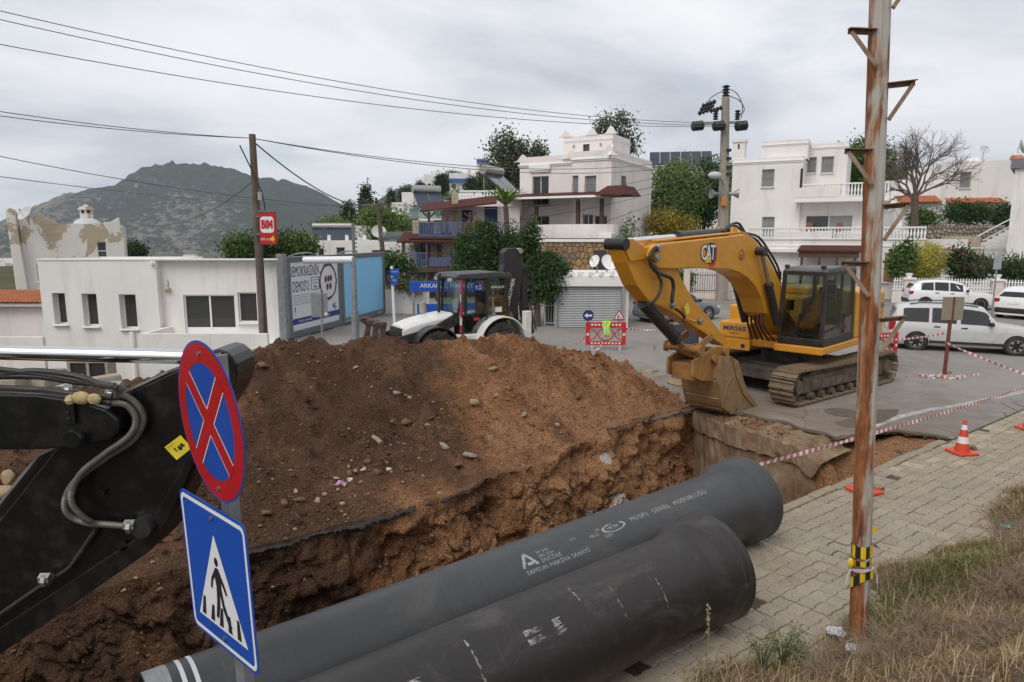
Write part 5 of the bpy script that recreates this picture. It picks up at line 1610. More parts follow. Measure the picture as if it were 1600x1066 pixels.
M_carw2=paint('car_white_clean',(.76,.76,.76),.25,var=.02,coat=.6)
M_carg=paint('car_grey',(.20,.23,.24),.35,.35,var=.04,coat=.5)
def car_line(px0,py0,px1,py1):
 p=G(px0,py0);q=G(px1,py1);return p,q
p=G(1430,547);q=G(1586,556)
d=(q-p).normalized();rz=math.atan2(d.y,d.x)
Lw=4.45
mid=(p+q)/2;
left_n=Vector((-d.y,d.x,0))
wb_real=(q-p).length
# near side is the right hand side of the car
Lw=wb_real/.615
car('dusty white estate car with black roof rails, passing beside the excavator',p+d*((.5-.185)*Lw)+left_n*.80,rz,Lw,1.64,1.74,'wagon',M_carw,'white cars on the street',True)
p=G(1408,483);q=G(1531,482.5)
d=Vector((.95,-.28,0)).normalized();p=G(1531,485)
Ls=4.38
car('clean white crossover parked by the white railing',p-d*(.30*Ls)+Vector((-d.y,d.x,0))*.86,math.atan2(d.y,d.x),Ls,1.60,1.80,'suv',M_carw2,'white cars on the street')
d=Vector((.83,.55,0)).normalized();p=G(1598,498)
car('white car with black rear bumper cut off by the frame edge',p+d*(.32*4.3)+Vector((-d.y,d.x,0))*.2,math.atan2(d.y,d.x),4.3,1.56,1.8,'suv',M_carw2,'white cars on the street')
p=G(1012,506.5);q=G(1110,499.5);d=(q-p).normalized()
Lg=(q-p).length/.615;Lg=4.25
car('silver grey saloon parked beyond the excavator boom',p+d*((.5-.185)*Lg+1.0)+Vector((-d.y,d.x,0))*.75,math.atan2(d.y,d.x),Lg,1.44,1.68,'sedan',M_carg,'cars parked across the street')
# --- building helpers
def plaster(name,col,peel=0.0,grime=.42):
 n=NT(name);src=n.pos()
 c=n.mix(n.ramp(n.noise(.5,5,.6,.3,src),[(.3,0.0),(.7,1.0)]),mul(col,.93),mul(col,1.03))
 st=n.noise(1.0,6,.68,.2,n.map((1.6,1.6,.22),src=src))
 c=n.mix(n.ramp(st,[(.52,0.0),(.80,grime)]),c,(.34,.30,.25))
 if peel:
  f=n.math('ADD',n.noise(.75,7,.62,.5,src),n.math('MULTIPLY',n.math('SUBTRACT',n.xyz(src)[2],3.3),.035))
  k=n.ramp(f,[(.562,0.0),(.585,1.0)])
  c=n.mix(k,c,n.mix(n.noise(6,5,.6,0,src),(.36,.29,.20),(.50,.42,.31)))
  n.bump(n.math('ADD',n.math('MULTIPLY',k,-1.0),n.math('MULTIPLY',n.noise(20,4,.6,0,src),.3)),.5,.03)
 else:
  n.bump(n.noise(18,4,.6,0,src),.15,.01)
 n.set(col=c,rough=.88,spec=.2)
 return n.mat
M_wallw=plaster('white_plaster',(.78,.75,.72))
M_wallpink=plaster('warm_white_plaster',(.78,.72,.69))
M_peel=plaster('peeling_plaster',(.70,.67,.62),1.0,.35)
M_trim=paint('white_trim',(.80,.79,.77),.6,var=.03,dirt=.1)
M_wframe=paint('window_frame_white',(.78,.78,.77),.4,var=.02)
M_glassd=glass('window_dark',(.055,.055,.054),.08)
M_curtain=paint('curtain',(.30,.31,.30),.8,var=.15,vscale=14)
M_ironb=paint('black_iron',(.022,.022,.024),.55)
M_woodb=paint('brown_timber',(.075,.038,.025),.7,var=.2,dirt=.25,dcol=(.14,.08,.05))
M_roofred=paint('red_roof_sheet',(.082,.026,.020),.8,var=.2,dirt=.25,dcol=(.05,.035,.03),spec=.15)
M_bluedoor=paint('navy_door',(.03,.04,.11),.5)
M_bluer=paint('blue_rail',(.10,.15,.32),.6,var=.2)
M_tile=NT('roof_tile');M_tile.set(col=M_tile.mix(M_tile.noise(14,4,.6),M_tile.ramp(M_tile.math('ADD',M_tile.math('MULTIPLY',M_tile.rnd(),.5),M_tile.math('MULTIPLY',M_tile.island(),.5)),[(.2,(.32,.085,.035)),(.8,(.52,.16,.06))]),(.36,.13,.06)),rough=.8);M_tile=M_tile.mat
M_greym=paint('galvanised',(.30,.32,.33),.5,.3,var=.12,dirt=.2,dcol=(.2,.19,.17))
def wall_panel(m,o,ex,W_,z0,z1,ops,inn,depth=.16):
 """wall face with real openings; o: lower left corner (3D, z ignored), ex: unit along, inn: unit inwards"""
 o=Vector(o);ex=Vector(ex);inn=Vector(inn)
 def P(x,z,d=0):return Vector((o.x,o.y,0))+ex*x+inn*d+Vector((0,0,z))
 xs=sorted({0.0,W_}|{a for x,z,w,h,*_ in ops for a in(x,x+w)})
 zs=sorted({z0,z1}|{a for x,z,w,h,*_ in ops for a in(z,z+h)})
 for i in range(len(xs)-1):
  for j in range(len(zs)-1):
   cx__,cz__=(xs[i]+xs[i+1])/2,(zs[j]+zs[j+1])/2
   if any(x<cx__<x+w and z<cz__<z+h for x,z,w,h,*_ in ops):continue
   m.quad(P(xs[i],zs[j]),P(xs[i+1],zs[j]),P(xs[i+1],zs[j+1]),P(xs[i],zs[j+1]))
 for x,z,w,h,*_ in ops:
  for a,b in(((x,z),(x+w,z)),((x+w,z),(x+w,z+h)),((x+w,z+h),(x,z+h)),((x,z+h),(x,z))):
   m.quad(P(*a),P(*b),P(*b,depth),P(*a,depth))
 return P
def opening(par,P,ex,inn,x,z,w,h,kind,depth=.16):
 ex=Vector(ex);inn=Vector(inn);up=Vector((0,0,1))
 d0=depth-.05
 nm='door' if 'door' in kind or kind=='french' else 'window'
 fr=.05 if w>.5 else .04
 m=MB()
 def fbar(a,b,t=fr):m.bar(P(*a,d0),P(*b,d0),t,.06,up=inn)
 fbar((x+fr/2,z),(x+fr/2,z+h));fbar((x+w-fr/2,z),(x+w-fr/2,z+h))
 fbar((x+fr,z+h-fr/2),(x+w-fr,z+h-fr/2));fbar((x+fr,z+fr/2),(x+w-fr,z+fr/2))
 nx={'french':2,'sliding':2,'triple':3}.get(kind,2 if w>1.0 else 1)
 for k in range(1,nx):fbar((x+w*k/nx,z+fr),(x+w*k/nx,z+h-fr),fr*1.3)
 if kind=='sash':fbar((x+fr,z+h*.52),(x+w-fr,z+h*.52))
 fm=M_bluedoor if kind=='bluedoor' else(M_ironb if kind=='dark' else M_wframe)
 if nm=='window' or kind=='french':
  f=m.build(nm,fm,par,bevel=.008)
 else:
  m.quad(P(x,z,d0+.02),P(x+w,z,d0+.02),P(x+w,z+h,d0+.02),P(x,z+h,d0+.02));f=m.build(nm,fm,par)
  return f
 for k in range(nx):
  a=x+w*k/nx+.02;b=x+w*(k+1)/nx-.02
  MB().quad(P(a,z+.02,depth-.02),P(b,z+.02,depth-.02),P(b,z+h-.02,depth-.02),P(a,z+h-.02,depth-.02)).build('pane',M_curtain if(kind in('sliding','curtain')and k==nx-1)or kind in('grille','belly')else M_glassd,f,fix=False)
 if kind in('grille','french','belly'):
  g=MB();nb=max(3,int(w/.13))
  dd=-.03 if kind=='belly' else .03
  for k in range(nb+1):
   a=x+.02+(w-.04)*k/nb
   if kind=='belly':
    g.tube([P(a,z,.02),P(a,z+h*.12,-.16),P(a,z+h*.35,-.10),P(a,z+h*.6,-.03),P(a,z+h,.02)],.012,5)
   else:g.bar(P(a,z,dd),P(a,z+h,dd),.016,.016)
  for q in(.08,.5,.92):g.bar(P(x,z+h*q,dd-.01),P(x+w,z+h*q,dd-.01),.016,.014)
  g.build('window_grille',M_ironb if kind!='grille' else M_ironb,f)
 if kind not in('french',):
  MB().bar(P(x-.05,z-.03,-.03),P(x+w+.05,z-.03,-.03),.20,.05,up=(0,0,1)).build('window_sill',M_trim,f,bevel=.008)
 return f
def block(par,x0,x1,y0,y1,z0,z1,mat,front=(),left=(),right=(),name='wall',depth=.16,roof=True):
 m=MB();jobs=[]
 for o,ex,W_,ops,inn in(((x0,y0),(1,0,0),x1-x0,front,(0,1,0)),((x1,y0),(0,1,0),y1-y0,right,(-1,0,0)),((x0,y1),(0,-1,0),y1-y0,left,(1,0,0)),((x1,y1),(-1,0,0),x1-x0,(),(0,-1,0))):
  P=wall_panel(m,(*o,0),ex,W_,z0,z1,list(ops),inn,depth);jobs.append((P,ex,inn,ops))
 if roof:m.quad((x0,y0,z1),(x1,y0,z1),(x1,y1,z1),(x0,y1,z1))
 w_=m.build(name,mat,par,weld=True)
 for P,ex,inn,ops in jobs:
  for op in ops:opening(w_,P,ex,inn,*op[:5],depth)
 return w_
def cornice(par,x0,x1,y0,y1,z,h=.22,out=.12,mat=None):
 m=MB()
 for k,(o_,zz)in enumerate(((out,z),(out*.55,z-h*.45))):
  m.b(x0-o_,x1+o_,y0-o_,y1+o_,zz-h*.28,zz+h*.14)
 return m.build('cornice',mat or M_trim,par,bevel=.02)
def horn(par,x,y,z,s,axis='x',mat=None,r=.5):
# small curved horn on a parapet
 prof=[(-r,0),(-r*.55,.12*s),(-.16,.48*s),(0,.62*s),(.16,.48*s),(r*.55,.12*s),(r,0)]
 m=MB()
 if axis=='x':m.prism(prof,lambda a,b,d:Vector((x+a,y+d,z+b)),-.11,.11)
 else:m.prism(prof,lambda a,b,d:Vector((x+d,y+a,z+b)),-.11,.11)
 return m.build('parapet_horn',mat or M_trim,par,bevel=.03)
def parapet(par,x0,x1,y0,y1,z,h,mat,t=.18,name='parapet'):
 m=MB().b(x0,x1,y0,y0+t,z,z+h).b(x0,x1,y1-t,y1,z,z+h).b(x0,x0+t,y0+t,y1-t,z,z+h).b(x1-t,x1,y0+t,y1-t,z,z+h)
 return m.build(name,mat,par)
def rail(par,p,q,h,mat,gap=.12,t=.025,name='railing',base=0.0):
 p=Vector(p);q=Vector(q);L_=(q-p).length;n_=max(2,int(L_/gap));up=Vector((0,0,1))
 m=MB().bar(p+up*h,q+up*h,.05,.05).bar(p+up*(base+.08),q+up*(base+.08),.04,.04)
 for i in range(n_+1):
  a=p.lerp(q,i/n_);m.bar(a+up*base,a+up*h,t,t,up=(q-p))
 return m.build(name,mat,par)
def solar(label,loc,rz,s=1.0):
 t=thing('solar_water_heater',label,'solar heater',loc,rz,'solar water heaters on the roofs')
 M_pan=glass('solar_panel',(.03,.04,.06),.12)
 for dx in(-.52,.52):
  m=MB();a=Matrix.Rotation(R(40),3,'X')
  m.box((dx*s,0,.55*s),(.98*s,1.7*s,.08*s),rot=a);m.build('collector',[M_pan],t)
 MB().cyl((-1.0*s,.75*s,1.35*s),(1.0*s,.75*s,1.35*s),.27*s,18).build('tank',M_steel,t,smooth=40)
 m=MB()
 for dx in(-.9,.9):
  m.bar((dx*s,.75*s,0),(dx*s,.75*s,1.1*s),.05,.05).bar((dx*s,-.62*s,0),(dx*s,-.62*s,.05*s),.05,.05).bar((dx*s,-.65*s,.05),(dx*s,.75*s,.05),.05,.05)
 m.build('stand',M_greym,t);return t
def dish(label,loc,rz,r=.45,h=.6,tilt=35,mat=None):
 t=thing('satellite_dish',label,'satellite dish',loc,rz,'satellite dishes')
 ax=Vector((0,-math.cos(R(tilt)),math.sin(R(tilt))))
 c=Vector((0,-.1,h))
 MB().lathe([(r*.32*(q*q),r*q+.001)for q in(1,.85,.7,.5,.3,.0)]+[(-.012+r*.32*(q*q),r*q+.001)for q in(0,.3,.5,.7,.85,1)],c,ax,24).build('reflector',mat or paint('dish_grey',(.52,.52,.51),.6),t,smooth=40)
 MB().tube([(0,0,0),(0,0,h),c],.03,8).build('mast',M_greym,t)
 b=MB().tube([c-Vector((0,0,r*.9)),c+ax*r*.95],.012,6);b.box(c+ax*r*.97,(.06,.06,.1));b.build('feed_arm',M_greym,t);return t
 # --- long white building on the left
o=A(58,407,26);x1=A(437,405,26).x;WL=x1-o.x
hb=thing('white_building','long low white flat roofed building with three slim windows','building',(o.x,26,-1.75),0)
def lx(px,Y=26):return(px-800)/FPX*Y*(CP+SP*0)-o.x
def fx(px,py,Y=26):return A(px,py,Y).x-o.x
def fz(py,Y=26,px=300):return A(px,py,Y).z+1.75
zt=fz(406)
sx_=fx(246,450)
ops=[]
for a,b,t_,bt in((83,103,458,507),(129,152,459,510),(187,213,460,514)):
 ops.append((fx(a,480),fz(bt),fx(b,480)-fx(a,480),fz(t_)-fz(bt),'win'))
block(hb,0,sx_,0,4,0,zt,M_wallw,front=ops,depth=.34,roof=False)
ops2=[(fx(287,480,26.3)-0,fz(525,26.3),fx(367,480,26.3)-fx(287,480,26.3),fz(461,26.3)-fz(525,26.3),'win'),(fx(372,480,26.3),fz(504,26.3),fx(402,480,26.3)-fx(372,480,26.3),fz(457,26.3)-fz(504,26.3),'win')]
block(hb,sx_+.002,WL,.3,9,0,zt-.6,M_wallw,front=[(a-sx_,b,c,d,e)for a,b,c,d,e in ops2])
MB().b(sx_+.002,WL,.3,.55,zt-.6,zt-.003).b(WL-.25,WL,.55,4,zt-.6,zt-.3).build('parapet',M_wallw,hb)
MB().quad((.02,.4,zt-.02),(sx_,.4,zt-.02),(sx_,4,zt-.5),(.02,4,zt-.5)).build('roof',M_trim,hb)
m=MB().b(fx(287,480,26.3)+.05,fx(367,480,26.3)-.05,.395,.43,fz(525,26.3)+.05,fz(512,26.3));m.build('door_panel',M_wframe,hb)
m=MB().b(-.02,WL+.02,-.03,.36,zt-.02,zt+.035);m.build('roof_edge',M_trim,hb)
MB().b(sx_+.1,WL,-1.75,-1.55,0,fz(521,24.4)).b(sx_+.1,sx_+.3,-1.55,.3,0,fz(521,24.4)).build('terrace_wall',M_wallw,hb)
MB().b(sx_+.3,WL,-1.55,.3,0,fz(540,25)).build('terrace_floor',M_trim,hb)
MB().cyl((fx(238,412),-.16,fz(412)),(fx(238,412),.1,fz(412)),.07,10).build('roof_spout',M_trim,hb)
m=MB().ball((fx(263,452,26.3),.22,fz(452,26.3)),.12,10).cyl((fx(263,445,26.3),.28,fz(438,26.3)),(fx(263,445,26.3),.25,fz(450,26.3)),.02,6);m.build('wall_lamp',paint('lamp_tan',(.45,.38,.28),.5),hb,smooth=True)
MB().cyl((fx(207,516),-.05,0),(fx(207,516),-.05,fz(518)),.09,10).build('drain_pipe',M_trim,hb,smooth=40)
# rubble blocks by its foot
M_blk2=paint('rubble_concrete',(.36,.31,.25),.9,var=.2,dirt=.4,dcol=(.2,.15,.1),bump=.5,bscale=20)
for px,py,Y,sz,lab in((78,583,21.5,(1.2,.5,.5),'wide pale concrete block behind the black hoses'),(165,588,21.3,(.9,.6,.35),'squat pale rubble block at the left end of the mound'),(20,592,20.5,(1.6,.5,.5),'broken concrete ledge at the left edge behind the hoses')):
 p=A(px,py,Y)
 ob=MB().box((0,0,0),sz,taper=(.85,.8)).build('concrete_block',M_blk2,bevel=.06);ob.location=(p.x,p.y,p.z-.15);ob.rotation_euler=(.05,.04,px*.1);tag(ob,lab,'concrete block')
p=A(137,580,23)
m=MB().b(-.9,.9,0,.5,-.35,.32);t=thing('vent_box','dark barred basement opening low beside the white building','vent',p)
m=MB().b(-.62,.62,.06,.5,-.30,.28);m.build('recess',M_ironb,t)
m=MB().b(-.7,.7,0,.5,.28,.38).b(-.7,-.6,0,.5,-.35,.28).b(.6,.7,0,.5,-.35,.28).b(-.05,.05,0,.1,-.35,.28);m.build('surround',M_blk2,t)
# --- peeling tower house
Yp=37
o=A(30,345,Yp);W_=A(191,345,Yp).x-o.x;zb_=-6.0
hp_=thing('old_house','old white house with peeling plaster and pointed parapet corners','house',(o.x,Yp,zb_),R(28))
HPL=Local((o.x,Yp,0),R(28));W_=HPL.onY(191,350,0).x
def qx(px):return HPL.onY(px,380,0).x
def qz(py):return A(100,py,Yp+1.6).z-zb_
block(hp_,0,W_,0,7,0,qz(352),M_peel,front=[(qx(151),qz(408),qx(166)-qx(151),qz(378)-qz(408),'sash'),(-.001+.55,qz(438),.32,qz(412)-qz(438),'win')])
MB().prism([(0,0),(.22,0),(.12,qz(352)),(0,qz(327)),(-.42,qz(327)),(-.50,qz(340))]if False else[(-.25,0),(.45,0),(-.12,qz(331)),(-.32,qz(327)),(-.52,qz(331))],lambda a,b,d:Vector((a,d,b)),-.3,.5).build('buttress',M_peel,hp_,bevel=.04)
def par_prof(pts,y0,y1):return MB().prism([(qx(a),qz(b))for a,b in pts],lambda a,b,d:Vector((a,d,b)),y0,y1)
par_prof([(32,353),(30,334),(36,337),(44,345),(52,336),(58,347),(66,333),(73,341),(80,344),(90,346),(95,352)],0,.2).build('parapet',M_peel,hp_,bevel=.03)
par_prof([(163,353),(165,347),(175,347),(184,342),(189,339),(191,353)],0,.2).build('parapet',M_peel,hp_,bevel=.03)
par_prof([(95,352),(163,352),(163,350),(95,350)],0,.2).build('parapet',M_peel,hp_)
dm=A(140,352,Yp+2);dmx=qx(136)+.0
MB().ball((dmx,1.6,qz(354)),.75,20,sc=(1,1,.72)).build('dome',paint('dome_grey',(.50,.52,.54),.6),hp_,smooth=True)
m=MB().box((dmx,1.6,qz(335)),(.62,.62,.95)).box((dmx,1.6,qz(326)),(.8,.8,.07));m.box((dmx,1.6,qz(322)),(.74,.74,.3),taper=(.1,.1));m.build('chimney',M_peel,hp_)
for sx2 in(-.15,.12):MB().box((dmx+sx2,1.285,qz(330)),(.14,.02,.18)).build('chimney_vent',M_ironb,hp_)
dd_=A(46,352,Yp-.3);dish('round grey satellite dish on the peeling parapet',(dd_.x,dd_.y,dd_.z),R(-20),.42,.55)
# orange tiled lean-to
Yt=30.5
p0=A(-70,480,Yt);p1=A(66,478,Yt)
ht=thing('tiled_shed','low house with bright orange clay tile roof at the left edge','house',(p0.x,Yt,-1.75),0)
Wt=p1.x-p0.x;ze=A(0,474,Yt).z+1.75;zr=A(0,455,Yt+2.2).z+1.75
block(ht,.1,Wt-.1,.5,4,0,ze-.05,M_wallpink)
MB().b(0,Wt,.12,.32,ze-.16,ze-.02).build('eave_board',M_wallpink,ht)
MB().quad((0,.05,ze),(Wt,.05,ze),(Wt,2.2,zr),(0,2.2,zr)).build('roof',M_tile,ht,fix=False)
rf_=ht.children[-1]
tl=MB();n_=6
rowa=[]
for k in range(n_+1):
 a=PI*k/n_;rowa.append((math.cos(a)*.088,math.sin(a)*.07))
tl.grid([[Vector((x,-.21,z+.0))for x,z in rowa],[Vector((x*.88,.21,z*.9+.012))for x,z in rowa]])
t0=None
sl=math.atan2(zr-ze,2.15)
for j in range(6):
 for i in range(int(Wt/.19)):
  if t0 is None:t0=tl.build('roof_tile',M_tile,rf_,fix=True,smooth=True);o_=t0
  else:o_=t0.copy();COL.objects.link(o_)
  k=.15+j*.37
  o_.location=(.09+i*.19+random.uniform(-.006,.006),.05+math.cos(sl)*k,ze+.01+math.sin(sl)*k);o_.rotation_euler=(sl-.03,0,random.uniform(-.03,.03))
  # low wall in front of it
m=MB();pa_=A(-60,535,28);pb=A(66,527,28)
lw=MB().b(0,pb.x-pa_.x,0,.2,-1.75-0,pb.z).build('low_wall',M_wallpink);lw.location=(pa_.x,28,0);tag(lw,'low pinkish garden wall below the orange tiled roof','wall')
# --- house behind the billboards
Yb=62
o=A(470,400,Yb)
hc=thing('white_villa','low white villa with curved parapet ends behind the billboards','house',(o.x,Yb,-1),0)
W_=A(632,400,Yb).x-o.x;zt=A(550,376,Yb).z+1
block(hc,0,W_*.62,0,8,0,zt,M_wallw,front=[(1.6,zt-1.6,.5,.9,'dark'),(3.2,zt-1.5,.8,.9,'win')])
block(hc,W_*.6,W_,-2,6,0,zt-.35,M_wallw,front=[(1.2,zt-2.2,1.6,1.4,'win')])
MB().prism([(W_*.6,zt-.35),(W_*.6,zt+.3),(W_*.66,zt+.12),(W_*.8,zt-.05),(W_*.93,zt+.12),(W_,zt-.0),(W_,zt-.35)],lambda a,b,d:Vector((a,d,b)),-2,-1.8).build('parapet',M_trim,hc)
for k in range(4):MB().box((W_*.1+k*1.6,.3,zt+.25),(.25,.25,.5)).build('parapet_post',M_trim,hc)
for px in(505,535):solar('solar water heater on the villa roof behind the billboards' if px==505 else 'second solar heater on the villa roof, nearer the lamp mast',(A(px,370,Yb+3).x,Yb+3,zt-1),R(10))
p=A(592,378,58);dish('white satellite dish beside the timber utility pole',(p.x,p.y,p.z),R(15),.62,.75)
# --- stone and timber house with verandas
Yv=45
o=A(622,420,Yv)
hv=thing('veranda_house','two storey house with timber verandas, blue railings and red sheet roofs','house',(o.x,Yv,0),0)
def vx(px,y=0):return A(px,380,Yv+y).x-o.x
def vz(py,y=0):return A(700,py,Yv+y).z
M_stonew=paint('pale_stone',(.46,.40,.31),.9,var=.25,vscale=9,dirt=.4,dcol=(.25,.2,.14),dscale=7,bump=.6,bscale=14)
block(hv,vx(690,2.5),vx(812,2.5),2.5,9,0,vz(335,2.5),M_wallpink,front=[(vx(722,2.5)-vx(690,2.5),vz(362,2.5),.75,1.45,'bluedoor'),(vx(757,2.5)-vx(690,2.5),vz(362,2.5),.9,1.7,'bluedoor'),(vx(676+28,2.5)-vx(690,2.5),vz(404,2.5),.8,1.45,'bluedoor'),(vx(735,2.5)-vx(690,2.5),vz(404,2.5),.9,1.5,'bluedoor')])
block(hv,vx(646,2.6),vx(690,2.6)-.01,2.6,9,0,vz(345,2.6),M_stonew,front=[(.45,vz(372,2.6),1.0,vz(348,2.6)-vz(372,2.6),'dark'),(.5,vz(406,2.6),.9,1.2,'dark')])
# stone pillars made of stacked blocks
def stone_pillar(par,x,y,w,d_,z0,z1):
 pl=MB().b(x-w*.42,x+w*.42,y-d_*.42,y+d_*.42,z0,z1).build('pillar',M_stonew,par)
 z=z0
 while z<z1-.05:
  h=min(random.uniform(.18,.28),z1-z)
  k=random.uniform(.35,.65)
  MB().b(x-w/2,x-w/2+w*k-.01,y-d_/2,y+d_/2,z,z+h-.015).build('stone',M_stonew,pl,bevel=.02)
  MB().b(x-w/2+w*k+.01,x+w/2,y-d_/2-.01,y+d_/2,z,z+h-.015).build('stone',M_stonew,pl,bevel=.02)
  z+=h
for px,y_ in((651,2.2),(684,2.2)):
 stone_pillar(hv,vx(px,y_),y_,.46,.4,vz(380,y_),vz(344,y_));stone_pillar(hv,vx(px-6,y_),y_,.46,.4,vz(418,y_),vz(382,y_))
stone_pillar(hv,vx(712,1.5),1.5,.42,.42,vz(372,1.5),vz(300,1.5))
# verandas: floors, posts, roofs, rails
def slopeslab(x0,x1,y0,y1,z0f,z1f,t,mat,nm,tilt=0.0):
 m=MB();m.add([(x0,y0,z0f),(x1,y0,z0f+tilt),(x1,y1,z1f+tilt),(x0,y1,z1f),(x0,y0,z0f+t),(x1,y0,z0f+t+tilt),(x1,y1,z1f+t+tilt),(x0,y1,z1f+t)],[(3,2,1,0),(4,5,6,7),(0,1,5,4),(1,2,6,5),(2,3,7,6),(3,0,4,7)])
 return m.build(nm,mat,hv)
slopeslab(vx(622),vx(742),-.6,2.6,vz(379),vz(371,2.6)+.25,.10,M_roofred,'lower_roof')
slopeslab(vx(656),vx(776),.2,2.7,vz(332,0),vz(325,2.6)+.2,.10,M_roofred,'upper_roof',.55)
for k in range(14):MB().bar((vx(624)+k*.36,-.55,vz(379)-.05),(vx(624)+k*.36,2.5,vz(371,2.6)+.18),.06,.08).build('rafter',M_woodb,hv)
for px in(632,668,708,745):MB().box((vx(px),-.4,(vz(378)+0)/2),(.18,.18,vz(378))).build('post',M_woodb,hv)
for px in(671,699,735):
 MB().box((vx(px,.4),.4,(vz(331)+vz(372))/2),(.16,.16,vz(331)-vz(372))).build('post',M_woodb,hv)
 for s in(-1,1):MB().bar((vx(px,.4),.4,vz(340)),(vx(px,.4)+s*.4,.4,vz(332)),.1,.1).build('brace',M_woodb,hv)
MB().b(vx(628),vx(800),-.6,2.6,vz(424),vz(418)).build('floor_slab',M_woodb,hv)
MB().b(vx(640),vx(800),-.2,2.6,vz(373),vz(370)).build('floor_slab',M_woodb,hv)
M_rugblue=paint('blue_cloth',(.16,.22,.42),.85,var=.3,vscale=9)
for a,b in((633,668),(669,708),(709,745),(746,798)):
 rail(hv,(vx(a),-.5,vz(418)),(vx(b),-.5,vz(418)),.95,M_woodb if a==669 else M_bluer,.11,.03)
MB().b(vx(671),vx(706),-.46,-.43,vz(417),vz(402)).build('hanging_cloth',M_rugblue,hv)
rail(hv,(vx(655),.05,vz(370)),(vx(735),.05,vz(370)),.9,M_bluer,.10,.035);rail(hv,(vx(735),.05,vz(370)),(vx(800),.05,vz(370)),.9,M_bluer,.12,.03)
MB().bar((vx(640),-.4,.3),(vx(700),-.3,vz(420)),.25,.12).bar((vx(650),-.4,.3),(vx(710),-.3,vz(420)),.05,.05).build('outer_stair',M_bluedoor,hv)
MB().b(vx(634),vx(700),.5,.7,0,vz(424)).build('base_wall',M_woodb,hv)
# roof terrace with balustrade, solar heater
zt_=vz(333,4)
block(hv,vx(722,4),vx(815,4),4.2,10,vz(335,2.5)-.02,vz(310,4),M_wallpink)
bal=MB();
for k in range(22):
 x_=vx(718,4)+.1+k*.21
 bal.lathe([(0,.05),(.12,.05),(.2,.085),(.36,.045),(.46,.06)],(x_,4.3,vz(310,4)),(0,0,1),8)
bal.b(vx(718,4),vx(718,4)+4.7,4.2,4.4,vz(310,4)+.46,vz(310,4)+.56);bal.build('balustrade',M_trim,hv)
horn(hv,vx(748,4),4.35,vz(312,4),1.0,'x',None,.9)
solar('big solar water heater on the terrace above the verandas',(A(786,295,Yv+6).x,Yv+6,vz(303,6)),R(60),1.25)
solar('dark solar panels on the roof left of the stone chimney',(A(672,320,Yv+8).x,Yv+8,vz(326,8)),R(25),1.1)
block(hv,vx(655,7),vx(695,7),7,11,0,vz(327,7),M_wallw)
MB().b(vx(640,5),vx(700,5),5,5.04,vz(342,5),vz(326,5)).build('glass_balustrade',glass('green_glass',(.45,.60,.54),.05,trans=.8),hv)
gb=MB().b(vx(596,5),vx(645,5),5,5.04,vz(378,5),vz(362,5)).build('glass_balustrade',glass('green_glass'),hv)
# --- white house with pointed parapet (centre)
Yc=46
cor=A(956,243,Yc)
HR=math.atan2(-.48,.87)
hm=thing('white_house','tall white house with pointed parapet and stair tower, above the stone wall','house',(cor.x,cor.y,0),HR)
ztop=cor.z
LW,RW=7.1,8.6
def mloc(px,py,yl=0.0):
 q=Local((cor.x,cor.y,0),HR).onY(px,py,yl);return q
def mrect(a,t_,b,bt,yl=0.0):
 p=mloc(a,t_,yl);q=mloc(b,bt,yl);return p.x,q.z,q.x-p.x,p.z-q.z
def orel(a,t_,b,bt,x0,kind,yl=0.0):
 x,z,w,h=mrect(a,t_,b,bt,yl);return(x-x0,z,w,h,kind)
xm_=mloc(894,250).x
terr=mloc(900,363).z-.1
block(hm,-LW,xm_,.5,RW,0,ztop,M_wallpink,front=[orel(832,276,857,322,-LW,'french',.5),orel(832,338,858,366,-LW,'french',.5)])
rl=[(1.9,mloc(971,303).z+.2,.9,1.15,'belly')]
block(hm,xm_+.002,0,0,RW,0,ztop+.12,M_wallpink,front=[orel(914,275,931,303,xm_,'belly'),orel(911,335,926,363,xm_,'french'),(.05,mloc(890,303).z,.42,1.2,'belly'),orel(929,337,948,363,xm_,'french')],right=rl)
cornice(hm,-LW,xm_-.15,.5,RW,ztop-.25);cornice(hm,xm_,0,0,RW,ztop-.12)
for(x,y,s,ax)in((-LW+.2,.6,1.1,'x'),(-LW*.62,.62,.0,'x'),(xm_-.2,.45,1.5,'x'),(-.25,.1,1.7,'x'),(-.1,RW-3,1.0,'y'),(-.1,.3,1.6,'y')):
 if s:horn(hm,x,y,ztop-.02,s*.75,ax,M_wallpink,.75)
parapet(hm,-LW,xm_,.5,RW,ztop-.02,.3,M_wallpink);parapet(hm,xm_+.01,0,0,RW-.01,ztop+.1,.28,M_wallpink)
# decorative hood over the french window
x,z,w,h=mrect(828,258,861,266,.5)
MB().b(x,x+w,.30,.49,z,z+h).b(x+.1,x+w-.1,.36,.5,z-.12,z).build('window_hood',M_trim,hm,bevel=.03)
# stair tower
tx0,tx1=mloc(881,230,3.5).x,mloc(957,230,3.5).x
tz=mloc(900,213,3.5).z
block(hm,tx0,tx1,3.5,7.2,ztop,tz,M_wallpink,front=[(mloc(911,230,3.5).x-tx0,mloc(911,238,3.5).z,.5,.55,'dark')])
cornice(hm,tx0,tx1,3.5,7.2,tz-.3,.16,.07)
for(x,y,s,ax)in((tx0+.15,3.55,1.2,'x'),((tx0+tx1)/2+.3,3.55,1.1,'x'),(tx1-.15,3.55,1.3,'x')):horn(hm,x,y,tz-.02,s*.7,ax,M_wallpink,.6)
for dx in(.8,2.9):MB().cyl((tx0+dx,3.42,tz-.7),(tx0+dx,3.5,tz-.7),.09,10).build('tower_lamp',M_greym,hm)
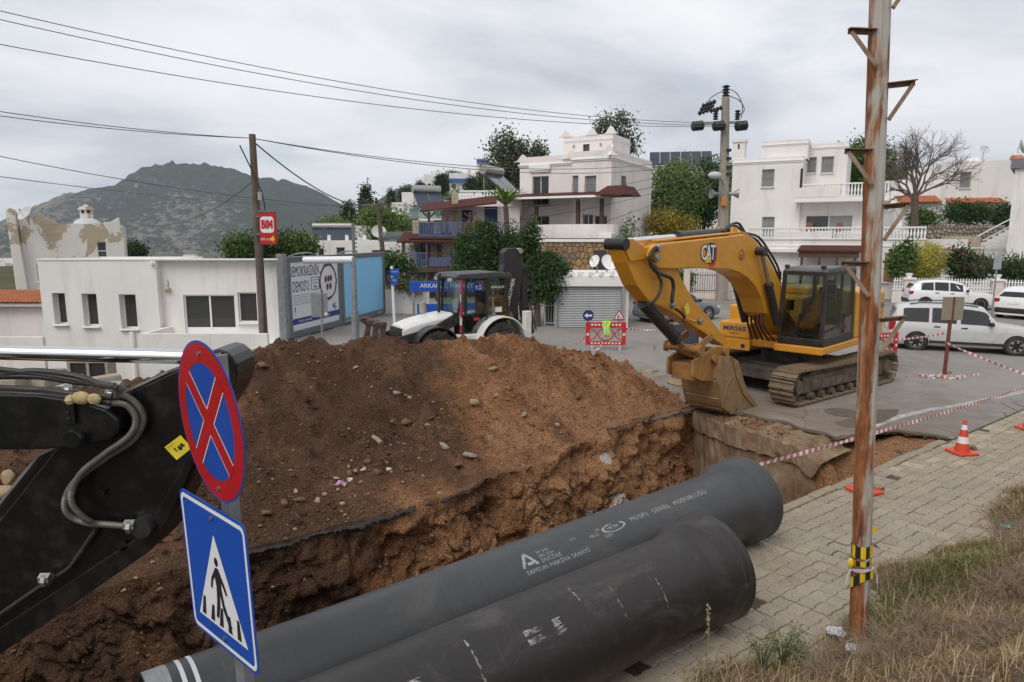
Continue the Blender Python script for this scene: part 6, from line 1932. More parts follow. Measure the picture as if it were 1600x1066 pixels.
# juliet balcony
x,z,w,h=mrect(829,304,861,322,.5)
bl=MB()
for k in range(14):
 a=x+w*k/13
 bl.tube([(a,.48,z),(a,.18,z+.05),(a,.12,z+h*.35),(a,.2,z+h*.6),(a,.16,z+h)],.013,5)
bl.bar((x,.16,z+h),(x+w,.16,z+h),.03,.03).bar((x,.18,z+.05),(x+w,.18,z+.05),.03,.03);bl.build('balcony_grille',M_ironb,hm)
# porch: terrace, parapet, posts, canopy
tw0,tw1=mloc(822,365,-1.8).x,mloc(962,365,-1.8).x
MB().b(tw0,tw1,-2.6,.5,terr-.3,terr).build('terrace_floor',M_trim,hm)
pts=[(tw0,-.6),(tw0+.6,-1.9),(tw0+2.2,-2.7),(tw0+4.2,-2.9),(tw1-1.0,-2.6),(tw1,-1.6),(tw1,.4)]
pts=[(p.x,p.y)for p in smooth_path([Vector((a,b,0))for a,b in pts],4)]
m=MB()
for(a,b),(c,d)in zip(pts[:-1],pts[1:]):m.bar((a,b,terr+.14),(c,d,terr+.14),.16,.88,ext=.02)
m.build('terrace_parapet',M_wallpink,hm,weld=True)
for px in(838,903,940):
 q=mloc(px,340,-1.6);MB().box((q.x,-1.6,terr+1.1),(.22,.22,2.2)).build('porch_post',M_woodb,hm)
zc=terr+2.35
cx0,cx1=mloc(776,328,-2.3).x,mloc(940,320,-2.3).x
m=MB().add([(cx0,-2.5,zc),(cx1,-2.5,zc),(cx1,.48,zc+.35),(cx0,.48,zc+.35),(cx0,-2.5,zc+.12),(cx1,-2.5,zc+.12),(cx1,.48,zc+.47),(cx0,.48,zc+.47)],[(3,2,1,0),(4,5,6,7),(0,1,5,4),(1,2,6,5),(2,3,7,6),(3,0,4,7)])
m.build('porch_roof',M_roofred,hm)
m=MB().add([(cx1-.3,-3.0,zc+.02),(cx1+1.7,-3.0,zc+.02),(cx1+1.7,.4,zc+.02),(cx1-.3,.4,zc+.02),(cx1+.1,-1.6,zc+.65),(cx1+1.2,-1.6,zc+.65),(cx1+1.2,.4,zc+.65),(cx1+.1,.4,zc+.65)],[(3,2,1,0),(4,5,6,7),(0,1,5,4),(1,2,6,5),(2,3,7,6),(3,0,4,7)])
m.build('porch_roof',M_roofred,hm)
for k in range(12):
 x=cx0+.2+k*(cx1-cx0)/12;MB().bar((x,-2.45,zc-.06),(x,.45,zc+.29),.07,.1).build('rafter',M_woodb,hm)
MB().bar((cx0,-2.55,zc-.02),(cx1,-2.55,zc-.02),.07,.14).build('gutter',M_trim,hm)
# stone clad retaining wall below the terrace (crazy paving, stone by stone)
M_stone=NT('honey_stone');
_c=M_stone.ramp(M_stone.rnd(),[(0,(.16,.15,.14)),(.3,(.26,.17,.085)),(.6,(.36,.22,.09)),(.85,(.40,.27,.13)),(1,(.20,.185,.17))])
M_stone.set(col=M_stone.mix(M_stone.ramp(M_stone.noise(7,5,.65),[(.4,0.0),(.7,.6)]),_c,(.20,.14,.09)),rough=.9);M_stone.bump(M_stone.noise(25,5,.7),.5,.02);M_stone=M_stone.mat
M_mortar=paint('mortar',(.10,.085,.07),.95)
def voronoi_cells(W_,H_,n_,seed,jit=1.0):
 rs=random.Random(seed);pts=[]
 nx=max(1,int(math.sqrt(n_*W_/H_)));ny=max(1,int(n_/nx))
 for j in range(ny):
  for i in range(nx):pts.append((W_*(i+.5+(j%2)*.4-.2+rs.uniform(-.42,.42)*jit)/nx,H_*(j+.5+rs.uniform(-.4,.4)*jit)/ny))
 out=[]
 for i,p in enumerate(pts):
  poly=[(0,0),(W_,0),(W_,H_),(0,H_)]
  for j,q in enumerate(pts):
   if i==j:continue
   mx,my=(p[0]+q[0])/2,(p[1]+q[1])/2;nx_,ny_=q[0]-p[0],q[1]-p[1]
   if nx_*nx_+ny_*ny_>(W_/nx*3.2)**2+(H_/ny*3.2)**2:continue
   new=[]
   for k in range(len(poly)):
    a,b=poly[k],poly[(k+1)%len(poly)]
    da=(a[0]-mx)*nx_+(a[1]-my)*ny_;db=(b[0]-mx)*nx_+(b[1]-my)*ny_
    if da<=0:new.append(a)
    if da*db<0:t_=da/(da-db);new.append((a[0]+(b[0]-a[0])*t_,a[1]+(b[1]-a[1])*t_))
   poly=new
   if len(poly)<3:break
  if len(poly)>=3:out.append(poly)
 return out
def stones(par,cells,fn,gap=.02,proud=.05,mat=None,rs=None,name='stone'):
 rs=rs or random.Random(3)
 for poly in cells:
  cx__=sum(p[0]for p in poly)/len(poly);cy__=sum(p[1]for p in poly)/len(poly)
  q=[];q2=[]
  for a,b in poly:
   d=math.hypot(a-cx__,b-cy__);k=max(.3,1-gap/max(d,.03));k2=max(.2,1-gap*2.2/max(d,.03))
   q.append((cx__+(a-cx__)*k,cy__+(b-cy__)*k));q2.append((cx__+(a-cx__)*k2,cy__+(b-cy__)*k2))
  pr=proud*rs.uniform(.6,1.2);n_=len(q)
  if n_<3:continue
  m=MB();c0=fn(cx__,cy__,0)
  vs=[fn(a,b,0)-c0 for a,b in q]+[fn(a,b,pr)-c0 for a,b in q2]
  m.add(vs,[(i,(i+1)%n_,n_+(i+1)%n_,n_+i)for i in range(n_)]+[tuple(range(n_,2*n_))])
  o=m.build(name,mat or M_stone,par);o.location=c0
Yst=42.0
sw0=A(822,400,Yst);sw1=A(953,400,Yst);zs0=A(880,432,Yst).z;zs1=A(880,378,Yst).z
swt=thing('stone_wall','honey coloured crazy stone retaining wall under the white house','wall',(sw0.x,Yst,zs0),R(-6))
Ws,Hs=(sw1.x-sw0.x),zs1-zs0
MB().b(0,Ws,0,1.2,-3,Hs).build('wall_core',M_mortar,swt)
stones(swt,voronoi_cells(Ws,Hs,110,5),lambda a,b,d:Vector((a,-.003-d,b)),.022,.05)
MB().b(Ws*.80,Ws*.80+.75,-.09,.0,.25,1.6).build('window_recess',M_glassd,swt)
g=MB()
for k in range(6):g.bar((Ws*.80+.05+k*.13,-.11,.25),(Ws*.80+.05+k*.13,-.11,1.6),.02,.02)
g.build('window_grille',M_ironb,swt)
MB().b(-.1,Ws+.1,-.15,1.3,Hs,Hs+.16).build('coping',M_trim,swt)
# garage with roller shutter
Yg=30.3
g0=A(880,500,Yg);g1=A(970,500,Yg);gzt=A(925,447,Yg).z;grf=A(925,432,Yg).z
gar=thing('garage','low white garage with grey roller shutter under the terrace','garage',(g0.x,Yg,0),R(-4))
Wg=g1.x-g0.x
block(gar,-.35,Wg+.3,0,6,0,grf,M_wallw,front=[(.35,0,Wg,gzt,'hole')]and[],roof=True)
MB().b(-.45,Wg+.4,-.25,.3,gzt,grf+.05).build('lintel',M_wallw,gar,bevel=.02)
for x in(-.40,Wg-.03):MB().b(x,x+.14,-.2,-.02,0,gzt).build('door_jamb',M_greym,gar)
M_shut=paint('shutter_grey',(.42,.43,.44),.5,.3,var=.06,dirt=.25,dcol=(.3,.28,.25))
sh_=MB().b(-.26,Wg-.03,-.06,-.03,.0,gzt).build('roller_shutter',paint('shutter_gap',(.12,.12,.12),.7),gar)
nsl=24;base_sl=None
for k in range(nsl):
 z=gzt*k/nsl
 if base_sl is None:
  h=gzt/nsl;base_sl=MB().prism([(0,.006),(-.035,.02),(-.045,h*.5),(-.03,h-.008),(0,h-.006)],lambda a,b,d:Vector((d,a,b)),-.25,Wg-.04).build('shutter_slat',M_shut,sh_);o_=base_sl
 else:o_=base_sl.copy();COL.objects.link(o_)
 o_.location=(0,-.062,z)
for k in range(5):MB().box((.3+k*.45,-.18,grf+.12),(.28,.14,.16),rz=.3*k).build('flower_box',M_trim,gar)
# gate left of the garage
gt=thing('iron_gate','narrow white iron gate between the dark trees and the garage','gate',A(868,513,31),0)
gt.location.z=0
gm=MB()
for k in range(8):gm.bar((-.45+k*.12,0,.05),(-.45+k*.12,0,1.7+.25*math.sin(PI*k/7)),.022,.022)
gm.build('bars',M_trim,gt);MB().bar((-.5,0,.1),(.45,0,.1),.04,.04).bar((-.5,0,.9),(.45,0,.9),.04,.04).bar((-.5,0,0),(-.5,0,1.9),.06,.06).bar((.45,0,0),(.45,0,1.9),.06,.06).build('gate_frame',M_trim,gt)
MB().b(-.5,.45,.3,.35,0,2.2).build('passage_shade',M_ironb,gt)  # black panel painted as the shade behind the gate
p=A(948,415,34);dish('large white satellite dish above the garage',(p.x,p.y,p.z-.9),R(25),.42,1.0,30,M_trim)
p=A(933,412,33);dish('small white satellite dish above the garage door',(p.x,p.y,p.z-.6),R(-50),.30,.7,20,M_trim)
# --- big white house on the right
Yr=52
cr_=A(1143,300,Yr)
RR=math.atan2(-.47,.88)
hr=thing('large_white_house','large white house with balconies and barred windows behind the concrete pole','house',(cr_.x,cr_.y,0),RR)
HL=Local((cr_.x,cr_.y,0),RR)
def rx(px,py=300,yl=0.0):return HL.onY(px,py,yl).x
def rzz(py,px=1200,yl=0.0):return HL.onY(px,py,yl).z
def ro(a,t_,b,bt,x0,kind,yl=0.0):
 p=HL.onY(a,t_,yl);q=HL.onY(b,bt,yl);return(p.x-x0,q.z,q.x-p.x,p.z-q.z,kind)
xa=rx(1252)
block(hr,0,xa,0,8,0,rzz(246),M_wallw,front=[ro(1191,265,1209,292,0,'grille'),ro(1191,339,1209,370,0,'grille')])
xb=rx(1385)
block(hr,xa+.002,xb,.15,9,0,rzz(312,1300),M_wallw,front=[ro(1259,337,1331,362,xa,'sliding',.15)])
yu=2.2
block(hr,rx(1258,280,yu),rx(1322,280,yu),yu,9,rzz(312,1300),rzz(224,1290,yu),M_wallw,front=[ro(1262,246,1275,270,rx(1258,280,yu),'grille',yu),ro(1284,245,1302,270,rx(1258,280,yu),'grille',yu)])
block(hr,rx(1190,240,.6),rx(1262,240,.6),.6,8,rzz(250),rzz(219,1225,.6),M_wallw)
cornice(hr,rx(1190,240,.6),rx(1262,240,.6),.6,8,rzz(225,1225,.6),.18,.08);cornice(hr,0,xa,0,8,rzz(252),.22,.1);cornice(hr,rx(1258,280,yu),rx(1322,280,yu),yu,9,rzz(230,1290,yu),.18,.08)
m=MB().box((.35,.5,rzz(232)),(.85,.8,1.3)).box((.35,.5,rzz(217)),(1.0,.95,.2));m.build('chimney',M_wallw,hr)
MB().box((.35,.09,rzz(226)),(.12,.02,.35)).build('chimney_vent',M_ironb,hr)
MB().b(xa-.3,xb+.2,-1.3,.15,rzz(314,1300)-.1,rzz(309,1300)).build('balcony_slab',M_trim,hr)
MB().b(xa-.3,rx(1313,300,-1.2),-1.3,-1.15,rzz(310,1300),rzz(294,1300)).build('balcony_parapet',M_wallw,hr)
def balus(par,x0,x1,y,z,h,mat,nm='balustrade',gap=.19):
 m=MB();n_=int((x1-x0)/gap)
 for k in range(n_+1):m.lathe([(0,.05),(h*.2,.05),(h*.4,.075),(h*.75,.04),(h,.055)],(x0+(x1-x0)*k/n_,y,z),(0,0,1),6)
 m.b(x0-.05,x1+.05,y-.09,y+.09,z+h,z+h+.1);m.b(x0-.05,x1+.05,y-.09,y+.09,z-.06,z);return m.build(nm,mat,par)
balus(hr,rx(1316,295,-1.2),xb+.1,-1.2,rzz(307,1300),.72,M_trim)
balus(hr,xa+.2,rx(1313,295,-1.0),-1.0,rzz(306,1300),.7,M_trim)
m=MB().box((rx(1252,285,.0),-.05,rzz(285,1250)),(.16,.1,1.9));m.build('door',M_ironb,hr)
# terrace in front of the first floor
ty=-3.2
tz_=rzz(372,1250,ty)
MB().b(rx(1172,372,ty),rx(1445,372,ty),ty,.0,0,tz_).build('terrace_block',M_wallw,hr)
m=MB()
for k,q in enumerate((0,.45)):m.b(rx(1172,372,ty)-.06,rx(1445,372,ty)+.06,ty-.08+.03*k,ty,tz_-.1-q,tz_-q)
m.build('string_course',M_trim,hr)
balus(hr,rx(1172,372,ty),rx(1262,372,ty),ty+.1,tz_,.62,M_trim);balus(hr,rx(1264,372,ty),rx(1345,372,ty),ty+.1,tz_,.62,M_trim);balus(hr,rx(1349,372,ty),rx(1445,372,ty),ty+.1,tz_,.62,M_trim)
MB().b(rx(1210,365,ty),rx(1300,365,ty),ty-.05,ty+.25,tz_-.1,tz_+.42).build('planter_wall',M_wallw,hr)
for px in(1262,1310):
 m=MB().b(-.45,.45,-.4,.4,.68,.74);[m.box((a,b,.34),(.07,.07,.68))for a in(-.38,.38)for b in(-.33,.33)];m.box((0,.75,.45),(.42,.42,.05)).box((0,.95,.75),(.42,.05,.6));[m.box((a,.75+b,.22),(.04,.04,.45))for a in(-.18,.18)for b in(-.18,.18)]
 q=HL.onY(px,364,ty+1.2);o_=m.build('terrace_table',paint('teak',(.22,.09,.05),.6));o_.location=Matrix.Translation((cr_.x,cr_.y,0))@Matrix.Rotation(RR,4,'Z')@Vector((q.x,ty+1.2,tz_));o_.rotation_euler.z=RR
 tag(o_,'reddish timber terrace table behind the white balustrade, '+('under the curtained window' if px==1310 else 'left of the curtained window'),'table')
q=HL.onY(1408,362,ty+.8)
m=MB().b(-.3,.3,-.3,.3,.38,.43).box((0,.28,.75),(.6,.06,.7),taper=(.7,1));[m.box((a,b,.2),(.05,.05,.4))for a in(-.26,.26)for b in(-.26,.26)];[m.box((a,0,.62),(.06,.5,.04))for a in(-.3,.3)]
o_=m.build('garden_chair',M_trim,bevel=.015);o_.location=Matrix.Translation((cr_.x,cr_.y,0))@Matrix.Rotation(RR,4,'Z')@Vector((q.x,ty+.8,tz_));o_.rotation_euler.z=RR+2.4;tag(o_,'white plastic garden chair on the terrace right of the rusty pole','chair')
# ground floor: glazed entrance and brown pergola
MB().b(rx(1196,410,ty-.4),rx(1248,410,ty-.4),ty-.5,ty,rzz(394,1220,ty),rzz(389,1220,ty)).build('canopy',M_trim,hr)
for px in(1202,1217,1231):opening(hr,lambda x,z,d=0:Vector((x,ty-.05+d,z)),(1,0,0),(0,1,0),rx(px,410,ty),rzz(440,1220,ty),.62,rzz(396,1220,ty)-rzz(440,1220,ty),'curtain')
px0,px1=rx(1246,400,ty-2),rx(1345,400,ty-2)
zpg=rzz(394,1290,ty-2)
slp=MB().add([(px0,ty-2.4,zpg),(px1,ty-2.4,zpg),(px1,ty,zpg+.3),(px0,ty,zpg+.3),(px0,ty-2.4,zpg+.12),(px1,ty-2.4,zpg+.12),(px1,ty,zpg+.42),(px0,ty,zpg+.42)],[(3,2,1,0),(4,5,6,7),(0,1,5,4),(1,2,6,5),(2,3,7,6),(3,0,4,7)]);slp.build('pergola_roof',M_roofred,hr)
MB().b(px0+.1,px1-.1,ty-2.3,ty-2.1,zpg-.35,zpg).build('pergola_beam',M_woodb,hr)
for k in range(4):x=px0+.3+k*(px1-px0-.6)/3;MB().b(x-.08,x+.08,ty-2.28,ty-2.12,0,zpg-.3).build('pergola_post',M_woodb,hr)
for px in(1352,1372):opening(hr,lambda x,z,d=0:Vector((x,ty-.05+d,z)),(1,0,0),(0,1,0),rx(px,410,ty),rzz(440,1350,ty),.7,1.6,'curtain')
m=MB().b(rx(1382,410,ty),rx(1400,410,ty),ty-.06,ty,rzz(440,1390,ty),rzz(395,1390,ty));m.build('brick_panel',paint('brown_panel',(.28,.15,.07),.8),hr)
# --- house with tiled canopies, far right
Yf=66
o=A(1398,350,Yf)
hf=thing('tiled_canopy_house','white house with red tiled canopies behind the bare tree','house',(o.x,Yf,0),R(-8))
HF=Local((o.x,Yf,0),R(-8))
def hx(px,yl=0.0):return HF.onY(px,300,yl).x
def hz(py,yl=0.0):return HF.onY(1500,py,yl).z
def ho(a,t_,b,bt,x0,kind,yl=0.0):
 p=HF.onY(a,t_,yl);q=HF.onY(b,bt,yl);return(p.x-x0,q.z,q.x-p.x,p.z-q.z,kind)
block(hf,0,hx(1480),1.5,9,0,hz(280,1.5),M_wallw)
block(hf,hx(1480)+.002,hx(1600),0,9,0,hz(252),M_wallw,front=[ho(1501,269,1516,294,hx(1480),'grille'),ho(1541,326,1552,345,hx(1480),'bluedoor')])
block(hf,hx(1400,-1.5),hx(1476,-1.5),-1.5,1.5,0,hz(316,-1.5),M_wallw,front=[ho(1434,328,1449,345,hx(1400,-1.5),'dark',-1.5)])
def tiled(par,x0,x1,y0,y1,z0,z1,nm='canopy_roof'):
 rf=MB().quad((x0,y0,z0),(x1,y0,z0),(x1,y1,z1),(x0,y1,z1)).build(nm,M_tile,par,fix=False)
 sl=math.atan2(z1-z0,y1-y0);n_=max(2,int(math.hypot(z1-z0,y1-y0)/.38));base=None
 for j in range(n_):
  for i in range(int((x1-x0)/.24)):
   if base is None:
    tm=MB();ra=[(math.cos(PI*k/5)*.11,math.sin(PI*k/5)*.09)for k in range(6)]
    tm.grid([[Vector((x,-.22,z))for x,z in ra],[Vector((x*.9,.22,z*.9+.012))for x,z in ra]]);base=tm.build('roof_tile',M_tile,rf,smooth=True);q=base
   else:q=base.copy();COL.objects.link(q)
   k=.18+j*.38;q.location=(x0+.12+i*.24,y0+math.cos(sl)*k,z0+.01+math.sin(sl)*k);q.rotation_euler=(sl-.03,0,random.uniform(-.04,.04))
tiled(hf,hx(1406,-1.8),hx(1474,-1.8),-2.0,-.3,hz(316,-2),hz(305,-.4))
tiled(hf,hx(1487,-1.4),hx(1577,-1.4),-1.6,-.02,hz(318,-1.6),hz(310,0))
for px in(1560,1575):MB().b(hx(px,-1.4)-.1,hx(px,-1.4)+.1,-1.5,-1.3,0,hz(318,-1.5)).build('porch_post',paint('pink_post',(.5,.3,.25),.7),hf)
m=MB().ball((hx(1517,3),3,hz(252)),.95,14,sc=(1,1,.75));m.build('dome',M_wallw,hf,smooth=True)
m=MB().cyl((hx(1576,2),2,hz(252,2)),(hx(1590,2),2,hz(252,2)),.5,14);m.build('water_tank',paint('clay_orange',(.42,.17,.07),.7),hf,smooth=40)
p=A(1535,252,Yf+1);dish('small round satellite dish standing on the far right roof',(p.x,p.y,p.z),R(0),.45,1.0)
p=A(1590,240,Yf-8);dish('tilted satellite dish at the right edge roof',(p.x,p.y,p.z),R(60),.6,.5,15)
# dry stone wall in front of it
Ysw=58
s0=A(1422,372,Ysw);s1=A(1560,376,Ysw);zt0=A(1490,352,Ysw).z
sw2=thing('rubble_wall','grey rubble stone wall below the tiled canopies','wall',(s0.x,Ysw,s0.z-.3),R(-5))
W2,H2=s1.x-s0.x,zt0-s0.z+.3
MB().b(0,W2,0,.6,-3,H2).build('wall_core',M_mortar,sw2)
M_gst=NT('grey_stone');M_gst.set(col=M_gst.mix(M_gst.noise(6,5,.7),M_gst.ramp(M_gst.rnd(),[(0,(.20,.17,.13)),(.5,(.33,.29,.24)),(1,(.44,.41,.36))]),(.25,.2,.15)),rough=.92);M_gst.bump(M_gst.noise(18,5,.7),.5,.03);M_gst=M_gst.mat
stones(sw2,voronoi_cells(W2,H2,120,9,.8),lambda a,b,d:Vector((a,-.003-d,b)),.03,.10,M_gst)
# white terraces and stairs at the right
tw=thing('garden_terrace','white stepped garden terrace with stairs at the right','terrace',A(1440,392,54),R(-5));tw.location.z=0
TL=Local(tw.location,R(-5))
def ax_(px,py=380):return TL.onY(px,py,0)
MB().b(ax_(1440).x,ax_(1512).x,0,4,0,ax_(1480,374).z).build('terrace_wall',M_wallw,tw)
MB().b(ax_(1512).x+.01,ax_(1534).x,.2,4,0,ax_(1520,369).z).build('terrace_wall',M_stonew,tw)
for k in range(9):
 x=ax_(1536).x+k*.42;z=ax_(1540,388).z+k*.24
 MB().b(x,x+.44,.1,1.8,0,z).build('step',M_trim,tw)
for yy_ in(.05,1.85):MB().bar((ax_(1536).x,yy_,ax_(1540,380).z+.2),(ax_(1536).x+3.8,yy_,ax_(1540,380).z+2.4),.06,.08).build('stair_rail',M_trim,tw)
MB().bar((ax_(1465).x,-.1,ax_(1465,389).z),(ax_(1578).x,-.1,ax_(1578,386).z),.08,.10).build('rail',M_trim,tw)
MB().b(ax_(1440).x,ax_(1600).x,-.05,.0,0,ax_(1500,392).z).build('terrace_wall',M_wallw,tw)
# building cut off by the right edge
p=A(1577,350,46)
he=thing('edge_house','plain white house wall cut off by the right edge, grey roof rim','house',(p.x,46,0),R(-38))
ztp=A(1585,262,46).z
block(he,0,6,0,8,0,ztp,M_wallw)
MB().b(-.25,6.2,-.25,8.2,ztp-.05,ztp+.55).build('roof_rim',paint('rim_grey',(.16,.17,.18),.6),he)
# --- railing with pillars on the right
pA=G(1392,480);pB=G(1700,487)
pA=A(1392,478,42);pB=A(1720,478,38.5)
pA.z=0;pB.z=0
fd=(pB-pA);FLn=fd.length;fr_=math.atan2(fd.y,fd.x)
fe=thing('picket_fence','white picket railing on a low wall behind the parked cars','fence',pA,fr_)
FLc=Local(pA,fr_);fe.scale.z=.82
MB().b(0,FLn,-.12,.12,0,.95).build('base_wall',M_wallpink,fe)
MB().b(-.03,FLn+.03,-.16,.16,.95,1.04).build('coping',M_trim,fe)
M_brn=paint('brown_border',(.28,.13,.07),.7)
M_pil=paint('pillar_pink',(.68,.58,.52),.8,dirt=.2)
for px in(1418,1556):
 xk=FLc.onY(px,470,-.15).x
 pl=MB().b(xk-.27,xk+.27,-.27,.27,0,1.75).build('pillar',M_pil,fe,bevel=.02)
 MB().b(xk-.34,xk+.34,-.34,.34,1.75,1.88).build('pillar_cap',M_trim,pl)
 m=MB().lathe([(0,.12),(.12,.16),(.3,.22),(.32,.2),(.28,.02)],(xk,0,1.88),(0,0,1),12);m.build('flower_pot',M_trim,pl,smooth=40)
for a,b in((1432,1545),(1566,1640)):
 x0,x1=FLc.onY(a,478,-.13).x,FLc.onY(b,478,-.13).x
 m=MB().b(x0,x1,-.155,-.125,.80,.86).b(x0,x0+.06,-.155,-.125,.1,.80).b(x1-.06,x1,-.155,-.125,.1,.80);m.build('wall_border',M_brn,fe)
pk=MB().b(-.03,.03,-.015,.015,1.06,1.80);pk.add([(-.03,-.015,1.80),(.03,-.015,1.80),(.03,.015,1.80),(-.03,.015,1.80),(0,0,1.88)],[(0,1,4),(1,2,4),(2,3,4),(3,0,4)])
p0_=None;nP=int(FLn/.145)
for k in range(nP):
 x=.1+k*.145
 if p0_ is None:p0_=pk.build('picket',M_trim,fe);q=p0_
 else:q=p0_.copy();COL.objects.link(q)
 q.location.x=x
MB().b(0,FLn,-.035,-.015,1.18,1.24).b(0,FLn,-.035,-.015,1.62,1.68).build('fence_rail',M_trim,fe)
# iron fence left of the concrete pole
qa=A(1072,470,45);qb=A(1200,470,43.5);qa.z=qb.z=.0
ifn=thing('iron_fence','black iron fence on a pale wall behind the grey saloon','fence',qa,math.atan2(qb.y-qa.y,qb.x-qa.x));IL=(qb-qa).length
MB().b(0,IL,-.1,.1,0,.35).build('base_wall',M_pil,ifn)
m=None
for k in range(int(IL/.15)):
 if m is None:m=MB().b(-.015,.015,-.015,.015,.35,1.7).build('fence_bar',M_ironb,ifn);q=m
 else:q=m.copy();COL.objects.link(q)
 q.location.x=.1+k*.15
for z in(.5,1.5):MB().b(0,IL,-.02,.02,z,z+.04).build('fence_rail',M_ironb,ifn)
for k in range(3):MB().b(k*IL/2-.2,k*IL/2+.2,-.2,.2,0,1.9).build('pillar',M_pil,ifn)
rw=MB().b(0,(A(1200,440,47)-A(985,440,49)).length,0,.5,0,2.0).build('retaining_wall',M_wallpink);rw.location=(A(985,440,49).x,49,0);rw.rotation_euler.z=-.16;tag(rw,'pale retaining wall behind the excavator boom','wall')
# --- small houses up the hill
rsH=random.Random(21)
M_bluet=paint('blue_trim',(.05,.10,.35),.6)
def small_house(px,py,w,h,Y,lab,blue=False):
 p=A(px,py,Y);W_=w*Y/FPX;H_=h*Y/FPX
 t=thing('hill_house',lab,'house',(p.x,p.y,p.z-3),R(rsH.uniform(-14,14)),'white houses up the hill')
 zt=H_+3;ops=[]
 nwin=max(1,int(W_/2.6));fl=max(1,int(H_/2.7))
 for f in range(fl):
  for k in range(nwin):ops.append((W_*(k+.3)/nwin,3+f*2.8+.8,1.0,1.2,'bluedoor' if blue and k%2 else 'dark'))
 ops=[o_ for o_ in ops if o_[1]+o_[3]<zt-.2 and o_[0]+o_[2]<W_-.1]
 block(t,0,W_,0,W_*.8,0,zt,M_wallw,front=ops)
 parapet(t,0,W_,0,W_*.8,zt,.4,M_wallw)
 block(t,W_*.55,W_*.95,W_*.3,W_*.7,zt,zt+H_*.35,M_wallw)
 if blue and H_>3.4:MB().b(-.1,W_*.55,-.9,-.1,3+2.6,3+2.75).b(0,W_*.5,-.85,-.8,3+2.75,3+3.5).build('balcony',M_bluet,t)
for a in((628,318,28,14,150,'small white cube house below the hill pines'),(702,300,62,26,190,'white hill house with blue balconies left of the eucalyptus',True),(662,298,20,22,200,'narrow white hill house beside the tall dark pine'),(730,278,26,12,240,'topmost white house on the hill crest',True),(612,330,20,10,140,'small white house with blue door among hill trees',True),(690,330,30,12,110,'low white outbuilding under the solar panels'),(545,372,34,14,90,'white flat house right of the lamp mast',True),(745,266,30,16,235,'white crest house left of the eucalyptus crown',True),(655,332,24,10,118,'low white house under the narrow hill house'),(588,352,18,9,150,'tiny white house among the light green hill trees'),(716,318,24,12,115,'white house just above the stone chimney'),(768,300,16,12,125,'white gable wall under the eucalyptus',True)):
 small_house(*a)
p=A(1048,253,72)
t=thing('solar_roof','white roof with a row of tilted solar panels behind the pepper tree','solar panels',(p.x,p.y,p.z-9),R(-10))
block(t,-2.2,5.2,0,6,0,8.6,M_wallw)
for k in range(6):MB().box((-1.6+k*1.05,.6,9.4),(1.0,2.4,.08),rot=Matrix.Rotation(R(38),3,'X')).build('solar_panel',glass('solar_panel'),t)
# the town on the far plain
for k in range(34):
 px=rsH.choice([rsH.uniform(-30,42),rsH.uniform(-30,42),rsH.uniform(185,250),rsH.uniform(255,330),rsH.uniform(360,420)]);Y=rsH.uniform(480,1050)
 X_=(px-800)/FPX*Y;z=float(ground_z(X_,Y))
 w=rsH.uniform(9,16);h=rsH.uniform(5,8)
 m=MB().b(-w/2,w/2,0,w*.7,-2,h)
 for q in range(3):m.b(-w*.4+q*w*.3,-w*.4+q*w*.3+w*.14,-.05,0,h*.35,h*.65,1)
 o_=m.build('town_house',[M_wallw,M_glassd]);o_.location=(X_,Y,z);o_.rotation_euler.z=rsH.uniform(-.5,.5)
 tag(o_,'small white house far off on the plain below the mountain','house','far white houses on the plain')
 # --- black digging arm in the left foreground
YA=3.9
M_armblk=paint('arm_black',(.0055,.0055,.006),.30,var=.3,dirt=.26,dcol=(.075,.062,.05),dscale=7,spec=.42,bump=.08,bscale=30)
M_armsheen=paint('arm_edge_sheen',(.30,.30,.30),.4,.4,var=.2)  # pale grey stands in for sky reflected on the stick's top edges
arm=thing('digging_arm','black digger arm with chrome ram reaching in from the left, behind the road signs','digger arm',(0,0,0))
def ap(px,py,Y=YA):return A(px,py,Y)
def aprism(px_poly,Y0,Y1,nm,mat,par,bev=.006):
 P=[A(a,b,Y0)for a,b in px_poly]
 m=MB().prism([(p.x,p.z)for p in P],lambda a,b,d:Vector((a,d,b)),Y0,Y1)
 return m.build(nm,mat,par,bevel=bev)
st_=aprism([(278,578),(318,556),(328,549),(340,546),(352,549),(362,557),(369,569),(371,584),(368,600),(358,622),(335,655),(302,745),(246,846),(228,866),(-120,1105),(-120,935),(0,812),(85,704),(150,645),(185,622)],YA-.12,YA+.16,'stick',M_armblk,arm,.01)
aprism([(300,700),(308,712),(246,846),(228,866),(-120,1105),(-120,1060),(215,840),(235,820)],YA-.15,YA+.19,'stick_flange',M_armblk,st_)
for(a,b,c,d)in((280,574,186,618),(85,700,-2,808)):
 p,q=ap(a,b,YA+.02),ap(c,d,YA+.02);MB().bar(p,q,.285,.014).build('top_plate',M_armsheen,st_)
bm_=aprism([(-160,612),(55,617),(120,626),(165,640),(184,655),(186,672),(172,688),(130,697),(70,703),(-160,706)],YA-.24,YA-.125,'boom',M_armblk,arm,.012)
bo_=aprism([(-160,612),(55,617),(120,626),(165,640),(184,655),(186,672),(172,688),(130,697),(70,703),(-160,706)],YA+.17,YA+.29,'boom',M_armblk,arm,.012)
p=ap(162,664);MB().lathe([(-.30,.001),(-.30,.045),(-.285,.055),(-.245,.055),(-.244,.068),(.3,.068),(.3,.001)],(p.x,YA,p.z),(0,1,0),24).build('pivot_pin',M_armblk,bm_,smooth=35)
p=ap(350,585);MB().lathe([(-.11,.001),(-.11,.06),(-.10,.09),(.10,.09),(.10,.001)],(p.x,YA,p.z),(0,1,0),24).build('ram_pin',M_armblk,st_,smooth=35)
MB().cyl(ap(-420,541),ap(345,559),.043,24).build('ram_rod',M_chrome,arm,smooth=True)
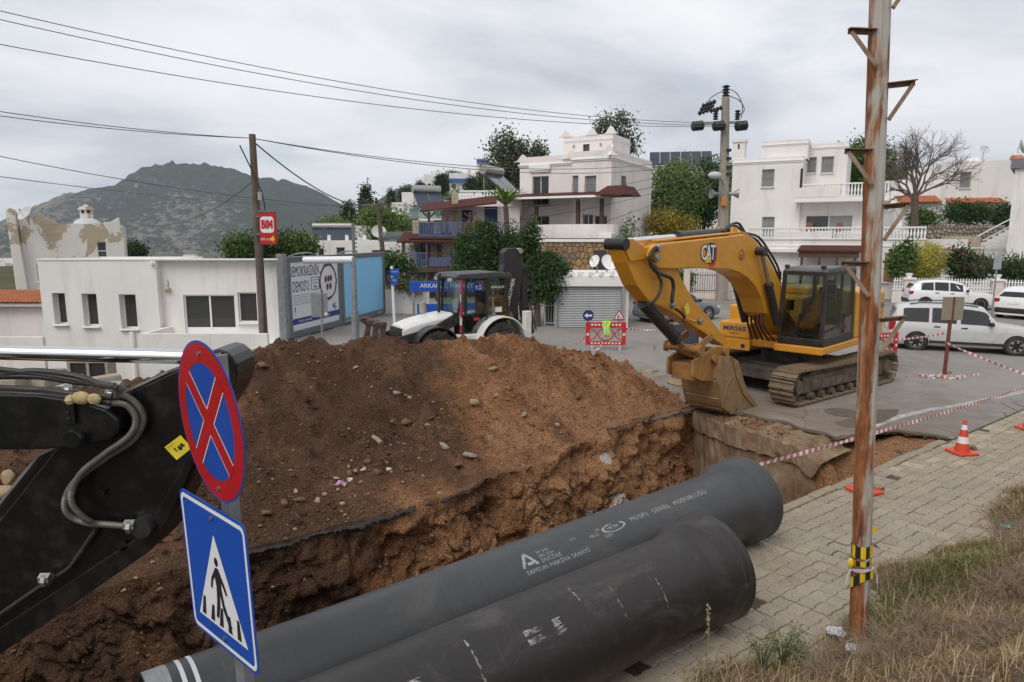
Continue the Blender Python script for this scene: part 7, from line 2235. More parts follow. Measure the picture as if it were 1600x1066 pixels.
MB().cyl(ap(-900,530),ap(-380,542),.075,20).build('ram_barrel',M_armblk,arm,smooth=True)
MB().bar(ap(-900,660,YA+.02),ap(-150,658,YA+.02),.40,.34).build('boom_box',M_armblk,arm,bevel=.015)
# the machine's foot out of the frame, so that the arm is carried by something
fpt=ap(-900,640);MB().bar((fpt.x,YA,.0),(fpt.x,YA,fpt.z+.25),.7,.7).b(fpt.x-1.4,fpt.x+.4,YA-.9,YA+.9,.05,.5).build('swing_frame',M_armblk,arm,bevel=.03)
lowp=ap(-120,1020);MB().prism([(lowp.x,lowp.z+.2),(lowp.x+.15,lowp.z-.2),(lowp.x-.1,lowp.z-.7),(lowp.x-.6,lowp.z-.75),(lowp.x-.7,lowp.z-.1)],lambda a,b,d:Vector((a,d,b)),YA-.35,YA+.35).build('bucket',M_bucket,arm,bevel=.02)
M_hosec=paint('hose_spiral',(.15,.14,.12),.5,.3,var=.25,dirt=.3,dcol=(.2,.17,.13),dscale=20)
def ahose(pts,r,Y,corr=False,mat=None,nm='hose'):
 P=smooth_path([A(a,b,Y+(c[0]if c else 0))for a,b,*c in pts],22 if corr else 7)
 rs_=[r*(1.0 if i%2 else .80)for i in range(len(P))]if corr else r
 return MB().tube(P,rs_,9).build(nm,mat or(M_hosec if corr else M_hose),arm,smooth=(70 if corr else True))
ahose([(172,618),(200,621),(219,640),(222,662),(205,690),(165,716),(122,748),(103,778),(106,803),(135,817),(170,820),(205,823)],.021,YA-.17,True)
ahose([(174,630),(198,634),(212,655),(203,680),(165,708),(128,738),(112,768),(114,790),(130,808),(143,816)],.019,YA-.21,True)
ahose([(143,816),(149,828),(140,842),(120,872),(105,890),(70,912),(0,960),(-60,1000)],.014,YA-.15)
for pts in([(-60,572),(40,582),(110,592),(150,600),(185,606)],[(-60,590),(50,588),(115,596),(180,603)],[(-60,604),(60,609),(120,616),(176,620)],[(-60,612),(60,616),(120,622),(174,630)],[(-60,596),(10,584),(60,580),(120,588),(160,602)]):
 ahose(pts,.018,YA-.22)
for a,b in((122,596),(183,607),(176,619),(204,823),(72,906),(110,612)):
 p=A(a,b,YA-.19);m=MB().cyl(p-Vector((.03,0,-.01)),p+Vector((.03,0,.01)),.032,6).cyl(p-Vector((.012,0,0)),p+Vector((.012,0,0)),.04,8);m.build('hose_fitting',M_steel,arm)
p=A(127,622,YA-.26);MB().ball(p,.038,10,sc=(1.4,.7,1)).ball(p+Vector((.07,0,-.006)),.036,8,sc=(1.1,.7,.9)).ball(p-Vector((.06,0,.01)),.03,8).build('foam_wrap',paint('foam_tan',(.42,.33,.17),.95,var=.3,vscale=40,bump=.8,bscale=60),arm,smooth=True)
p0=A(108,645,YA-.262);m=MB().box(p0,(.06,.012,.13));[m.cyl((p0.x,p0.y-.015,p0.z+dz_),(p0.x,p0.y,p0.z+dz_),.010,6)for dz_ in(-.035,.0)];m.build('bracket',M_armblk,arm,bevel=.004)
for a,b,r_ in((225,812,.035),(163,768,.02),(195,850,.03)):p=A(a,b,YA-.12);MB().cyl((p.x,YA-.15,p.z),(p.x,YA-.10,p.z),r_,12).build('bolt_boss',M_armblk,st_)
p=A(225,822,YA-.16);MB().cyl((p.x,YA-.20,p.z),(p.x,YA-.12,p.z),.06,16).build('port_block',M_blackm,st_)
c_=[A(a,b,YA-.125)for a,b in((257,699),(282,680),(300,700),(276,719))]
stk=MB().quad(*c_).build('warning_sticker',paint('sticker_yellow',(.75,.62,.03),.5),st_,fix=False)
def lerp4(c,a,b):return(c[0]*(1-a)+c[1]*a)*(1-b)+(c[3]*(1-a)+c[2]*a)*b
for a0,a1,b0,b1 in((.30,.36,.35,.62),(.45,.85,.55,.62),(.50,.62,.42,.7),(.66,.8,.4,.56),(.08,.5,.12,.14)):
 q=[lerp4(c_,a,b)+Vector((0,-.003,0))for a,b in((a0,b0),(a1,b0),(a1,b1),(a0,b1))]
 MB().quad(*q).build('sticker_mark',M_blackm,stk,fix=False)
 # --- post with two road signs
YL,YR=2.92,2.62
TL_,TR_,BR_,BL_=A(279,760,YL),A(383,822,YR),A(406,1060,YR),A(304,975,YL)
ex_=(TR_-TL_).normalized();ey_=(TL_-BL_).normalized();nz_=ex_.cross(ey_).normalized()
if nz_.dot(Vector((0,0,EYE))-TL_)<0:nz_=-nz_
M_sblue=paint('sign_blue',(.012,.075,.40),.3,var=.05,dirt=.08,dcol=(.2,.25,.4),dscale=9);M_sred=paint('sign_red',(.46,.012,.016),.3,var=.05);M_swhite=paint('sign_white',(.72,.72,.74),.35,var=.03,dirt=.1,dscale=10)
M_galv=paint('galvanised_post',(.30,.31,.32),.45,.5,var=.2,dirt=.2,dcol=(.2,.19,.17),dscale=8)
sp0=(BL_+BR_)/2
rs_=thing('road_sign','signpost with a no stopping disc above a blue pedestrian crossing sign','road sign',(0,0,0))
def sq(a,b,d=0):return(TL_*(1-a)+TR_*a)*(1-b)+(BL_*(1-a)+BR_*a)*b+nz_*d
def rrect(m_,r,n_=5):
 out=[]
 for cx__,cy__,a0 in((1-m_-r,m_+r,-90),(1-m_-r,1-m_-r,0),(m_+r,1-m_-r,90),(m_+r,m_+r,180)):
  for k in range(n_+1):a=R(a0+90*k/n_);out.append((cx__+r*math.cos(a),cy__+r*math.sin(a)))
 return out
plate=MB().prism(rrect(0,.07),sq,-.003,0).build('crossing_sign',M_sblue,rs_)
ring=rrect(.022,.055);ring2=rrect(.050,.035)
m=MB();n_=len(ring)
for i in range(n_):m.quad(sq(*ring[i],.001),sq(*ring[(i+1)%n_],.001),sq(*ring2[(i+1)%n_],.001),sq(*ring2[i],.001))
m.build('white_border',M_swhite,plate,fix=False)
MB().add([sq(a,b,.0012)for a,b in((.5,.20),(.87,.86),(.13,.86))],[(0,1,2)]).build('white_triangle',M_swhite,plate,fix=False)
def blk(poly,d=.0022):MB().add([sq(a,b,d)for a,b in poly],[tuple(range(len(poly)))]).build('black_mark',M_blackm,plate,fix=False)
for k in range(5):
 x=.185+k*.135;blk([(x,.84),(x+.06,.84),(x+.06+(.02 if k<3 else-.01),.70+(.02 if k in(1,3)else 0)),(x+.025+(.02 if k<3 else-.01),.70+(.02 if k in(1,3)else 0))])
blk([(.50+.028*math.cos(R(a)),.385+.032*math.sin(R(a)))for a in range(0,360,30)],.0026)
for poly in([(.47,.43),(.52,.425),(.55,.46),(.545,.57),(.47,.57),(.455,.48)],[(.47,.56),(.52,.56),(.50,.68),(.46,.79),(.42,.79),(.455,.67)],[(.50,.56),(.545,.56),(.57,.66),(.63,.76),(.66,.79),(.615,.81),(.54,.70)],[(.47,.44),(.475,.48),(.42,.54),(.40,.60),(.375,.59),(.40,.52)],[(.54,.45),(.60,.52),(.63,.575),(.605,.585),(.575,.545),(.53,.50)]):blk(poly,.0026)
dc=(A(308,532,2.75)+A(345,783,2.75))/2;dv=(A(308,532,2.75)-A(345,783,2.75));rD=dv.length/2;dv.normalize()
dh=Vector((math.cos(R(46)),-math.sin(R(46)),0));dh=(dh-dv*dh.dot(dv)).normalized();dn=dh.cross(dv);dn=dn if dn.dot(Vector((0,0,EYE))-dc)>0 else-dn
def dq(a,b,d=0):return dc+dh*(a*rD)+dv*(b*rD)+dn*d
circ=[(math.cos(2*PI*k/64),math.sin(2*PI*k/64))for k in range(64)]
disc=MB().prism(circ,dq,-.003,0).build('no_stopping_disc',M_sblue,rs_)
m=MB()
for k in range(64):a,b=circ[k],circ[(k+1)%64];m.quad(dq(a[0]*.975,a[1]*.975,.001),dq(b[0]*.975,b[1]*.975,.001),dq(b[0]*.73,b[1]*.73,.001),dq(a[0]*.73,a[1]*.73,.001))
m.build('red_ring',M_sred,disc,fix=False)
def xbar(ang,w,d,mat,nm,L_=.76):
 c__,s__=math.cos(ang),math.sin(ang);pts=[(-L_,-w),(L_,-w),(L_,w),(-L_,w)]
 MB().quad(*[dq(a*c__-b*s__,a*s__+b*c__,d)for a,b in pts]).build(nm,mat,disc,fix=False)
for an in(R(45),R(135)):xbar(an,.125,.0016,M_swhite,'white_edge',.725)
for an in(R(45),R(135)):xbar(an,.105,.0024 if an<1 else .0027,M_sred,'red_bar',.75)
for pl_,pts_ in((disc,(dq(0,.84,.002),dq(0,-.84,.002))),(plate,(sq(.5,.085,.002),sq(.5,.92,.002)))):
 for q in pts_:MB().cyl(q,q+nz_*.006,.010,10).build('bolt',M_steel,pl_,smooth=40)
pb_=sq(.5,1.0,-.03)+dv*-2.0;pt_=dq(0,.9,-.03)
pt2=sq(.53,.5,-.06);dirp=dv
t0_=dq(.02,.8,-.055);dirp=(t0_-pt2).normalized();b0_=pt2-dirp*((pt2.z-.12)/dirp.z)
m=MB().bar(b0_,t0_,.075,.012,up=nz_).bar(b0_+dh*.034-nz_*.02,t0_+dh*.034-nz_*.02,.010,.05,up=nz_).bar(b0_-dh*.034-nz_*.02,t0_-dh*.034-nz_*.02,.010,.05,up=nz_)
m.build('post',M_galv,rs_,bevel=.003)
# --- billboards
pL=A(446,402,26.3);pR=A(599,400,35.6)
bd=Vector((pR.x-pL.x,pR.y-pL.y,0));BWd=bd.length;brz=math.atan2(bd.y,bd.x)
bb=thing('billboard','double billboard on the road bank, a poster beside a plain light blue panel','billboard',(pL.x,pL.y,0),brz)
BLc=Local((pL.x,pL.y,0),brz)
bz0,bz1=A(453,530,26.3).z,pL.z
M_bframe=paint('billboard_grey',(.16,.18,.19),.5,.2,var=.08,dirt=.15);M_poster=paint('poster_white',(.70,.70,.73),.5,var=.02);M_pblue=paint('poster_blue',(.26,.60,.90),.5,var=.03)
xm1=BLc.onY(535,450,-.1).x
def panel(x0,x1,mat,nm):
 f=MB().b(x0,x1,-.06,.16,bz0,bz0+.26).b(x0,x1,-.06,.16,bz1-.22,bz1).b(x0,x0+.24,-.06,.16,bz0+.26,bz1-.22).b(x1-.24,x1,-.06,.16,bz0+.26,bz1-.22).b(x0+.02,x1-.02,.0,.14,bz0+.1,bz1-.1).build('frame',M_bframe,bb,bevel=.02)
 return MB().b(x0+.2,x1-.2,-.02,.005,bz0+.22,bz1-.18).build(nm,mat,bb)
po=panel(0,xm1,M_poster,'poster');panel(xm1+.06,BWd,M_pblue,'blue_panel')
for x in(-.22,xm1+.03,BWd-.6):MB().b(x-.14,x+.14,.0 if x>0 else-.1,.2,-1.2 if x<1 else-.5,bz1+(.12 if x<0 else-.3)).build('support_post',M_galv,bb,bevel=.01)
for xa_ in(.2,xm1-.2):
 MB().tube(smooth_path([(xa_,0,bz1),(xa_+.1,-.3,bz1+.12),(xa_+.8,-.5,bz1+.14),(xa_+1.4,-.3,bz1+.02)]),.03,6).build('lamp_arm',M_galv,bb,smooth=True)
PW_,PH_=xm1-.4,bz1-bz0-.4
def pp_(t,s,d=-.026):return Vector((.2+t*PW_,d,bz0+.22+s*PH_))
def ptext(s,t,z,size,sx,mat,sh=0.0,al='CENTER',par=po,d=-.026):text('lettering',s,size,mat,par,plane_mat(pp_(t,z,d),(1,0,0),(0,0,1)),ext=.001,sx=sx,shear=sh,align=al)
ptext('DEMOKRASİNİN',.285,.845,.60,.52,M_blackm);ptext('DEMOS’U',.20,.63,.60,.52,M_blackm)
m=MB();rsb=random.Random(2);bx,bz_c,br=.765,.655,.285*PH_
for k in range(40):
 a0,a1=2*PI*k/40,2*PI*(k+.93)/40
 r0,r1=br*rsb.uniform(.82,.88),br*rsb.uniform(.97,1.04)
 c0=pp_(bx,bz_c)
 m.quad(*[c0+Vector((r*math.cos(a),0,r*math.sin(a)))for r,a in((r0,a0),(r1,a0),(r1,a1),(r0,a1))])
M_pring=paint('print_brown',(.09,.05,.045),.6,var=.5,vscale=30)
m.build('printed_ring',M_pring,po,fix=False)
for a,b in((-.24,.12),(.02,.14),(.26,.16),(-.10,-.26),(.18,-.24)):
 c0=pp_(bx,bz_c)+Vector((a*br*1.2,0,b*br*1.1));MB().add([c0+Vector((.11*math.cos(R(t)),0,.15*math.sin(R(t))))for t in range(0,360,30)],[tuple(range(12))]).build('printed_dot',M_pring,po,fix=False)
M_pnavy=paint('print_navy',(.03,.04,.22),.5)
MB().quad(pp_(0,.10),pp_(1,.10),pp_(1,.185),pp_(0,.185)).build('blue_stripe',M_pnavy,po,fix=False)
m=MB()
for(t0,s0,t1,s1)in((.40,.56,.565,.57),(.40,.74,.565,.75),(.40,.56,.41,.75),(.555,.56,.565,.75),(.42,.66,.54,.668),(.42,.70,.54,.708)):m.quad(pp_(t0,s0),pp_(t1,s0),pp_(t1,s1),pp_(t0,s1))
for k in range(5):m.quad(pp_(.04,.51-k*.032),pp_(.52-.03*(k%2),.51-k*.032),pp_(.52-.03*(k%2),.516-k*.032),pp_(.04,.516-k*.032))
m.build('fine_print',M_pnavy,po,fix=False)
ptext('Ayaz',.485,.61,.22,.7,M_pnavy);ptext('P',.07,.29,.42,.6,M_blackm);ptext('Gerzel | yayıncılık',.25,.142,.15,1,M_swhite,.2,d=-.03);ptext('PÜSAL',.72,.142,.15,1,M_swhite,d=-.03)
for t,s_,c0 in((.86,.26,(.05,.2,.5)),(.90,.23,(.1,.4,.2)),(.89,.29,(.2,.3,.6))):MB().add([pp_(t,s_)+Vector((.10*math.cos(R(q)),0,.09*math.sin(R(q))))for q in range(0,360,40)],[tuple(range(9))]).build('logo',paint('print_%d'%int(t*1000),c0,.6),po,fix=False)
ptext('BODRUM BELEDİYESİ',.17,-.10,.11,1.2,M_swhite,d=-.075);ptext('BODRUM',.9,-.10,.11,1.2,M_swhite,d=-.075)
text('lettering','BODRUM',.11,M_swhite,bb,plane_mat((xm1+.55,-.066,bz0+.12),(1,0,0),(0,0,1)));text('lettering','BELEDİYESİ',.11,M_swhite,bb,plane_mat((BWd-.8,-.066,bz0+.12),(1,0,0),(0,0,1)))
# small blank sign, lamp post, street-name post, market sign
def signpost(name,lab,cat,base,h,r,mat,rz=0.0,par=None):
 t=thing(name,lab,cat,base,rz);MB().cyl((0,0,0),(0,0,h),r,10).build('post',mat,t,smooth=40);return t
b=A(504,535,23.5);t=signpost('blank_sign','small plain grey sign back standing before the poster','sign',(b.x,b.y,-.3),A(500,460,23.5).z+.3,.035,M_galv,R(8))
MB().b(-.34,.22,.04,.06,A(500,496,23.5).z+.3,A(500,460,23.5).z+.34).build('sign_plate',paint('sign_back_grey',(.26,.27,.27),.5,.3),t,bevel=.01);MB().b(.1,.2,.02,.04,A(500,493,23.5).z+.3,A(500,489,23.5).z+.3).build('sticker',M_swhite,t)
b=A(556,530,23);t=signpost('lamp_post','grey lamp post with a horizontal white arm in front of the blue panel','lamp post',(b.x,b.y,-.2),A(553,402,23).z+.2,.095,M_galv)
za=A(553,406,23).z+.2
MB().cyl((0,0,za),((477-555)/FPX*23,.1,za-.02),.12,12).build('lamp_arm',M_swhite,t,smooth=40);MB().cyl((0,0,0),(0,0,za*.5),.13,12).build('post_sleeve',M_galv,t,smooth=40)
b=A(553,400,40);t=signpost('mast','thin blue grey mast rising behind the lamp post','mast',(b.x,b.y,0),A(553,348,40).z,.09,M_bframe)
for k in range(8):MB().box((.12,0,A(553,348,40).z-.3-k*.22),(.12,.1,.1)).build('clamp',M_bframe,t)
b=A(618,531,27);t=signpost('street_name_sign','leaning white post with two blue street name plates','sign',(b.x,b.y,-.2),0.01,.04,M_swhite)
tp_=A(612,416,27)-Vector((b.x,b.y,-.2));MB().cyl((0,0,0),tp_,.06,10).build('white_pole',M_swhite,t,smooth=40)
for k,(y0,y1)in enumerate(((420,432),(434,445))):
 c0=A(617-k,(y0+y1)/2,26.9)-Vector((b.x,b.y,-.2));pl_=MB().box(c0,(.36-.07*k,.03,.28)).build('name_plate',M_sblue,t);text('lettering','Papatya' if k==0 else 'Yeşil',.08,M_swhite,pl_,plane_mat(c0+Vector((0,-.018,.04)),(1,0,0),(0,0,1)))
ms0=A(640,456,30);t=thing('shop_sign','blue shop sign board reading ARKADAŞ behind the backhoe cab','shop sign',(ms0.x,30,0),R(-3))
zs_=ms0.z
pl_=MB().b(0,3.3,0,.2,zs_,zs_+.46).build('board',M_sblue,t);text('lettering','ARKADAŞ MARKET',.27,M_swhite,pl_,plane_mat((1.65,-.012,zs_+.26),(1,0,0),(0,0,1)),sx=1.0)
MB().b(.1,.2,.05,.15,0,zs_).b(3.1,3.2,.05,.15,0,zs_).build('legs',M_galv,t);MB().b(.3,1.9,.1,.2,.2,zs_-.55).build('blue_shop_panel',M_sblue,t);MB().b(2.1,3.0,.1,.2,.2,zs_-.5).build('blue_shop_panel',M_sblue,t)
q=A(645,512,35);p=A(438,512,36.8);lw=MB().bar((p.x,36.8,.2),(q.x+.8,35.6,.3),.2,1.9).build('low_wall',M_wallpink);tag(lw,'low beige wall running behind the billboards','wall')
p=A(605,452,36);q=A(660,452,37);p.z=q.z=1.0
fz_=thing('veranda_fence','dark railing with flowers above the beige wall','fence',p,math.atan2(q.y-p.y,q.x-p.x));rail(fz_,(0,0,0),((q-p).length+1,0,0),1.1,M_ironb,.16,.03)
# --- utility poles and wires
M_timb=paint('pole_timber',(.145,.115,.085),.9,var=.25,vscale=3,dirt=.5,dcol=(.06,.045,.035),dscale=3,streak=True,bump=.4,bscale=30);M_cpole=paint('pole_concrete',(.30,.265,.22),.9,var=.15,dirt=.35,dcol=(.2,.16,.12),dscale=2,bump=.3)
M_insul=paint('insulator_black',(.02,.02,.022),.35)
b=A(413,540,25);tp_=A(394,210,25);wpole=thing('timber_pole','dark timber utility pole carrying the red shop sign','utility pole',(b.x,25,-.4))
MB().tube([(0,0,0),(tp_.x-b.x,0,tp_.z+.4)],[.165,.115],14).build('shaft',M_timb,wpole,smooth=40)
p=A(407,307,24.85)-wpole.location;MB().box(p,(.16,.16,.30)).build('junction_box',paint('box_grey',(.32,.31,.28),.6),wpole,bevel=.02)
MB().tube(smooth_path([Vector((-.42,-.15,tp_.z)),A(400,280,24.8)-wpole.location,A(410,305,24.8)-wpole.location,A(414,330,24.8)-wpole.location,A(410,360,24.8)-wpole.location,A(414,530,24.8)-wpole.location]),.025,6).build('cable',M_hose,wpole,smooth=True)
b0_=A(408,382,24.7);w_=(435-408)/FPX*24.7;h_=(382-333)/FPX*24.7
bim=thing('shop_sign','red BIM shop sign hanging on the timber pole','shop sign',(b0_.x,24.7,b0_.z),R(-12))
pl_=MB().b(0,w_,-.05,.05,0,h_).build('board',M_sred,bim,bevel=.01);MB().b(-.02,w_+.02,-.07,.07,h_-.0,h_+.06).b(-.14,0,-.02,.02,h_*.85,h_*.9).b(-.14,0,-.02,.02,h_*.3,h_*.35).b(w_*.6,w_*.65,-.02,.02,h_,h_+.2).build('bracket',M_bframe,bim)
rr=[(w_*(.08+.84*a),h_*(.36+.50*b))for a,b in rrect(0,.22)]
MB().prism(rr,lambda a,b,d:Vector((a,d,b)),-.062,-.052).build('white_box',M_swhite,pl_)
text('lettering','BIM',.40,M_sred,pl_,plane_mat((w_*.5,-.066,h_*.61),(1,0,0),(0,0,1)),sx=.72,bold=.022);text('lettering','100 m',.13,M_swhite,pl_,plane_mat((w_*.28,-.056,h_*.16),(1,0,0),(0,0,1)))
MB().prism([(w_*.62,h_*.12),(w_*.8,h_*.12),(w_*.8,h_*.06),(w_*.94,h_*.17),(w_*.8,h_*.28),(w_*.8,h_*.21),(w_*.62,h_*.21)],lambda a,b,d:Vector((a,d,b)),-.06,-.052).build('arrow',M_yel,pl_)
b=A(1127,470,43);tp_=A(1134,152,43);cpole=thing('concrete_pole','tall concrete power pole with black insulators and a crossarm','utility pole',(b.x,43,0))
ct=Vector((tp_.x-b.x,0,tp_.z));MB().tube([(0,0,0),ct],[.40,.24],8).build('shaft',M_cpole,cpole,smooth=20)
def cpt(px,py,dy=0):p=A(px,py,43+dy);return Vector((p.x-b.x,dy,p.z))
def insul(p,r=.16,h=.5,d=(0,0,1)):
 prof=[(0,.04)]
 for k in range(4):prof+=[(h*(k+.1)/4,r*.5),(h*(k+.45)/4,r),(h*(k+.6)/4,r*.95),(h*(k+.95)/4,r*.5)]
 MB().lathe(prof+[(h,.03)],p,d,12).build('insulator',M_insul,cpole,smooth=40)
ca=MB().bar(cpt(1090,193),cpt(1168,191),.14,.16).build('crossarm',M_cpole,cpole)
for px in(1094,1127,1162):insul(cpt(px+4,196,-.3),.3,.75,(-1,-.4,-.15))
for px in(1118,1152):insul(cpt(px,188),.18,.6)
insul(cpt(1134,152),.24,.7)
for k in range(3):insul(cpt(1119-3*k,158+k*6),.15,.9,(-1,0,-.35))
insul(cpt(1129,168),.15,.8,(-1,0,-.3))
for l in([(1134,140),(1112,152),(1104,165)],[(1134,138),(1150,145),(1160,165),(1158,185)],[(1140,150),(1156,158),(1163,172),(1153,182)]):MB().tube(smooth_path([cpt(a,c)for a,c in l]),.025,5).build('jumper_wire',M_hose,cpole,smooth=True)
m=MB().tube([cpt(1130,290),cpt(1127,280,-.8),cpt(1118,274,-1)],.05,8);m.build('lamp_arm',M_galv,cpole);MB().ball(cpt(1117,274,-1.1),.42,12,sc=(1.0,.7,.55)).build('lamp_head',paint('lamp_grey',(.50,.50,.48),.5),cpole,smooth=True)
for s,px in((-1,1124),(1,1139)):MB().lathe([(0,.08),(.25,.11),(.55,.30),(.57,.30),(.5,.02)],cpt(px,303,-.3),(s,-.2,0),14).build('loudspeaker_horn',M_galv,cpole,smooth=40)
MB().box(cpt(1131,315,-.45),(.32,.2,.55)).build('junction_box',paint('box_orange',(.55,.20,.06),.6),cpole,bevel=.03)
for y in(235,248,262,272):MB().box(cpt(1138,y,-.2),(.3,.3,.16)).build('clamp',M_insul,cpole)
b=A(603,420,55);tt=thing('timber_pole','pale timber pole with a short crossarm behind the billboards','utility pole',(b.x,55,0));tz2=A(590,318,55).z
MB().tube([(0,0,0),(A(590,318,55).x-b.x,0,tz2)],[.22,.16],10).build('shaft',M_timb,tt,smooth=40);MB().bar((A(567,318,55).x-b.x,0,tz2-.1),(A(606,320,55).x-b.x,0,tz2-.1),.16,.16).build('crossarm',M_timb,tt)
for px in(568,588,605):p=A(px,314,55);MB().lathe([(0,.05),(.1,.14),(.25,.12),(.4,.1),(.42,.02)],(p.x-b.x,0,tz2),(0,0,1),10).build('insulator',M_insul,tt)
M_wire=paint('wire',(.09,.09,.095),.6)
def wire(a,b,sag,lab,r=.016,n_=22,grp='overhead power lines'):
 a,b=Vector(a),Vector(b);m=MB()
 m.tube([a.lerp(b,t/n_)-Vector((0,0,sag*4*(t/n_)*(1-t/n_)))for t in range(n_+1)],r,4,caps=False)
 o=m.build('overhead_wire',M_wire,smooth=True);return tag(o,lab,'wire',grp)
for k,(y0,px,py,sg)in enumerate(((12,1094,192,.8),(26,1125,196,.9),(67,1160,197,.9))):
 wire(A(-60,y0-9,24),A(px,py,42.6),sg,('top high wire','second high wire','lowest of the three high wires')[k]+' running from the concrete pole crossarm to the left',.015)
for k,y0 in enumerate((170,178)):wire(A(-60,y0-5,20),A(393,216,25),.12,('upper' if k==0 else 'lower')+' low voltage wire left of the timber pole',.012);wire(A(393,216,25),A(1128,(240,250)[k],43),1.0,('upper' if k==0 else 'lower')+' low voltage wire between the timber and concrete poles',.014)
wire(A(-60,232,22),A(1128,262,43),2.2,'long sagging wire crossing in front of the mountain',.013);wire(A(-60,268,22),A(590,318,54.8),.5,'long low wire from the left edge to the pale timber pole',.013)
wire(A(393,219,25),A(590,318,54.6),.9,'thick black cable from the timber pole top to the pale timber pole',.035);wire(A(400,279,25),A(215,350,30),.6,'short cable from the timber pole down to the peeling house',.02)
for k,(px,py,Y,y1)in enumerate(((592,318,54.8,250),(605,318,54.8,262),(575,340,54,268),(590,395,54,272),(620,405,48,278),(700,390,44,282))):
 wire(A(px,py,Y),A(1128,y1,42.9),1.1+.2*k,('first','second','third','fourth','fifth','lowest')[k]+' thin wire down the fan from the concrete pole to the verandas',.013)
 # --- barrier, small signs, cones, signboard
M_plred=paint('plastic_red',(.56,.022,.028),.4,var=.08,dirt=.12,dscale=7)
def barrier(lab,loc,rz,W_=1.42):
 t=thing('plastic_barrier',lab,'barrier',loc,rz,'red plastic barriers')
 m=MB().b(-W_/2,W_/2,-.03,.03,.82,1.0).b(-W_/2,W_/2,-.03,.03,.18,.32).b(-W_/2,-W_/2+.14,-.03,.03,.32,.82).b(W_/2-.14,W_/2,-.03,.03,.32,.82)
 def arc(c,r,a0,a1,sx=1):return[Vector((c[0]+sx*r*math.cos(R(a0+(a1-a0)*k/10)),0,c[1]+r*.8*math.sin(R(a0+(a1-a0)*k/10))))for k in range(11)]
 for s in(-1,1):m.tube([Vector((p.x*1,p.y,p.z))for p in arc((s*(W_/2-.14),.57),.24,90 if s>0 else-90,270 if s>0 else 90)],.022,6)
 m.tube(arc((0,.57),.28,0,360),.024,6);m.bar((-W_/2+.36,0,.57),(-.26,0,.57),.04,.04).bar((.26,0,.57),(W_/2-.36,0,.57),.04,.04).bar((0,0,.32),(0,0,.36),.04,.04)
 m.build('panel',M_plred,t)
 for k in range(9):
  x=-W_/2+.22+k*(W_-.44)/8;MB().b(x-.035,x+.035,-.036,-.031,.875,.945).build('reflector',M_swhite,t);MB().b(x-.035,x+.035,-.036,-.031,.22,.28).build('reflector',M_swhite,t)
 for s in(-1,1):
  MB().lathe([(0,.001),(0,.05),(.004,.05)],(s*(W_/2-.07),-.031,.57),(0,-1,0),14).build('round_reflector',M_swhite,t);MB().prism([(-.05,.18),(.05,.18),(.14,0),(-.14,0)],lambda a,b,d:Vector((s*(W_/2-.22)+d,a,b)),-.04,.04).build('foot',M_greym,t)
 return t
pb2=G(946,547);barrier('red and white plastic barrier with a yellow vest, before the garage',(pb2.x,pb2.y,0),R(-3))
vs=thing('safety_vest','bright yellow safety vest hung over the red barrier','vest',(pb2.x+.05,pb2.y-.05,.5));M_vest=paint('hi_vis',(.50,.85,.03),.7,var=.1)
rows=[]
for i,(z,w,x)in enumerate(((.54,.30,-.04),(.50,.32,-.03),(.38,.28,-.05),(.22,.24,-.02),(.08,.20,-.04),(-.02,.13,.0))):rows.append([Vector((x+w*(k/8-.5),-.05-.025*math.sin(k*1.9+i),z))for k in range(9)])
rows=[[Vector((p.x,p.y+.11,p.z-.12))for p in rows[0]],[Vector((p.x,p.y+.06,p.z+.01))for p in rows[0]]]+rows
o=MB().grid(rows).build('cloth',M_vest,vs,smooth=True);md=o.modifiers.new('s','SOLIDIFY');md.thickness=.012
for x in(-.09,.05):MB().grid([[r[int(4+x*20)]+Vector((-.015,-.012,0)),r[int(4+x*20)]+Vector((.03,-.012,0))]for r in rows[2:7]]).build('reflective_stripe',paint('reflective_grey',(.6,.62,.6),.4),vs,fix=False)
p=A(919,493,28.5);t=thing('direction_sign','round blue sign with a white arrow pointing left, before the shutter','sign',(p.x,28.5,0));MB().cyl((0,0,0),(0,0,p.z),.03,8).build('post',M_galv,t)
pl_=MB().cyl((0,-.03,p.z),(0,-.05,p.z),.23,24).build('disc',paint('sign_navy',(.02,.03,.16),.4),t);MB().prism([(-.17,0),(-.03,.11),(-.03,.04),(.16,.04),(.16,-.04),(-.03,-.04),(-.03,-.11)],lambda a,b,d:Vector((a,d,p.z+b)),-.058,-.052).build('arrow',M_swhite,pl_)
p=A(967,494,27.5);t=thing('warning_sign','red edged triangular roadworks warning sign beside the barrier','sign',(p.x,27.5,0));MB().cyl((0,0,0),(0,0,p.z-.15),.03,8).build('post',M_galv,t)
tri=lambda s:[(-.25*s,-.16*s),(.25*s,-.16*s),(0,.27*s)]
pl_=MB().prism(tri(1),lambda a,b,d:Vector((a,d,p.z+b)),-.05,-.03).build('triangle',M_sred,t);MB().prism(tri(.72),lambda a,b,d:Vector((a,d,p.z+b)),-.056,-.051).build('white_field',M_swhite,pl_);MB().prism([(-.08,-.09),(-.02,-.09),(0,0),(.03,.04),(-.02,.07),(-.05,.0)],lambda a,b,d:Vector((a,d,p.z+b)),-.062,-.057).prism([(.02,-.09),(.11,-.09),(.07,-.03)],lambda a,b,d:Vector((a,d,p.z+b)),-.062,-.057).build('worker_mark',M_blackm,pl_)
p=G(1070,548);t=thing('sign_board','dark slate board on low feet behind the excavator bucket arm','board',(p.x,p.y,0),R(20));MB().b(-.55,.5,-.02,.02,.22,.95).build('board',paint('slate',(.06,.065,.09),.6),t);MB().b(.48,.54,-.04,.04,.1,1.0).b(-.6,-.54,-.04,.04,0,1.0).build('frame',M_woodb,t);MB().b(-.7,-.45,-.3,.3,0,.05).b(.4,.65,-.3,.3,0,.05).build('foot',M_greym,t)
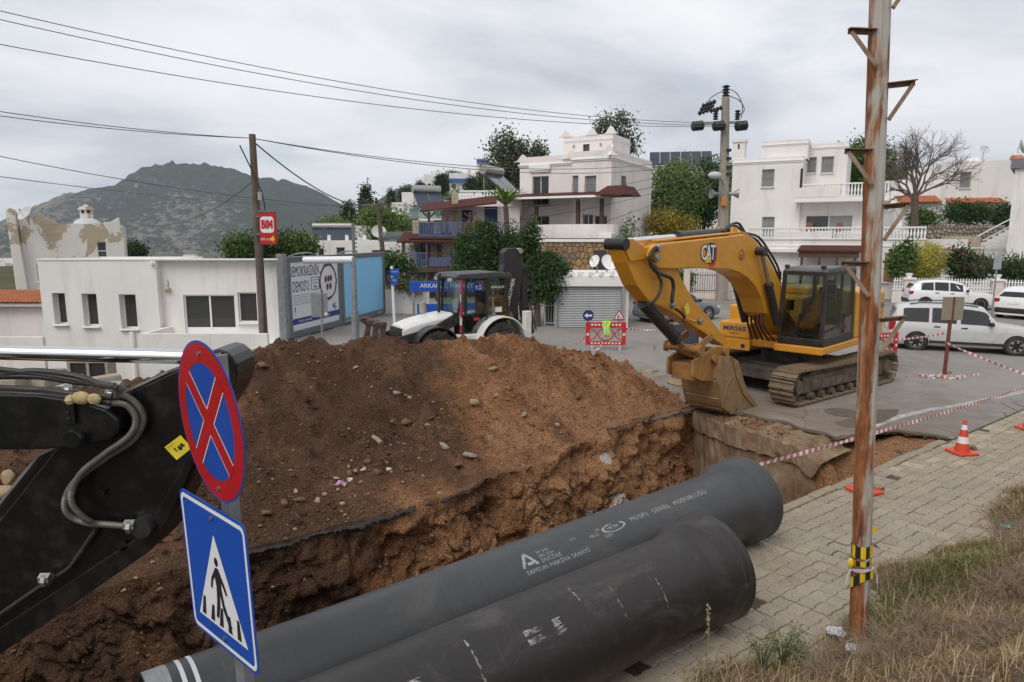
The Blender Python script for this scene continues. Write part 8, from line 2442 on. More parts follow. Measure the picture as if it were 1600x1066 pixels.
p=A(1372,575,21.3);barrier('red plastic barrier half hidden behind the excavator track',(p.x,21.3,0),R(25),1.6)
p=G(1475,590);t=thing('rear_facing_sign','tan sign back on a rusty red post in front of the white estate car','sign',(p.x,p.y,0));zt_=A(1476,465,p.y).z;MB().cyl((0,0,0),(.03,0,zt_),.05,10).build('post',paint('post_rust_red',(.16,.04,.03),.7,dirt=.3),t,smooth=40);MB().b(-.28,.33,-.06,-.045,A(1476,500,p.y).z,zt_+.02).build('plate',paint('sign_tan',(.25,.22,.17),.7,dirt=.2),t,bevel=.01)
MB().b(.01,.06,-.075,-.05,A(1476,500,p.y).z,zt_+.02).build('post_strip',MC['post_rust_red'],t)
P3=Vector((p.x,p.y,0))
p=A(1552,470,33.5);t=thing('rear_facing_sign','small grey sign back on a thin pole before the white railing','sign',(p.x,33.5,0));MB().cyl((0,0,0),(0,0,A(1552,402,33.5).z),.035,8).build('post',M_galv,t);MB().b(-.2,.18,-.05,-.03,A(1552,421,33.5).z,A(1552,400,33.5).z).build('plate',paint('sign_back_grey' if 0 else 'plate_grey',(.30,.33,.36),.5),t)
def cone(lab,loc,h=.62):
 t=thing('traffic_cone',lab,'cone',loc,random.uniform(0,1),'orange traffic cones');k=h/.62;M_or=paint('cone_orange',(.62,.062,.026),.5,var=.08,dirt=.2,dscale=8)
 MB().prism([(a*.21*k,b*.21*k)for a,b in((-1,-.8),(-.8,-1),(.8,-1),(1,-.8),(1,.8),(.8,1),(-.8,1),(-1,.8))],lambda a,b,d:Vector((a,b,d)),0,.045*k).build('base',M_or,t,bevel=.01)
 r=lambda z:.135*k*(1-z/h)+.025*k*z/h
 zs=[.045*k,.20*k,.32*k,.45*k,.54*k,h]
 for i,(a,b)in enumerate(zip(zs[:-1],zs[1:])):MB().lathe([(a,r(a)),(b,r(b))]+([(b+.008,r(b)*.6),(b+.008,.001)]if i==4 else[]),(0,0,0),(0,0,1),24).build('body' if i%2==0 else 'white_band',M_or if i%2==0 else M_swhite,t,smooth=True,fix=False)
 return t
p=G(1503,708,PAVZ);cone('orange and white traffic cone on the sidewalk edge, a stone on its foot',p)
p2=G(1350,768,PAVZ);cone('traffic cone hidden behind the rusty pole',p2)
p3=G(1600,671,PAVZ);cone('traffic cone cut off by the right edge',p3+Vector((.12,0,0)))
PE=A(1632,595,16.5)
barrier_tape('long barrier tape running from the pipe to the right edge',[uv(7.5,5.45,.78),PE],.005)
barrier_tape('barrier tape from the tan sign post down to the right edge',[A(1477,535,P3.y),PE],.015);barrier_tape('short barrier tape from the tan sign post to the excavator',[A(1475,521,P3.y),A(1385,531,21.4)],.02)
barrier_tape('thin barrier tape from the red barrier to the slate board',[A(978,514,pb2.y),G(1052,540)+Vector((0,0,.62))],.02);barrier_tape('loose tape trailing left from the barrier down to the mound',[A(914,527,pb2.y),A(897,538,pb2.y-1.2)],.03)
barrier_tape('loose tape curling under the barrier',[A(942,530,pb2.y-.1),A(938,543,pb2.y-.3),G(928,548),G(915,545)],.05);barrier_tape('loose tape lying by the barrier right foot',[G(958,549),G(966,547),G(971,540),A(974,532,pb2.y)],.05)
rst=random.Random(8);pts=[P3+Vector((rst.uniform(-.75,.5),rst.uniform(-.35,.3),rst.uniform(.02,.10)))for _ in range(16)]
barrier_tape('tangled barrier tape heaped round the foot of the tan sign post',smooth_path([P3+Vector((-1.1,.0,.02))]+pts+[P3+Vector((.8,.2,.02)),P3+Vector((1.25,.35,.02))],4),.0)
# --- stones and litter on the dirt
ICO=bmesh.new();bmesh.ops.create_icosphere(ICO,subdivisions=2,radius=1);ICV=np.array([v.co[:]for v in ICO.verts]);ICF=np.array([[v.index for v in f.verts]for f in ICO.faces]);ICO.free()
IC1=bmesh.new();bmesh.ops.create_icosphere(IC1,subdivisions=1,radius=1);I1V=np.array([v.co[:]for v in IC1.verts]);I1F=np.array([[v.index for v in f.verts]for f in IC1.faces]);IC1.free()
def rockv(seed,base=ICV,am=.35):
 d=base+0;n_=fbm(d[:,0]*1.1+seed*7.1,d[:,1]*1.1,d[:,2]*1.1+seed,3);v=d*(1+am*n_)[:,None]
 rs=np.random.default_rng(seed)
 for _ in range(11):
  q=rs.normal(size=3);q/=np.linalg.norm(q);k=v@q;lim=rs.uniform(.36,.72);v=v-np.outer(np.maximum(k-lim,0),q)
 return v
def hit(px,py):
 r=ray(px,py);t=np.arange(4,34,.02);u=t*r.dot(U);v=t*r.dot(V);zr=EYE+r.z*t
 z=np.where((v>5.2)&(v<20)&(u>-9)&(u<15.5),dirt_z(u,v),0.0);i=int(np.argmax(zr<z));p=r*float(t[i]);return Vector((p.x,p.y,float(z[i])))
def stone_mat(name,a,b):
 n=NT(name);c=n.mix(n.noise(3.5,6,.65,.3),a,b);c=n.mix(n.ramp(n.noise(14,5,.7),[(.5,0.0),(.7,.6)]),c,(.16,.085,.05));n.set(col=c,rough=.92,spec=.15);n.bump(n.noise(18,6,.7),.6,.03);return n.mat
M_rk=[stone_mat('rock_tan',(.40,.30,.19),(.28,.19,.115)),stone_mat('rock_brown',(.20,.115,.07),(.135,.075,.047)),stone_mat('rock_grey',(.33,.29,.25),(.22,.18,.15)),stone_mat('rock_white',(.66,.63,.58),(.46,.39,.32))]
rocks=[(743,633,13,0,'square pale block on the right face of the mound'),(640,623,9,0,'small pale cube above the pair of round stones'),(620,618,12,2,'flat greyish stone left of the small pale cube'),(634,663,16,1,'biggest round brown stone in the middle of the mound'),(612,661,10,1,'round brown stone left of the biggest one'),(735,716,17,2,'grey brown slab stone near the trench brink'),(716,731,15,1,'flat brown stone just above the trench brink'),(694,700,13,2,'grey flake leaning at the orange soil slope'),(668,667,9,2,'thin upright grey chip right of the round stones'),(446,792,15,1,'brown boulder at the foot of the mound, left group'),(470,786,14,1,'second brown boulder right of the left group boulder'),(415,804,15,1,'brown boulder nearest the crossing sign'),(462,770,9,0,'pointed tan stone above the brown boulders'),(497,783,11,0,'tan stone right of the brown boulders'),(507,775,8,0,'small tan stone by the pink wrapper'),(536,788,8,0,'small tan stone below the pink wrapper'),(590,741,13,1,'largest stone of the rubble strip at mid mound'),(607,737,8,3,'whitest small stone of the rubble strip'),(556,740,11,0,'tan lump in the rubble strip'),(545,742,9,1,'brown lump in the rubble strip'),(569,737,9,3,'pale lump in the middle of the rubble strip'),(525,749,9,0,'tan stone at the left end of the rubble strip'),(546,752,8,3,'flat white flake under the rubble strip'),(573,725,9,1,'brown stone above the rubble strip'),(550,724,7,2,'little grey stone left above the rubble strip'),(238,880,7,0,'pale pebble beside the crossing sign'),(185,890,20,1,'large dirt covered clod left of the crossing sign'),(193,931,8,0,'tan chip below the large dirt clod'),(214,916,6,0,'small tan chip on the dark soil'),(555,577,11,0,'pale slab lying high on the mound'),(412,575,18,1,'half buried slab at the upper left of the mound'),(375,608,7,3,'white chip beside the digger arm knuckle'),(632,553,5,0,'tiny tan stone on the mound crest'),(775,620,9,0,'upper tan stone in the row right of the pale block'),(770,580,10,0,'tan stone below the mound crest on the right'),(818,650,11,2,'pale flat stone on the orange slope'),(830,664,12,1,'brown flat stone below the pale flat stone'),(870,665,9,2,'grey stone by the black asphalt scrap'),(768,689,11,2,'grey stone above the orange brink'),(900,623,10,1,'brown stone on the right shoulder of the mound'),(1058,715,9,0,'tan flat stone stuck in the red trench end'),(1025,590,8,0,'tan stone by the right foot of the mound'),(18,775,30,0,'pale angular stone at the left edge, upper one'),(12,752,26,0,'pale angular stone at the left edge behind the arm'),(10,800,26,0,'pale angular stone at the left edge, lowest one')]
for i,(px,py,s,k,lab)in enumerate(rocks):
 p=hit(px,py);dpt=p.y*CP+(EYE-p.z)*SP;r_=s*.80*dpt/FPX;v=rockv(i+3)*np.array([1.0,.85,.72])*r_
 if 'slab' in lab or 'flat' in lab or 'flake' in lab:v[:,2]*=.6;v[:,0]*=1.25
 o=arrays('stone',v,ICF,M_rk[k]);o.location=p+Vector((0,0,r_*.22));o.rotation_euler=(random.uniform(-.3,.3),random.uniform(-.3,.3),i*1.3);tag(o,lab,'stone','loose stones on the dirt')
lime=np.zeros_like(zz_)
for px,py,a_,b_ in((945,722,.07,.11),(944,748,.06,.12),(941,770,.04,.07),(920,798,.08,.10),(930,812,.05,.07),(968,783,.08,.10),(958,800,.06,.08),(700,822,.05,.03),(1010,775,.03,.06)):
 p=hit(px,py);lime=np.maximum(lime,np.exp(-(((PX-p.x)**2+(PY-p.y)**2)/(a_*2.2)**2+((zz_-p.z)/(b_*1.6))**2)))
at=dirt.data.attributes.new('lime','FLOAT','POINT');at.data.foreach_set('value',lime.astype(np.float32).ravel())
p=hit(583,686);q=hit(596,697);o=MB().tube([p+Vector((0,0,.04)),(p+q)/2+Vector((0,0,.05)),q+Vector((0,0,.05))],[.035,.04,.045],10).build('pipe_stub',M_rk[0],smooth=40);tag(o,'short broken clay pipe lying on the mound','pipe stub')
p=hit(525,765);m=MB();m.grid([[Vector((-.12+.05*j,.03*math.sin(i*2+j),.05+.03*math.sin(i*1.7+j*2.1)+.02*i))+Vector((.04*i,0,0))for j in range(6)]for i in range(4)]);o=m.build('wrapper',paint('wrapper_pink',(.55,.28,.42),.4,var=.5,vscale=14,dirt=.3,dcol=(.7,.68,.66),dscale=9),smooth=True);o.location=p;o.rotation_euler.z=.5;tag(o,'crumpled pink and white wrapper among the stones','wrapper')
for i,(px,py,lab)in enumerate(((875,678,'black asphalt scrap on the orange slope'),(700,702,'black asphalt scrap beside the grey flake'),(660,800,'black asphalt crumb on the torn edge'),(1258,773,'black asphalt lump by the kerb'),(1290,770,'small black asphalt lump by the kerb'),(1345,748,'flat black asphalt piece beside the rusty pole'),(1440,703,'big flat asphalt slab piece near the cone'),(1468,700,'asphalt piece touching the sidewalk near the cone'),(1410,709,'thin asphalt piece left of the slab pieces'))):
 p=hit(px,py);v=rockv(80+i,ICV)*np.array([1.5,1,.45])*(.055 if py<770 and px<1400 else .09 if px>1400 else .05);o=arrays('asphalt_piece',v,ICF,M_asph_edge);o.location=p+Vector((0,0,.02));o.rotation_euler.z=i;tag(o,lab,'asphalt piece','broken asphalt pieces')
for px,py,lab,s in((1520,703,'grey stone weighing down the cone foot',.10),(1372,767,'dry clod beside the hidden cone',.09),(1482,586,'tan stone on the tangled tape at the sign post',.13),(1195,801,'loose stone where a paver is missing by the pipe',.12)):
 p=G(px,py,PAVZ);o=arrays('stone',rockv(int(px),ICV)*np.array([1.1,.9,.75])*s,ICF,M_rk[2 if px>1500 else 0]);o.location=p+Vector((0,0,s*.5));tag(o,lab,'stone')
 # rubble: uncountable crumbs over the dug soil
NR=21000
ru=RNG.uniform(-1.5,15.2,NR*3);rv=5.5+RNG.beta(1.3,2.4,NR*3)*12;rz_=dz(ru,rv)
dens=.35+.65*(fbm(ru*.7,rv*.7,5.5,3)>0);keep=(RNG.random(NR*3)<dens)&(rz_>-1.9)&~((ru>trench_end(rv)+.02)&(rv>6.5)&(ru>12.4)&(rz_<-.2));ru,rv,rz_=ru[keep][:NR],rv[keep][:NR],rz_[keep][:NR]
n_=len(ru);sz=.007+.013*RNG.pareto(2.4,n_).clip(0,3.2);NB=10;bases=[rockv(200+k,I1V,.5)for k in range(NB)]
allv=np.zeros((n_,len(I1V),3));th=RNG.uniform(0,6.28,n_);ct_,s_t=np.cos(th),np.sin(th)
for k in range(NB):
 mk=np.arange(n_)%NB==k;b_=bases[k][None]*sz[mk][:,None,None]*np.array([1.15,.9,.75]);x=b_[:,:,0]*ct_[mk][:,None]-b_[:,:,1]*s_t[mk][:,None];y=b_[:,:,0]*s_t[mk][:,None]+b_[:,:,1]*ct_[mk][:,None];allv[mk]=np.stack([x,y,b_[:,:,2]],-1)
cx3=ru*.798-rv*.602;cy3=ru*.602+rv*.798;allv+=np.stack([cx3,cy3,rz_+sz*.25],-1)[:,None]
n=NT('rubble_mix');a=n.n('ShaderNodeAttribute');a.attribute_name='soil'
c=n.mix(n.ramp(n.island(),[(.0,0.0),(.72,.0),(.90,.75),(1,1.0)]),n.ramp(a.outputs['Fac'],[(.1,(.095,.053,.034)),(.6,(.23,.120,.066)),(1,(.37,.20,.11))]),(.34,.25,.165));n.set(col=c,rough=.95,spec=.1);n.bump(n.noise(60,4,.7,0,n.pos()),.5,.01)
rb=arrays('rubble',allv.reshape(-1,3),(I1F[None]+(np.arange(n_)*len(I1V))[:,None,None]).reshape(-1,3),n.mat);at=rb.data.attributes.new('soil','FLOAT','POINT');at.data.foreach_set('value',np.repeat(np.clip(soil_val(ru,rv,rz_),0,1),len(I1V)).astype(np.float32));tag(rb,'crumbs and pebbles scattered over the dug soil',kind='stuff')
NC=2600;cu_=RNG.uniform(-1.2,13.6,NC);cv_=8.7+RNG.beta(1.2,1.8,NC)*6;kk=fbm(cu_*.9,cv_*.9,15.5,3)>.02;cu_,cv_=cu_[kk],cv_[kk];cz_=dz(cu_,cv_);kk=(cz_>-.3)&~((cu_>12.5)&(cv_<10.5));cu_,cv_,cz_=cu_[kk],cv_[kk],cz_[kk];lv_=RNG.uniform(6.5,9.3,420);lu_=trench_end(lv_)-.1+RNG.beta(1.3,1.3,420)*.95;cu_,cv_,cz_=np.append(cu_,lu_),np.append(cv_,lv_),np.append(cz_,-.05-.28*sst(7.6,6.6,lv_));nc=len(cu_);cs_=.022+.03*RNG.pareto(3.2,nc).clip(0,2.2)
cb=np.stack([rockv(400+k,I1V,.6)for k in range(16)])[np.arange(nc)%16]*cs_[:,None,None]*np.array([1.2,1,.8]);th=RNG.uniform(0,6.28,nc)[:,None];cb=np.stack([cb[:,:,0]*np.cos(th)-cb[:,:,1]*np.sin(th),cb[:,:,0]*np.sin(th)+cb[:,:,1]*np.cos(th),cb[:,:,2]],-1)+np.stack([cu_*.798-cv_*.602,cu_*.602+cv_*.798,cz_+cs_*.12],-1)[:,None]
co_=arrays('dirt_clods',cb.reshape(-1,3),(I1F[None]+(np.arange(nc)*len(I1V))[:,None,None]).reshape(-1,3),M_soil);at=co_.data.attributes.new('soil','FLOAT','POINT');at.data.foreach_set('value',np.repeat(np.clip(soil_val(cu_,cv_,cz_)+RNG.uniform(-.12,.12,nc),0,1),len(I1V)).astype(np.float32));tag(co_,'lumps of earth crumbled over the mound',kind='stuff')
# broken earth and asphalt by the right track
for i,(px,py,s)in enumerate(((1045,588,.5),(1015,582,.35),(1060,600,.4))):
 p=G(px,py);o=arrays('broken_paving',rockv(300+i,ICV,.5)*np.array([1.3,1,.28])*s,ICF,M_rk[0 if i else 2]);o.location=p;o.rotation_euler.z=i;tag(o,('largest lump of broken paving left of the bucket','small lump of broken paving next to the mound foot','lump of broken paving touching the bucket')[i],'broken paving')
 # --- foliage
def leaves_arr(P,size,rs,droop=0.0,aspect=.55):
 n_=len(P);d=rs.normal(size=(n_,3));d[:,2]-=droop;d/=np.linalg.norm(d,axis=1)[:,None]
 q=np.cross(d,rs.normal(size=(n_,3)));q/=np.linalg.norm(q,axis=1)[:,None]+1e-9;s=size*rs.uniform(.6,1.35,n_)[:,None]
 v=np.stack([P-d*s*.5,P+q*s*aspect*.5-d*s*.05,P+d*s*.5,P-q*s*aspect*.5-d*s*.05],1)
 return v.reshape(-1,3),np.arange(n_*4).reshape(-1,4)
def crown_pts(blobs,ncl,per,cr_,rs,shell=.62):
 w=np.array([b[1][0]*b[1][1]*b[1][2]for b in blobs])**.75;w/=w.sum();k=rs.choice(len(blobs),ncl,p=w)
 d=rs.normal(size=(ncl,3));d/=np.linalg.norm(d,axis=1)[:,None];rad=shell+(1-shell)*rs.random(ncl);rad=np.where(rs.random(ncl)<.25,rad*.6,rad)
 C_=np.array([blobs[i][0]for i in k])+d*np.array([blobs[i][1]for i in k])*rad[:,None]
 P=np.repeat(C_,per,0)+rs.normal(size=(ncl*per,3))*cr_*np.repeat(rs.uniform(.6,1.3,ncl),per)[:,None]
 return C_,P
M_bark=paint('bark',(.10,.075,.055),.95,var=.3,vscale=5,bump=.6,bscale=14)
LM={'dark':leaf_mat('leaf_dark',(0.022,0.049,0.017),(0.053,0.104,0.030),(0.094,0.160,0.047)),'pine':leaf_mat('leaf_pine',(0.042,0.085,0.026),(0.085,0.160,0.038),(0.142,0.226,0.056)),'euc':leaf_mat('leaf_eucalyptus',(0.053,0.068,0.034),(0.104,0.122,0.060),(0.170,0.179,0.094)),'pepper':leaf_mat('leaf_pepper',(0.075,0.117,0.030),(0.142,0.217,0.049),(0.217,0.293,0.085)),'cyp':leaf_mat('leaf_cypress',(0.018,0.034,0.017),(0.038,0.064,0.026),(0.064,0.094,0.038)),'gold':leaf_mat('leaf_gold',(0.189,0.160,0.029),(0.320,0.246,0.038),(0.415,0.320,0.056)),'yel':leaf_mat('leaf_yellow_green',(0.302,0.264,0.047),(0.566,0.471,0.094),(0.600,0.600,0.170)),'mag':leaf_mat('petal_magenta',(0.377,0.029,0.133),(0.600,0.056,0.264),(0.600,0.151,0.377)),'mid':leaf_mat('leaf_mid',(0.047,0.085,0.022),(0.094,0.160,0.038),(0.170,0.246,0.066)),'red':leaf_mat('petal_red',(0.600,0.056,0.056),(0.600,0.094,0.113),(0.600,0.377,0.189))}
def tree(name,lab,cat,base,blobs,ncl,per,cr_,leaf,mat,trunk_r=.2,droop=0.0,group=None,seed=1,limbs=7,extra=None,lean=0.0):
 rs=np.random.default_rng(seed);t=thing(name,lab,cat,base,0,group);C_,P=crown_pts(blobs,int(ncl*1.7),int(per*1.15),cr_,rs);v,f=leaves_arr(P,leaf,rs,droop)
 cr=arrays('crown',v,f,LM[mat],t)
 if extra:
  k=rs.choice(len(P),extra[1]);v,f=leaves_arr(P[k]*1.03,leaf*1.2,rs);arrays('blossom',v,f,LM[extra[0]],t)
 if trunk_r:
  zc=float(np.mean([b[0][2]for b in blobs]));xc=float(np.mean([b[0][0]for b in blobs]));yc=float(np.mean([b[0][1]for b in blobs]));m=MB();top=Vector((xc,yc,zc))
  m.tube(smooth_path([Vector((0,0,-.3)),Vector((xc*.2+lean,yc*.2,zc*.4)),Vector((xc*.7,yc*.7,zc*.75)),top],4),[trunk_r*(1-.055*i)for i in range(13)],8)
  for i in range(limbs):
   c=Vector(C_[int(i*len(C_)/limbs)]);s=Vector((xc*.4,yc*.4,zc*(.45+.3*(i%3)/2)));m.tube([s,s.lerp(c,.5)+Vector((0,0,.08*zc)),c],[trunk_r*.4,trunk_r*.25,trunk_r*.08],6)
  m.build('trunk',M_bark,t,smooth=True)
 return t
def gz_at(X_,Y):return float(ground_z(X_,Y))
def tpx(name,lab,cat,Y,boxes,mat,ncl,per,cr_,leaf,zb=None,trunk=None,**k):
# boxes: crown lobes as (px left, px right, py top, py bottom) seen at distance Y
 cx__=sum((b[0]+b[1])/2 for b in boxes)/len(boxes);X_=A(cx__,370,Y).x;z0=gz_at(X_,Y)if zb is None else zb;blobs=[];rr=random.Random(len(lab))
 for b in boxes:
  p=A((b[0]+b[1])/2,(b[2]+b[3])/2,Y);w=(b[1]-b[0])*Y/FPX/2;h=(b[3]-b[2])*Y/FPX/2;blobs.append(((p.x-X_,rr.uniform(-.3,.3)*w,p.z-z0),(w,w*.85,h)))
 return tree(name,lab,cat,(X_,Y,z0),blobs,ncl,per,cr_,leaf,mat,trunk_r=.2 if trunk is None else trunk,seed=len(lab)*7+int(cx__),**k)
 # the dark pair in front of the garage
tpx('evergreen_tree','dark bushy evergreen with pointed tops, left one behind the backhoe','tree',31,[(708,772,375,460),(730,792,352,440),(748,772,340,395),(716,736,358,400),(780,815,370,450),(790,808,348,400)],'dark',420,26,.16,.13,0.0,.16)
tpx('evergreen_tree','dark bushy evergreen nearest the garage, right one behind the digging boom','tree',30.5,[(800,850,385,480),(822,842,345,400),(832,880,392,470),(855,888,405,455),(806,826,362,410)],'dark',420,26,.16,.13,0.0,.17)
G_='trees around the houses'
tpx('eucalyptus_tree','airy eucalyptus rising behind the veranda house','tree',78,[(765,812,210,290),(800,835,220,290),(760,820,260,330),(830,853,222,262)],'euc',230,22,.55,.34,None,.3,group=G_)
tpx('eucalyptus_tree','thin sparse eucalyptus right of the stair tower','tree',72,[(932,962,180,225),(955,985,176,225),(960,998,200,245)],'euc',90,16,.45,.3,None,.2,group=G_)
tpx('pepper_tree','large drooping pepper tree between the two big white houses','tree',58,[(1010,1070,260,350),(1040,1100,252,345),(1015,1090,300,365)],'pepper',330,26,.42,.26,None,.3,droop=1.0,group=G_)
tpx('dark_tree','dark tree just left of the concrete pole','tree',62,[(1085,1128,250,330),(1075,1120,300,350)],'dark',200,22,.45,.28,None,.25,group=G_)
tpx('shrub','golden leafed shrub under the pepper tree','shrub',52,[(1010,1060,335,368),(1050,1085,340,372)],'gold',110,22,.3,.2,2.5,.06,group='shrubs by the walls')
tpx('pine_tree','bright green pine behind the large white house','tree',80,[(1320,1365,220,290),(1340,1400,228,310),(1330,1390,270,335)],'pine',330,24,.55,.32,None,.35,group=G_)
tpx('climbing_plant','thin straggly climber on the pale wall right of the porch','plant',44,[(970,995,345,410),(985,1010,375,415)],'mid',50,14,.3,.18,2.0,.04,group='shrubs by the walls')
tpx('shrub','green shrub spilling over the pale wall beneath the boom','shrub',46,[(1035,1085,420,455),(985,1030,400,440)],'mid',120,20,.25,.18,1.0,.05,group='shrubs by the walls')
tpx('round_bush','clipped yellow green round bush behind the railing','bush',43.5,[(1408,1478,376,440)],'yel',420,18,.13,.11,.3,.1)
tpx('shrub','spiky green plants left of the round bush','shrub',42.6,[(1392,1412,385,438),(1404,1424,375,430)],'mid',70,20,.22,.22,.3,.05,group='garden shrubs behind the railing')
tpx('bougainvillea','dark shrub with magenta flowers right of the round bush','shrub',43,[(1480,1520,392,440),(1505,1550,396,440),(1478,1510,385,420)],'dark',160,20,.22,.17,.3,.06,extra=('mag',260))
tpx('shrub','dark green shrub with a red bloom beside the right pillar','shrub',42,[(1550,1600,405,445),(1590,1640,405,450)],'dark',130,20,.22,.17,.3,.05,extra=('red',40),group='garden shrubs behind the railing')
tpx('shrub','green shrub on the rubble wall, left one by the tree trunk','shrub',58.5,[(1420,1445,328,352),(1440,1466,330,352)],'mid',60,18,.3,.2,4.0,.05,group='shrubs on the rubble wall')
tpx('shrub','wide dark shrub on the middle of the rubble wall','shrub',58.5,[(1480,1515,318,350),(1505,1540,318,350)],'dark',130,18,.3,.2,4.0,.05,group='shrubs on the rubble wall',extra=('mag',40))
tpx('shrub','dark tall shrub at the right end by the porch posts','shrub',59,[(1552,1578,318,362)],'dark',90,18,.3,.2,3.0,.05,group='shrubs on the rubble wall')
# left and up the hill
tpx('round_tree','small round dark tree right of the peeling house','tree',70,[(196,226,380,408)],'cyp',80,18,.35,.25,None,.15,group='trees behind the white building')
for i,b in enumerate((((352,400,375,405),),((395,440,362,405),(430,470,368,400)),((455,492,372,402),))):tpx('shrub',('low shrubs left of the timber pole','wide dark canopy right of the timber pole','green shrub above the billboard left corner')[i],'shrub',56,list(b),'mid' if i!=1 else 'dark',130,18,.4,.26,-1.0,.12,group='trees behind the white building')
tpx('leafy_tree','large light green tree behind the pale timber pole','tree',92,[(560,620,320,385),(600,640,335,390),(540,590,340,390)],'pepper',260,22,.6,.4,None,.3,group='trees up the hill')
tpx('leafy_tree','light green tree above the villa solar heaters','tree',110,[(490,545,345,372)],'pepper',120,20,.6,.45,None,.25,group='trees up the hill')
for k,(b,lab,Y,mt)in enumerate((((566,578,290,335),'pointed dark conifer on the skyline above the light green tree',120,'cyp'),((538,552,318,350),'small pointed conifer at the foot of the hill',130,'cyp'),((680,700,272,306),'dark upright conifer beside the narrow hill house',180,'cyp'),((622,650,292,320),'dark round hill tree left of the narrow hill house',190,'dark'),((648,666,285,315),'dark rounded pine between hill houses',185,'cyp'),((604,618,296,322),'leftmost dark bush on the hill skyline',200,'cyp'),((728,745,280,300),'small cypress right of the blue balcony house',170,'cyp'),((745,790,262,310),'broad dark tree at the foot of the eucalyptus',100,'dark'),((640,700,318,345),'green scrub between the hill houses and solar panels',125,'mid'),((700,740,300,330),'green scrub below the blue balcony house',130,'mid'),((592,625,340,372),'dark green scrub under the small cube house',100,'mid'),((690,725,268,290),'grey green olive on the hill crest',230,'euc'))):
 tpx('hill_tree',lab,'tree',Y,[b]if mt!='cyp' or b[1]-b[0]>18 else[(b[0],b[1],(b[2]+b[3])/2,b[3]),(b[0]+3,b[1]-3,b[2],(b[2]+b[3]*1)/2+6)],mt,110,18,.5,.45,None,.2,group='trees up the hill')
tpx('shrub','dark foliage between the billboard and the verandas','shrub',38,[(603,632,400,440),(620,650,415,450)],'dark',110,18,.28,.2,0,.06,group='shrubs by the walls',extra=('gold',60))
tpx('hedge_flowers','reddish flowers along the dark veranda railing','flowers',35.5,[(612,640,440,452),(630,668,440,454)],'mid',60,16,.18,.12,1.0,0,extra=('mag',200))
tpx('potted_flowers','red flowers hanging over the upper blue railing','flowers',44.6,[(722,736,352,362),(738,752,346,358)],'mid',30,14,.16,.12,4.6,0,extra=('red',160))
# more scrub over the hill, past counting
rsn=np.random.default_rng(5);t_=rsn.uniform(-.36,.9,2600);Yh=rsn.uniform(75,330,2600);Xh=t_*Yh;zh=ground_z(Xh,Yh);C3=np.stack([Xh,Yh,zh+.5],-1);P=np.repeat(C3,14,0)+rsn.normal(size=(2600*14,3))*np.array([1.1,1.1,.6]);v,f=leaves_arr(P,.75,rsn);o=arrays('hillside_scrub',v,f,LM['mid']);tag(o,'green scrub covering the hillside between the houses',kind='stuff')
# bare tree
def branch(m,p,d,L_,r,lev,rs,spread=.55,kids=(2,3),up=.12,n_=5):
 q=p+d*L_;mid=p.lerp(q,.5)+Vector((rs.uniform(-1,1),rs.uniform(-1,1),rs.uniform(-1,1)))*L_*.06;m.tube([p,mid,q],[r,r*.85,r*.68],n_ if lev>2 else 3,caps=False)
 if lev==0:return
 for k in range(rs.randint(*kids)):
  a=rs.uniform(0,2*PI);x,y,z=frame(d);nd=(d+(x*math.cos(a)+y*math.sin(a))*rs.uniform(.5,1.2)*spread+Vector((0,0,up))).normalized();branch(m,q if k<2 else mid,nd,L_*rs.uniform(.62,.86),r*.62,lev-1,rs,spread,kids,up,n_)
rbt=random.Random(12);pbt=A(1430,352,57);bt=thing('bare_tree','leafless grey tree before the tiled canopies','tree',(pbt.x,57,pbt.z-.5));m=MB();m.tube([(0,0,-.6),(-.12,0,1.2),(-.2,0,2.4),(-.25,0,3.1)],[.36,.30,.27,.24],9)
tb_=m.build('trunk',M_bark,bt,smooth=True);m=MB()
for a,(dx,dz_,L0)in enumerate(((-.5,.9,1.6),(.55,.8,1.8),(.05,1,1.9),(-.75,.35,1.3),(.8,.35,1.7),(.3,.9,1.6),(-.3,1,1.7))):branch(m,Vector((-.24,0,2.3+.13*a)),Vector((dx,rbt.uniform(-.5,.5),dz_)).normalized(),L0,.12,5,rbt,.72,(3,3),.03)
m.build('branches',paint('twig_grey',(.13,.10,.085),.95,var=.2),bt)
# palm and agaves
def fan(m,c,d,L_,droop,w,n_=7):
 x=Vector((-d.y,d.x,0)).normalized();pts=[c+d*(L_*k/n_)+Vector((0,0,L_*(.45*k/n_-droop*(k/n_)**2)))for k in range(n_+1)]
 for k in range(n_):a,b=pts[k],pts[k+1];wa,wb=w*math.sin(PI*min(.98,(k+.4)/n_))+.01,w*math.sin(PI*min(.98,(k+1.4)/n_))+.005;m.quad(a-x*wa,a+x*wa,b+x*wb,b-x*wb)
pp2=A(790,350,42);pm2=thing('palm_tree','small palm beside the porch of the white house','palm',(pp2.x,42,2.2));hpz=A(790,322,42).z-2.2;MB().tube([(0,0,0),(.08,0,hpz*.6),(0,0,hpz)],[.2,.17,.16],9).build('trunk',M_bark,pm2,smooth=True);m=MB()
for k in range(26):a=k*2.4;fan(m,Vector((0,0,hpz)),Vector((math.cos(a),math.sin(a),.2+.9*((k*7)%10)/10)).normalized(),1.55,.35,.12)
m.build('crown',LM['pepper'],pm2,fix=False)
for k,(px,py,lab)in enumerate(((1555,425,'grey green agave left of the right pillar'),(1592,420,'tall spiky agave at the right edge behind the railing'),(1530,415,'arching spiky plant beside the magenta shrub'))):
 p=A(px,436,41.5);t=thing('agave',lab,'agave',(p.x,41.5,.4));m=MB()
 for j in range(18):a=j*2.4+k;fan(m,Vector((0,0,p.z-.4)),Vector((math.cos(a),math.sin(a),.5+.8*(j%5)/5)).normalized(),1.25+.3*(j%3),.15,.055)
 m.build('leaves',LM['euc'],t,fix=False)
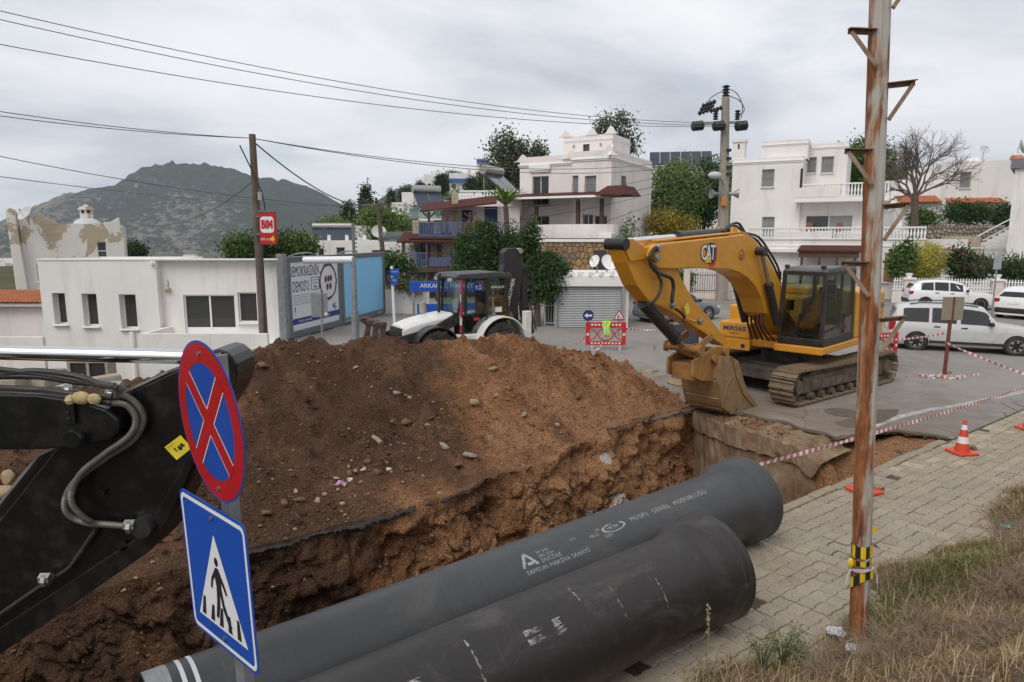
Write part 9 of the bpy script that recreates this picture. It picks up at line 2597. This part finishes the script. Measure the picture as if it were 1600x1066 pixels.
 # --- dry bank: grass, weeds, thorny shrubs
def blades(name,lab,n_,fu,fv,h0,h1,w,mat,seed,lean=.6,zf=bank_z):
 rs=np.random.default_rng(seed);u=fu(rs,n_);v=fv(rs,n_,u);z=zf(u,v);h=rs.uniform(h0,h1,n_)*(1+.35*fbm(u*1.5,v*1.5,3.3,2));a=rs.uniform(0,6.283,n_);ln=rs.uniform(.1,1.0,n_)*lean*h;b=np.stack([u*.798-v*.602,u*.602+v*.798,z-.02],-1)
 dx=np.stack([np.cos(a),np.sin(a),0*a],-1);sx4=np.stack([-np.sin(a),np.cos(a),0*a],-1)*(w*rs.uniform(.6,1.3,n_)/2)[:,None];up=np.array([0,0,1.0]);m1=b+dx*(ln*.3)[:,None]+up*(h*.6)[:,None];t1=b+dx*ln[:,None]+up*(h*rs.uniform(.7,1.0,n_))[:,None]
 V_=np.stack([b-sx4,b+sx4,m1-sx4*.75,m1+sx4*.75,t1-sx4*.12,t1+sx4*.12],1).reshape(-1,3);k=np.arange(n_)[:,None]*6;F_=np.concatenate([k+np.array([0,1,3,2]),k+np.array([2,3,5,4])]);o=arrays(name,V_,F_,mat);return tag(o,lab,kind='stuff')
M_dry=leaf_mat('grass_dry',(.27,.20,.11),(.45,.35,.20),(.55,.46,.29),.2);M_dry2=leaf_mat('grass_brown',(.15,.09,.045),(.28,.175,.09),(.40,.285,.165),.2);M_grn=leaf_mat('grass_green',(.08,.11,.025),(.14,.19,.045),(.28,.28,.11),.3)
edge_v=lambda u:3.22+.22*np.sin(u*1.7)+.1*np.sin(u*4.1)
inb=lambda rs,n_,u:edge_v(u)+.12-3.3*rs.random(n_)**1.15
blades('dry_grass','dry straw coloured grass over the bank',15000,lambda rs,n_:rs.uniform(3.8,17,n_),inb,.05,.20,.006,M_dry,3,1.2)
blades('brown_litter','brown dead weeds matted over the bank',38000,lambda rs,n_:rs.uniform(3.5,17,n_),inb,.02,.10,.012,M_dry2,4,2.2)
def patch(cs,sp):
 def fu(rs,n_):fu.k=rs.integers(0,len(cs),n_);return np.array(cs)[fu.k,0]+rs.normal(size=n_)*sp
 return fu,lambda rs,n_,u:np.array(cs)[fu.k,1]+rs.normal(size=n_)*sp*.8
fu,fv=patch([(7.1,2.95),(7.6,2.9),(8.1,2.85),(8.5,2.75),(9.0,2.8),(7.9,2.6),(10.2,2.75),(9.6,2.5),(11.0,2.6),(6.7,2.9),(8.8,2.4),(12.0,2.7)],.24);blades('green_grass','fresh green grass tufts along the sidewalk edge',8000,fu,fv,.03,.13,.006,M_grn,5,.9)
blades('green_weeds','scattered green shoots among the dry grass on the bank',5000,lambda rs,n_:rs.uniform(4.2,13,n_),lambda rs,n_,u:edge_v(u)+.1-1.6*rs.random(n_)**1.8,.03,.12,.008,M_grn,15,1.0)
fu,fv=patch([(11.9,4.0),(11.2,4.75),(9.4,4.2),(8.2,3.8),(12.8,4.5),(7.0,4.0)],.10);blades('paver_weeds','small weeds sprouting between the pavers',700,fu,fv,.015,.05,.006,M_dry2,6,.8,lambda u,v:u*0+PAVZ)
M_twig=paint('thorn_twig',(.235,.17,.115),.9,var=.3,vscale=6)
protos=[]
for s in(1,2,3):
 rs=random.Random(40+s);m=MB()
 for k in range(15):a=k*2.4+rs.random();branch(m,Vector((rs.uniform(-.05,.05),rs.uniform(-.05,.05),0)),Vector((math.cos(a)*rs.uniform(.3,1.1),math.sin(a)*rs.uniform(.3,1.1),.8)).normalized(),.15,.0055,3,rs,.95,(2,4),.0,3)
 protos.append(m.build('thorn_shrub',M_twig,fix=False))
spots=[(8.4,2.1),(9.3,2.2),(7.4,1.9),(10.3,2.4),(9.0,1.5),(8.0,1.3),(10.2,1.7),(11.4,2.3),(6.4,2.3),(6.0,2.75),(6.9,1.4),(5.6,2.2),(7.4,.9),(8.6,.8),(9.8,1.0),(6.2,1.7),(12.5,2.5),(11.2,1.6),(6.6,.9),(7.9,.3),(5.7,2.6),(5.1,2.5),(9.6,2.75),(13.6,2.6)]
for i,(u_,v_)in enumerate(spots):
 o=protos[i%3]if i<3 else protos[i%3].copy()
 if i>=3:COL.objects.link(o)
 o.location=uv(u_,v_,float(bank_z(u_,v_))-.03);sc_=random.uniform(.8,1.35);o.scale=(sc_,sc_,sc_*random.uniform(.75,1.0));o.rotation_euler=(random.uniform(-.2,.2),random.uniform(-.2,.2),i*1.7)
 tag(o,'grey brown dry thorny shrub tangled on the roadside bank','shrub','dry thorny shrubs on the bank')
def weed(px,py,h,lab,n_=9,mat='mid'):
 p=G(px,py,PAVZ);u_,v_=uvof(p);t=thing('weed',lab,'weed',(p.x,p.y,max(PAVZ-.01,float(bank_z(u_,v_))if v_<3.3 else 0)));rs=np.random.default_rng(int(px));m=MB();P=[]
 for k in range(n_):
  a=k*2.4;tip=Vector((math.cos(a)*h*.35,math.sin(a)*h*.35,h*(.6+.4*(k%3)/2)));m.tube([(0,0,0),tip*.5+Vector((0,0,h*.1)),tip],[.006,.004,.002],4);P+=[tuple(tip*q+Vector(rs.normal(size=3))*.035)for q in rs.uniform(.35,1.0,60)]
 m.build('stems',LM[mat].copy()if 0 else M_bark,t);v,f=leaves_arr(np.array(P),.035,rs,0,.22);arrays('leaves',v,f,LM[mat],t)
weed(1190,1062,.38,'feathery green weed at the bottom edge of the sidewalk, left one',8,'mid');weed(1222,1045,.42,'taller feathery green weed at the bottom edge of the sidewalk',9,'mid');weed(1245,1058,.22,'leafy dark green weed right of the feathery ones',12,'mid');weed(1350,960,.2,'small green weed at the foot of the rusty pole',8,'pepper')
p=G(1104,1040,PAVZ);t=thing('dry_stalk','single dry seed stalk standing in front of the near pipe','weed',p);MB().tube([(0,0,0),(.01,0,.35),(-.005,.01,.60)],[.004,.003,.002],5).build('stalk',M_dry,t);rs=np.random.default_rng(2);v,f=leaves_arr(np.array([[-.003,.008,z]for z in rs.uniform(.3,.62,50)])+rs.normal(size=(50,3))*.008,.03,rs);arrays('seed_head',v,f,M_dry,t)
for i,(px,py,s,lab)in enumerate(((1305,995,.09,'torn white paper left of the rusty pole foot'),(1335,1022,.10,'white paper scrap at the rusty pole foot'),(1270,985,.07,'crumpled pale plastic on the sidewalk edge'),(1575,828,.08,'turquoise scrap among the thorny shrubs'))):
 p=G(px,py,.12);u_,v_=uvof(p);z=float(bank_z(u_,v_))if v_<3.3 else PAVZ;m=MB();rr=random.Random(i);m.grid([[Vector(((a-2)*s*.5,(b-1.5)*s*.5,rr.uniform(0,s*.5)+.03))for a in range(5)]for b in range(4)]);o=m.build('paper_scrap',paint('scrap_white',(.52,.52,.56),.7)if i<3 else paint('scrap_turquoise',(.05,.38,.42),.6));p=G(px,py,z);o.location=p;o.rotation_euler.z=i;tag(o,lab,'litter')
 # --- air
n=NT('haze');n.t.nodes.remove(n.p);pv_=n.n('ShaderNodeVolumePrincipled');pv_.inputs['Color'].default_value=(.80,.88,1.0,1);pv_.inputs['Density'].default_value=.00013;pv_.inputs['Anisotropy'].default_value=.2;n.l(pv_.outputs[0],n.out.inputs['Volume'])
hz_=MB().b(-5600,5600,-5600,5600,-64,420).build('haze',n.mat);tag(hz_,'thin pale haze over the town',kind='stuff')
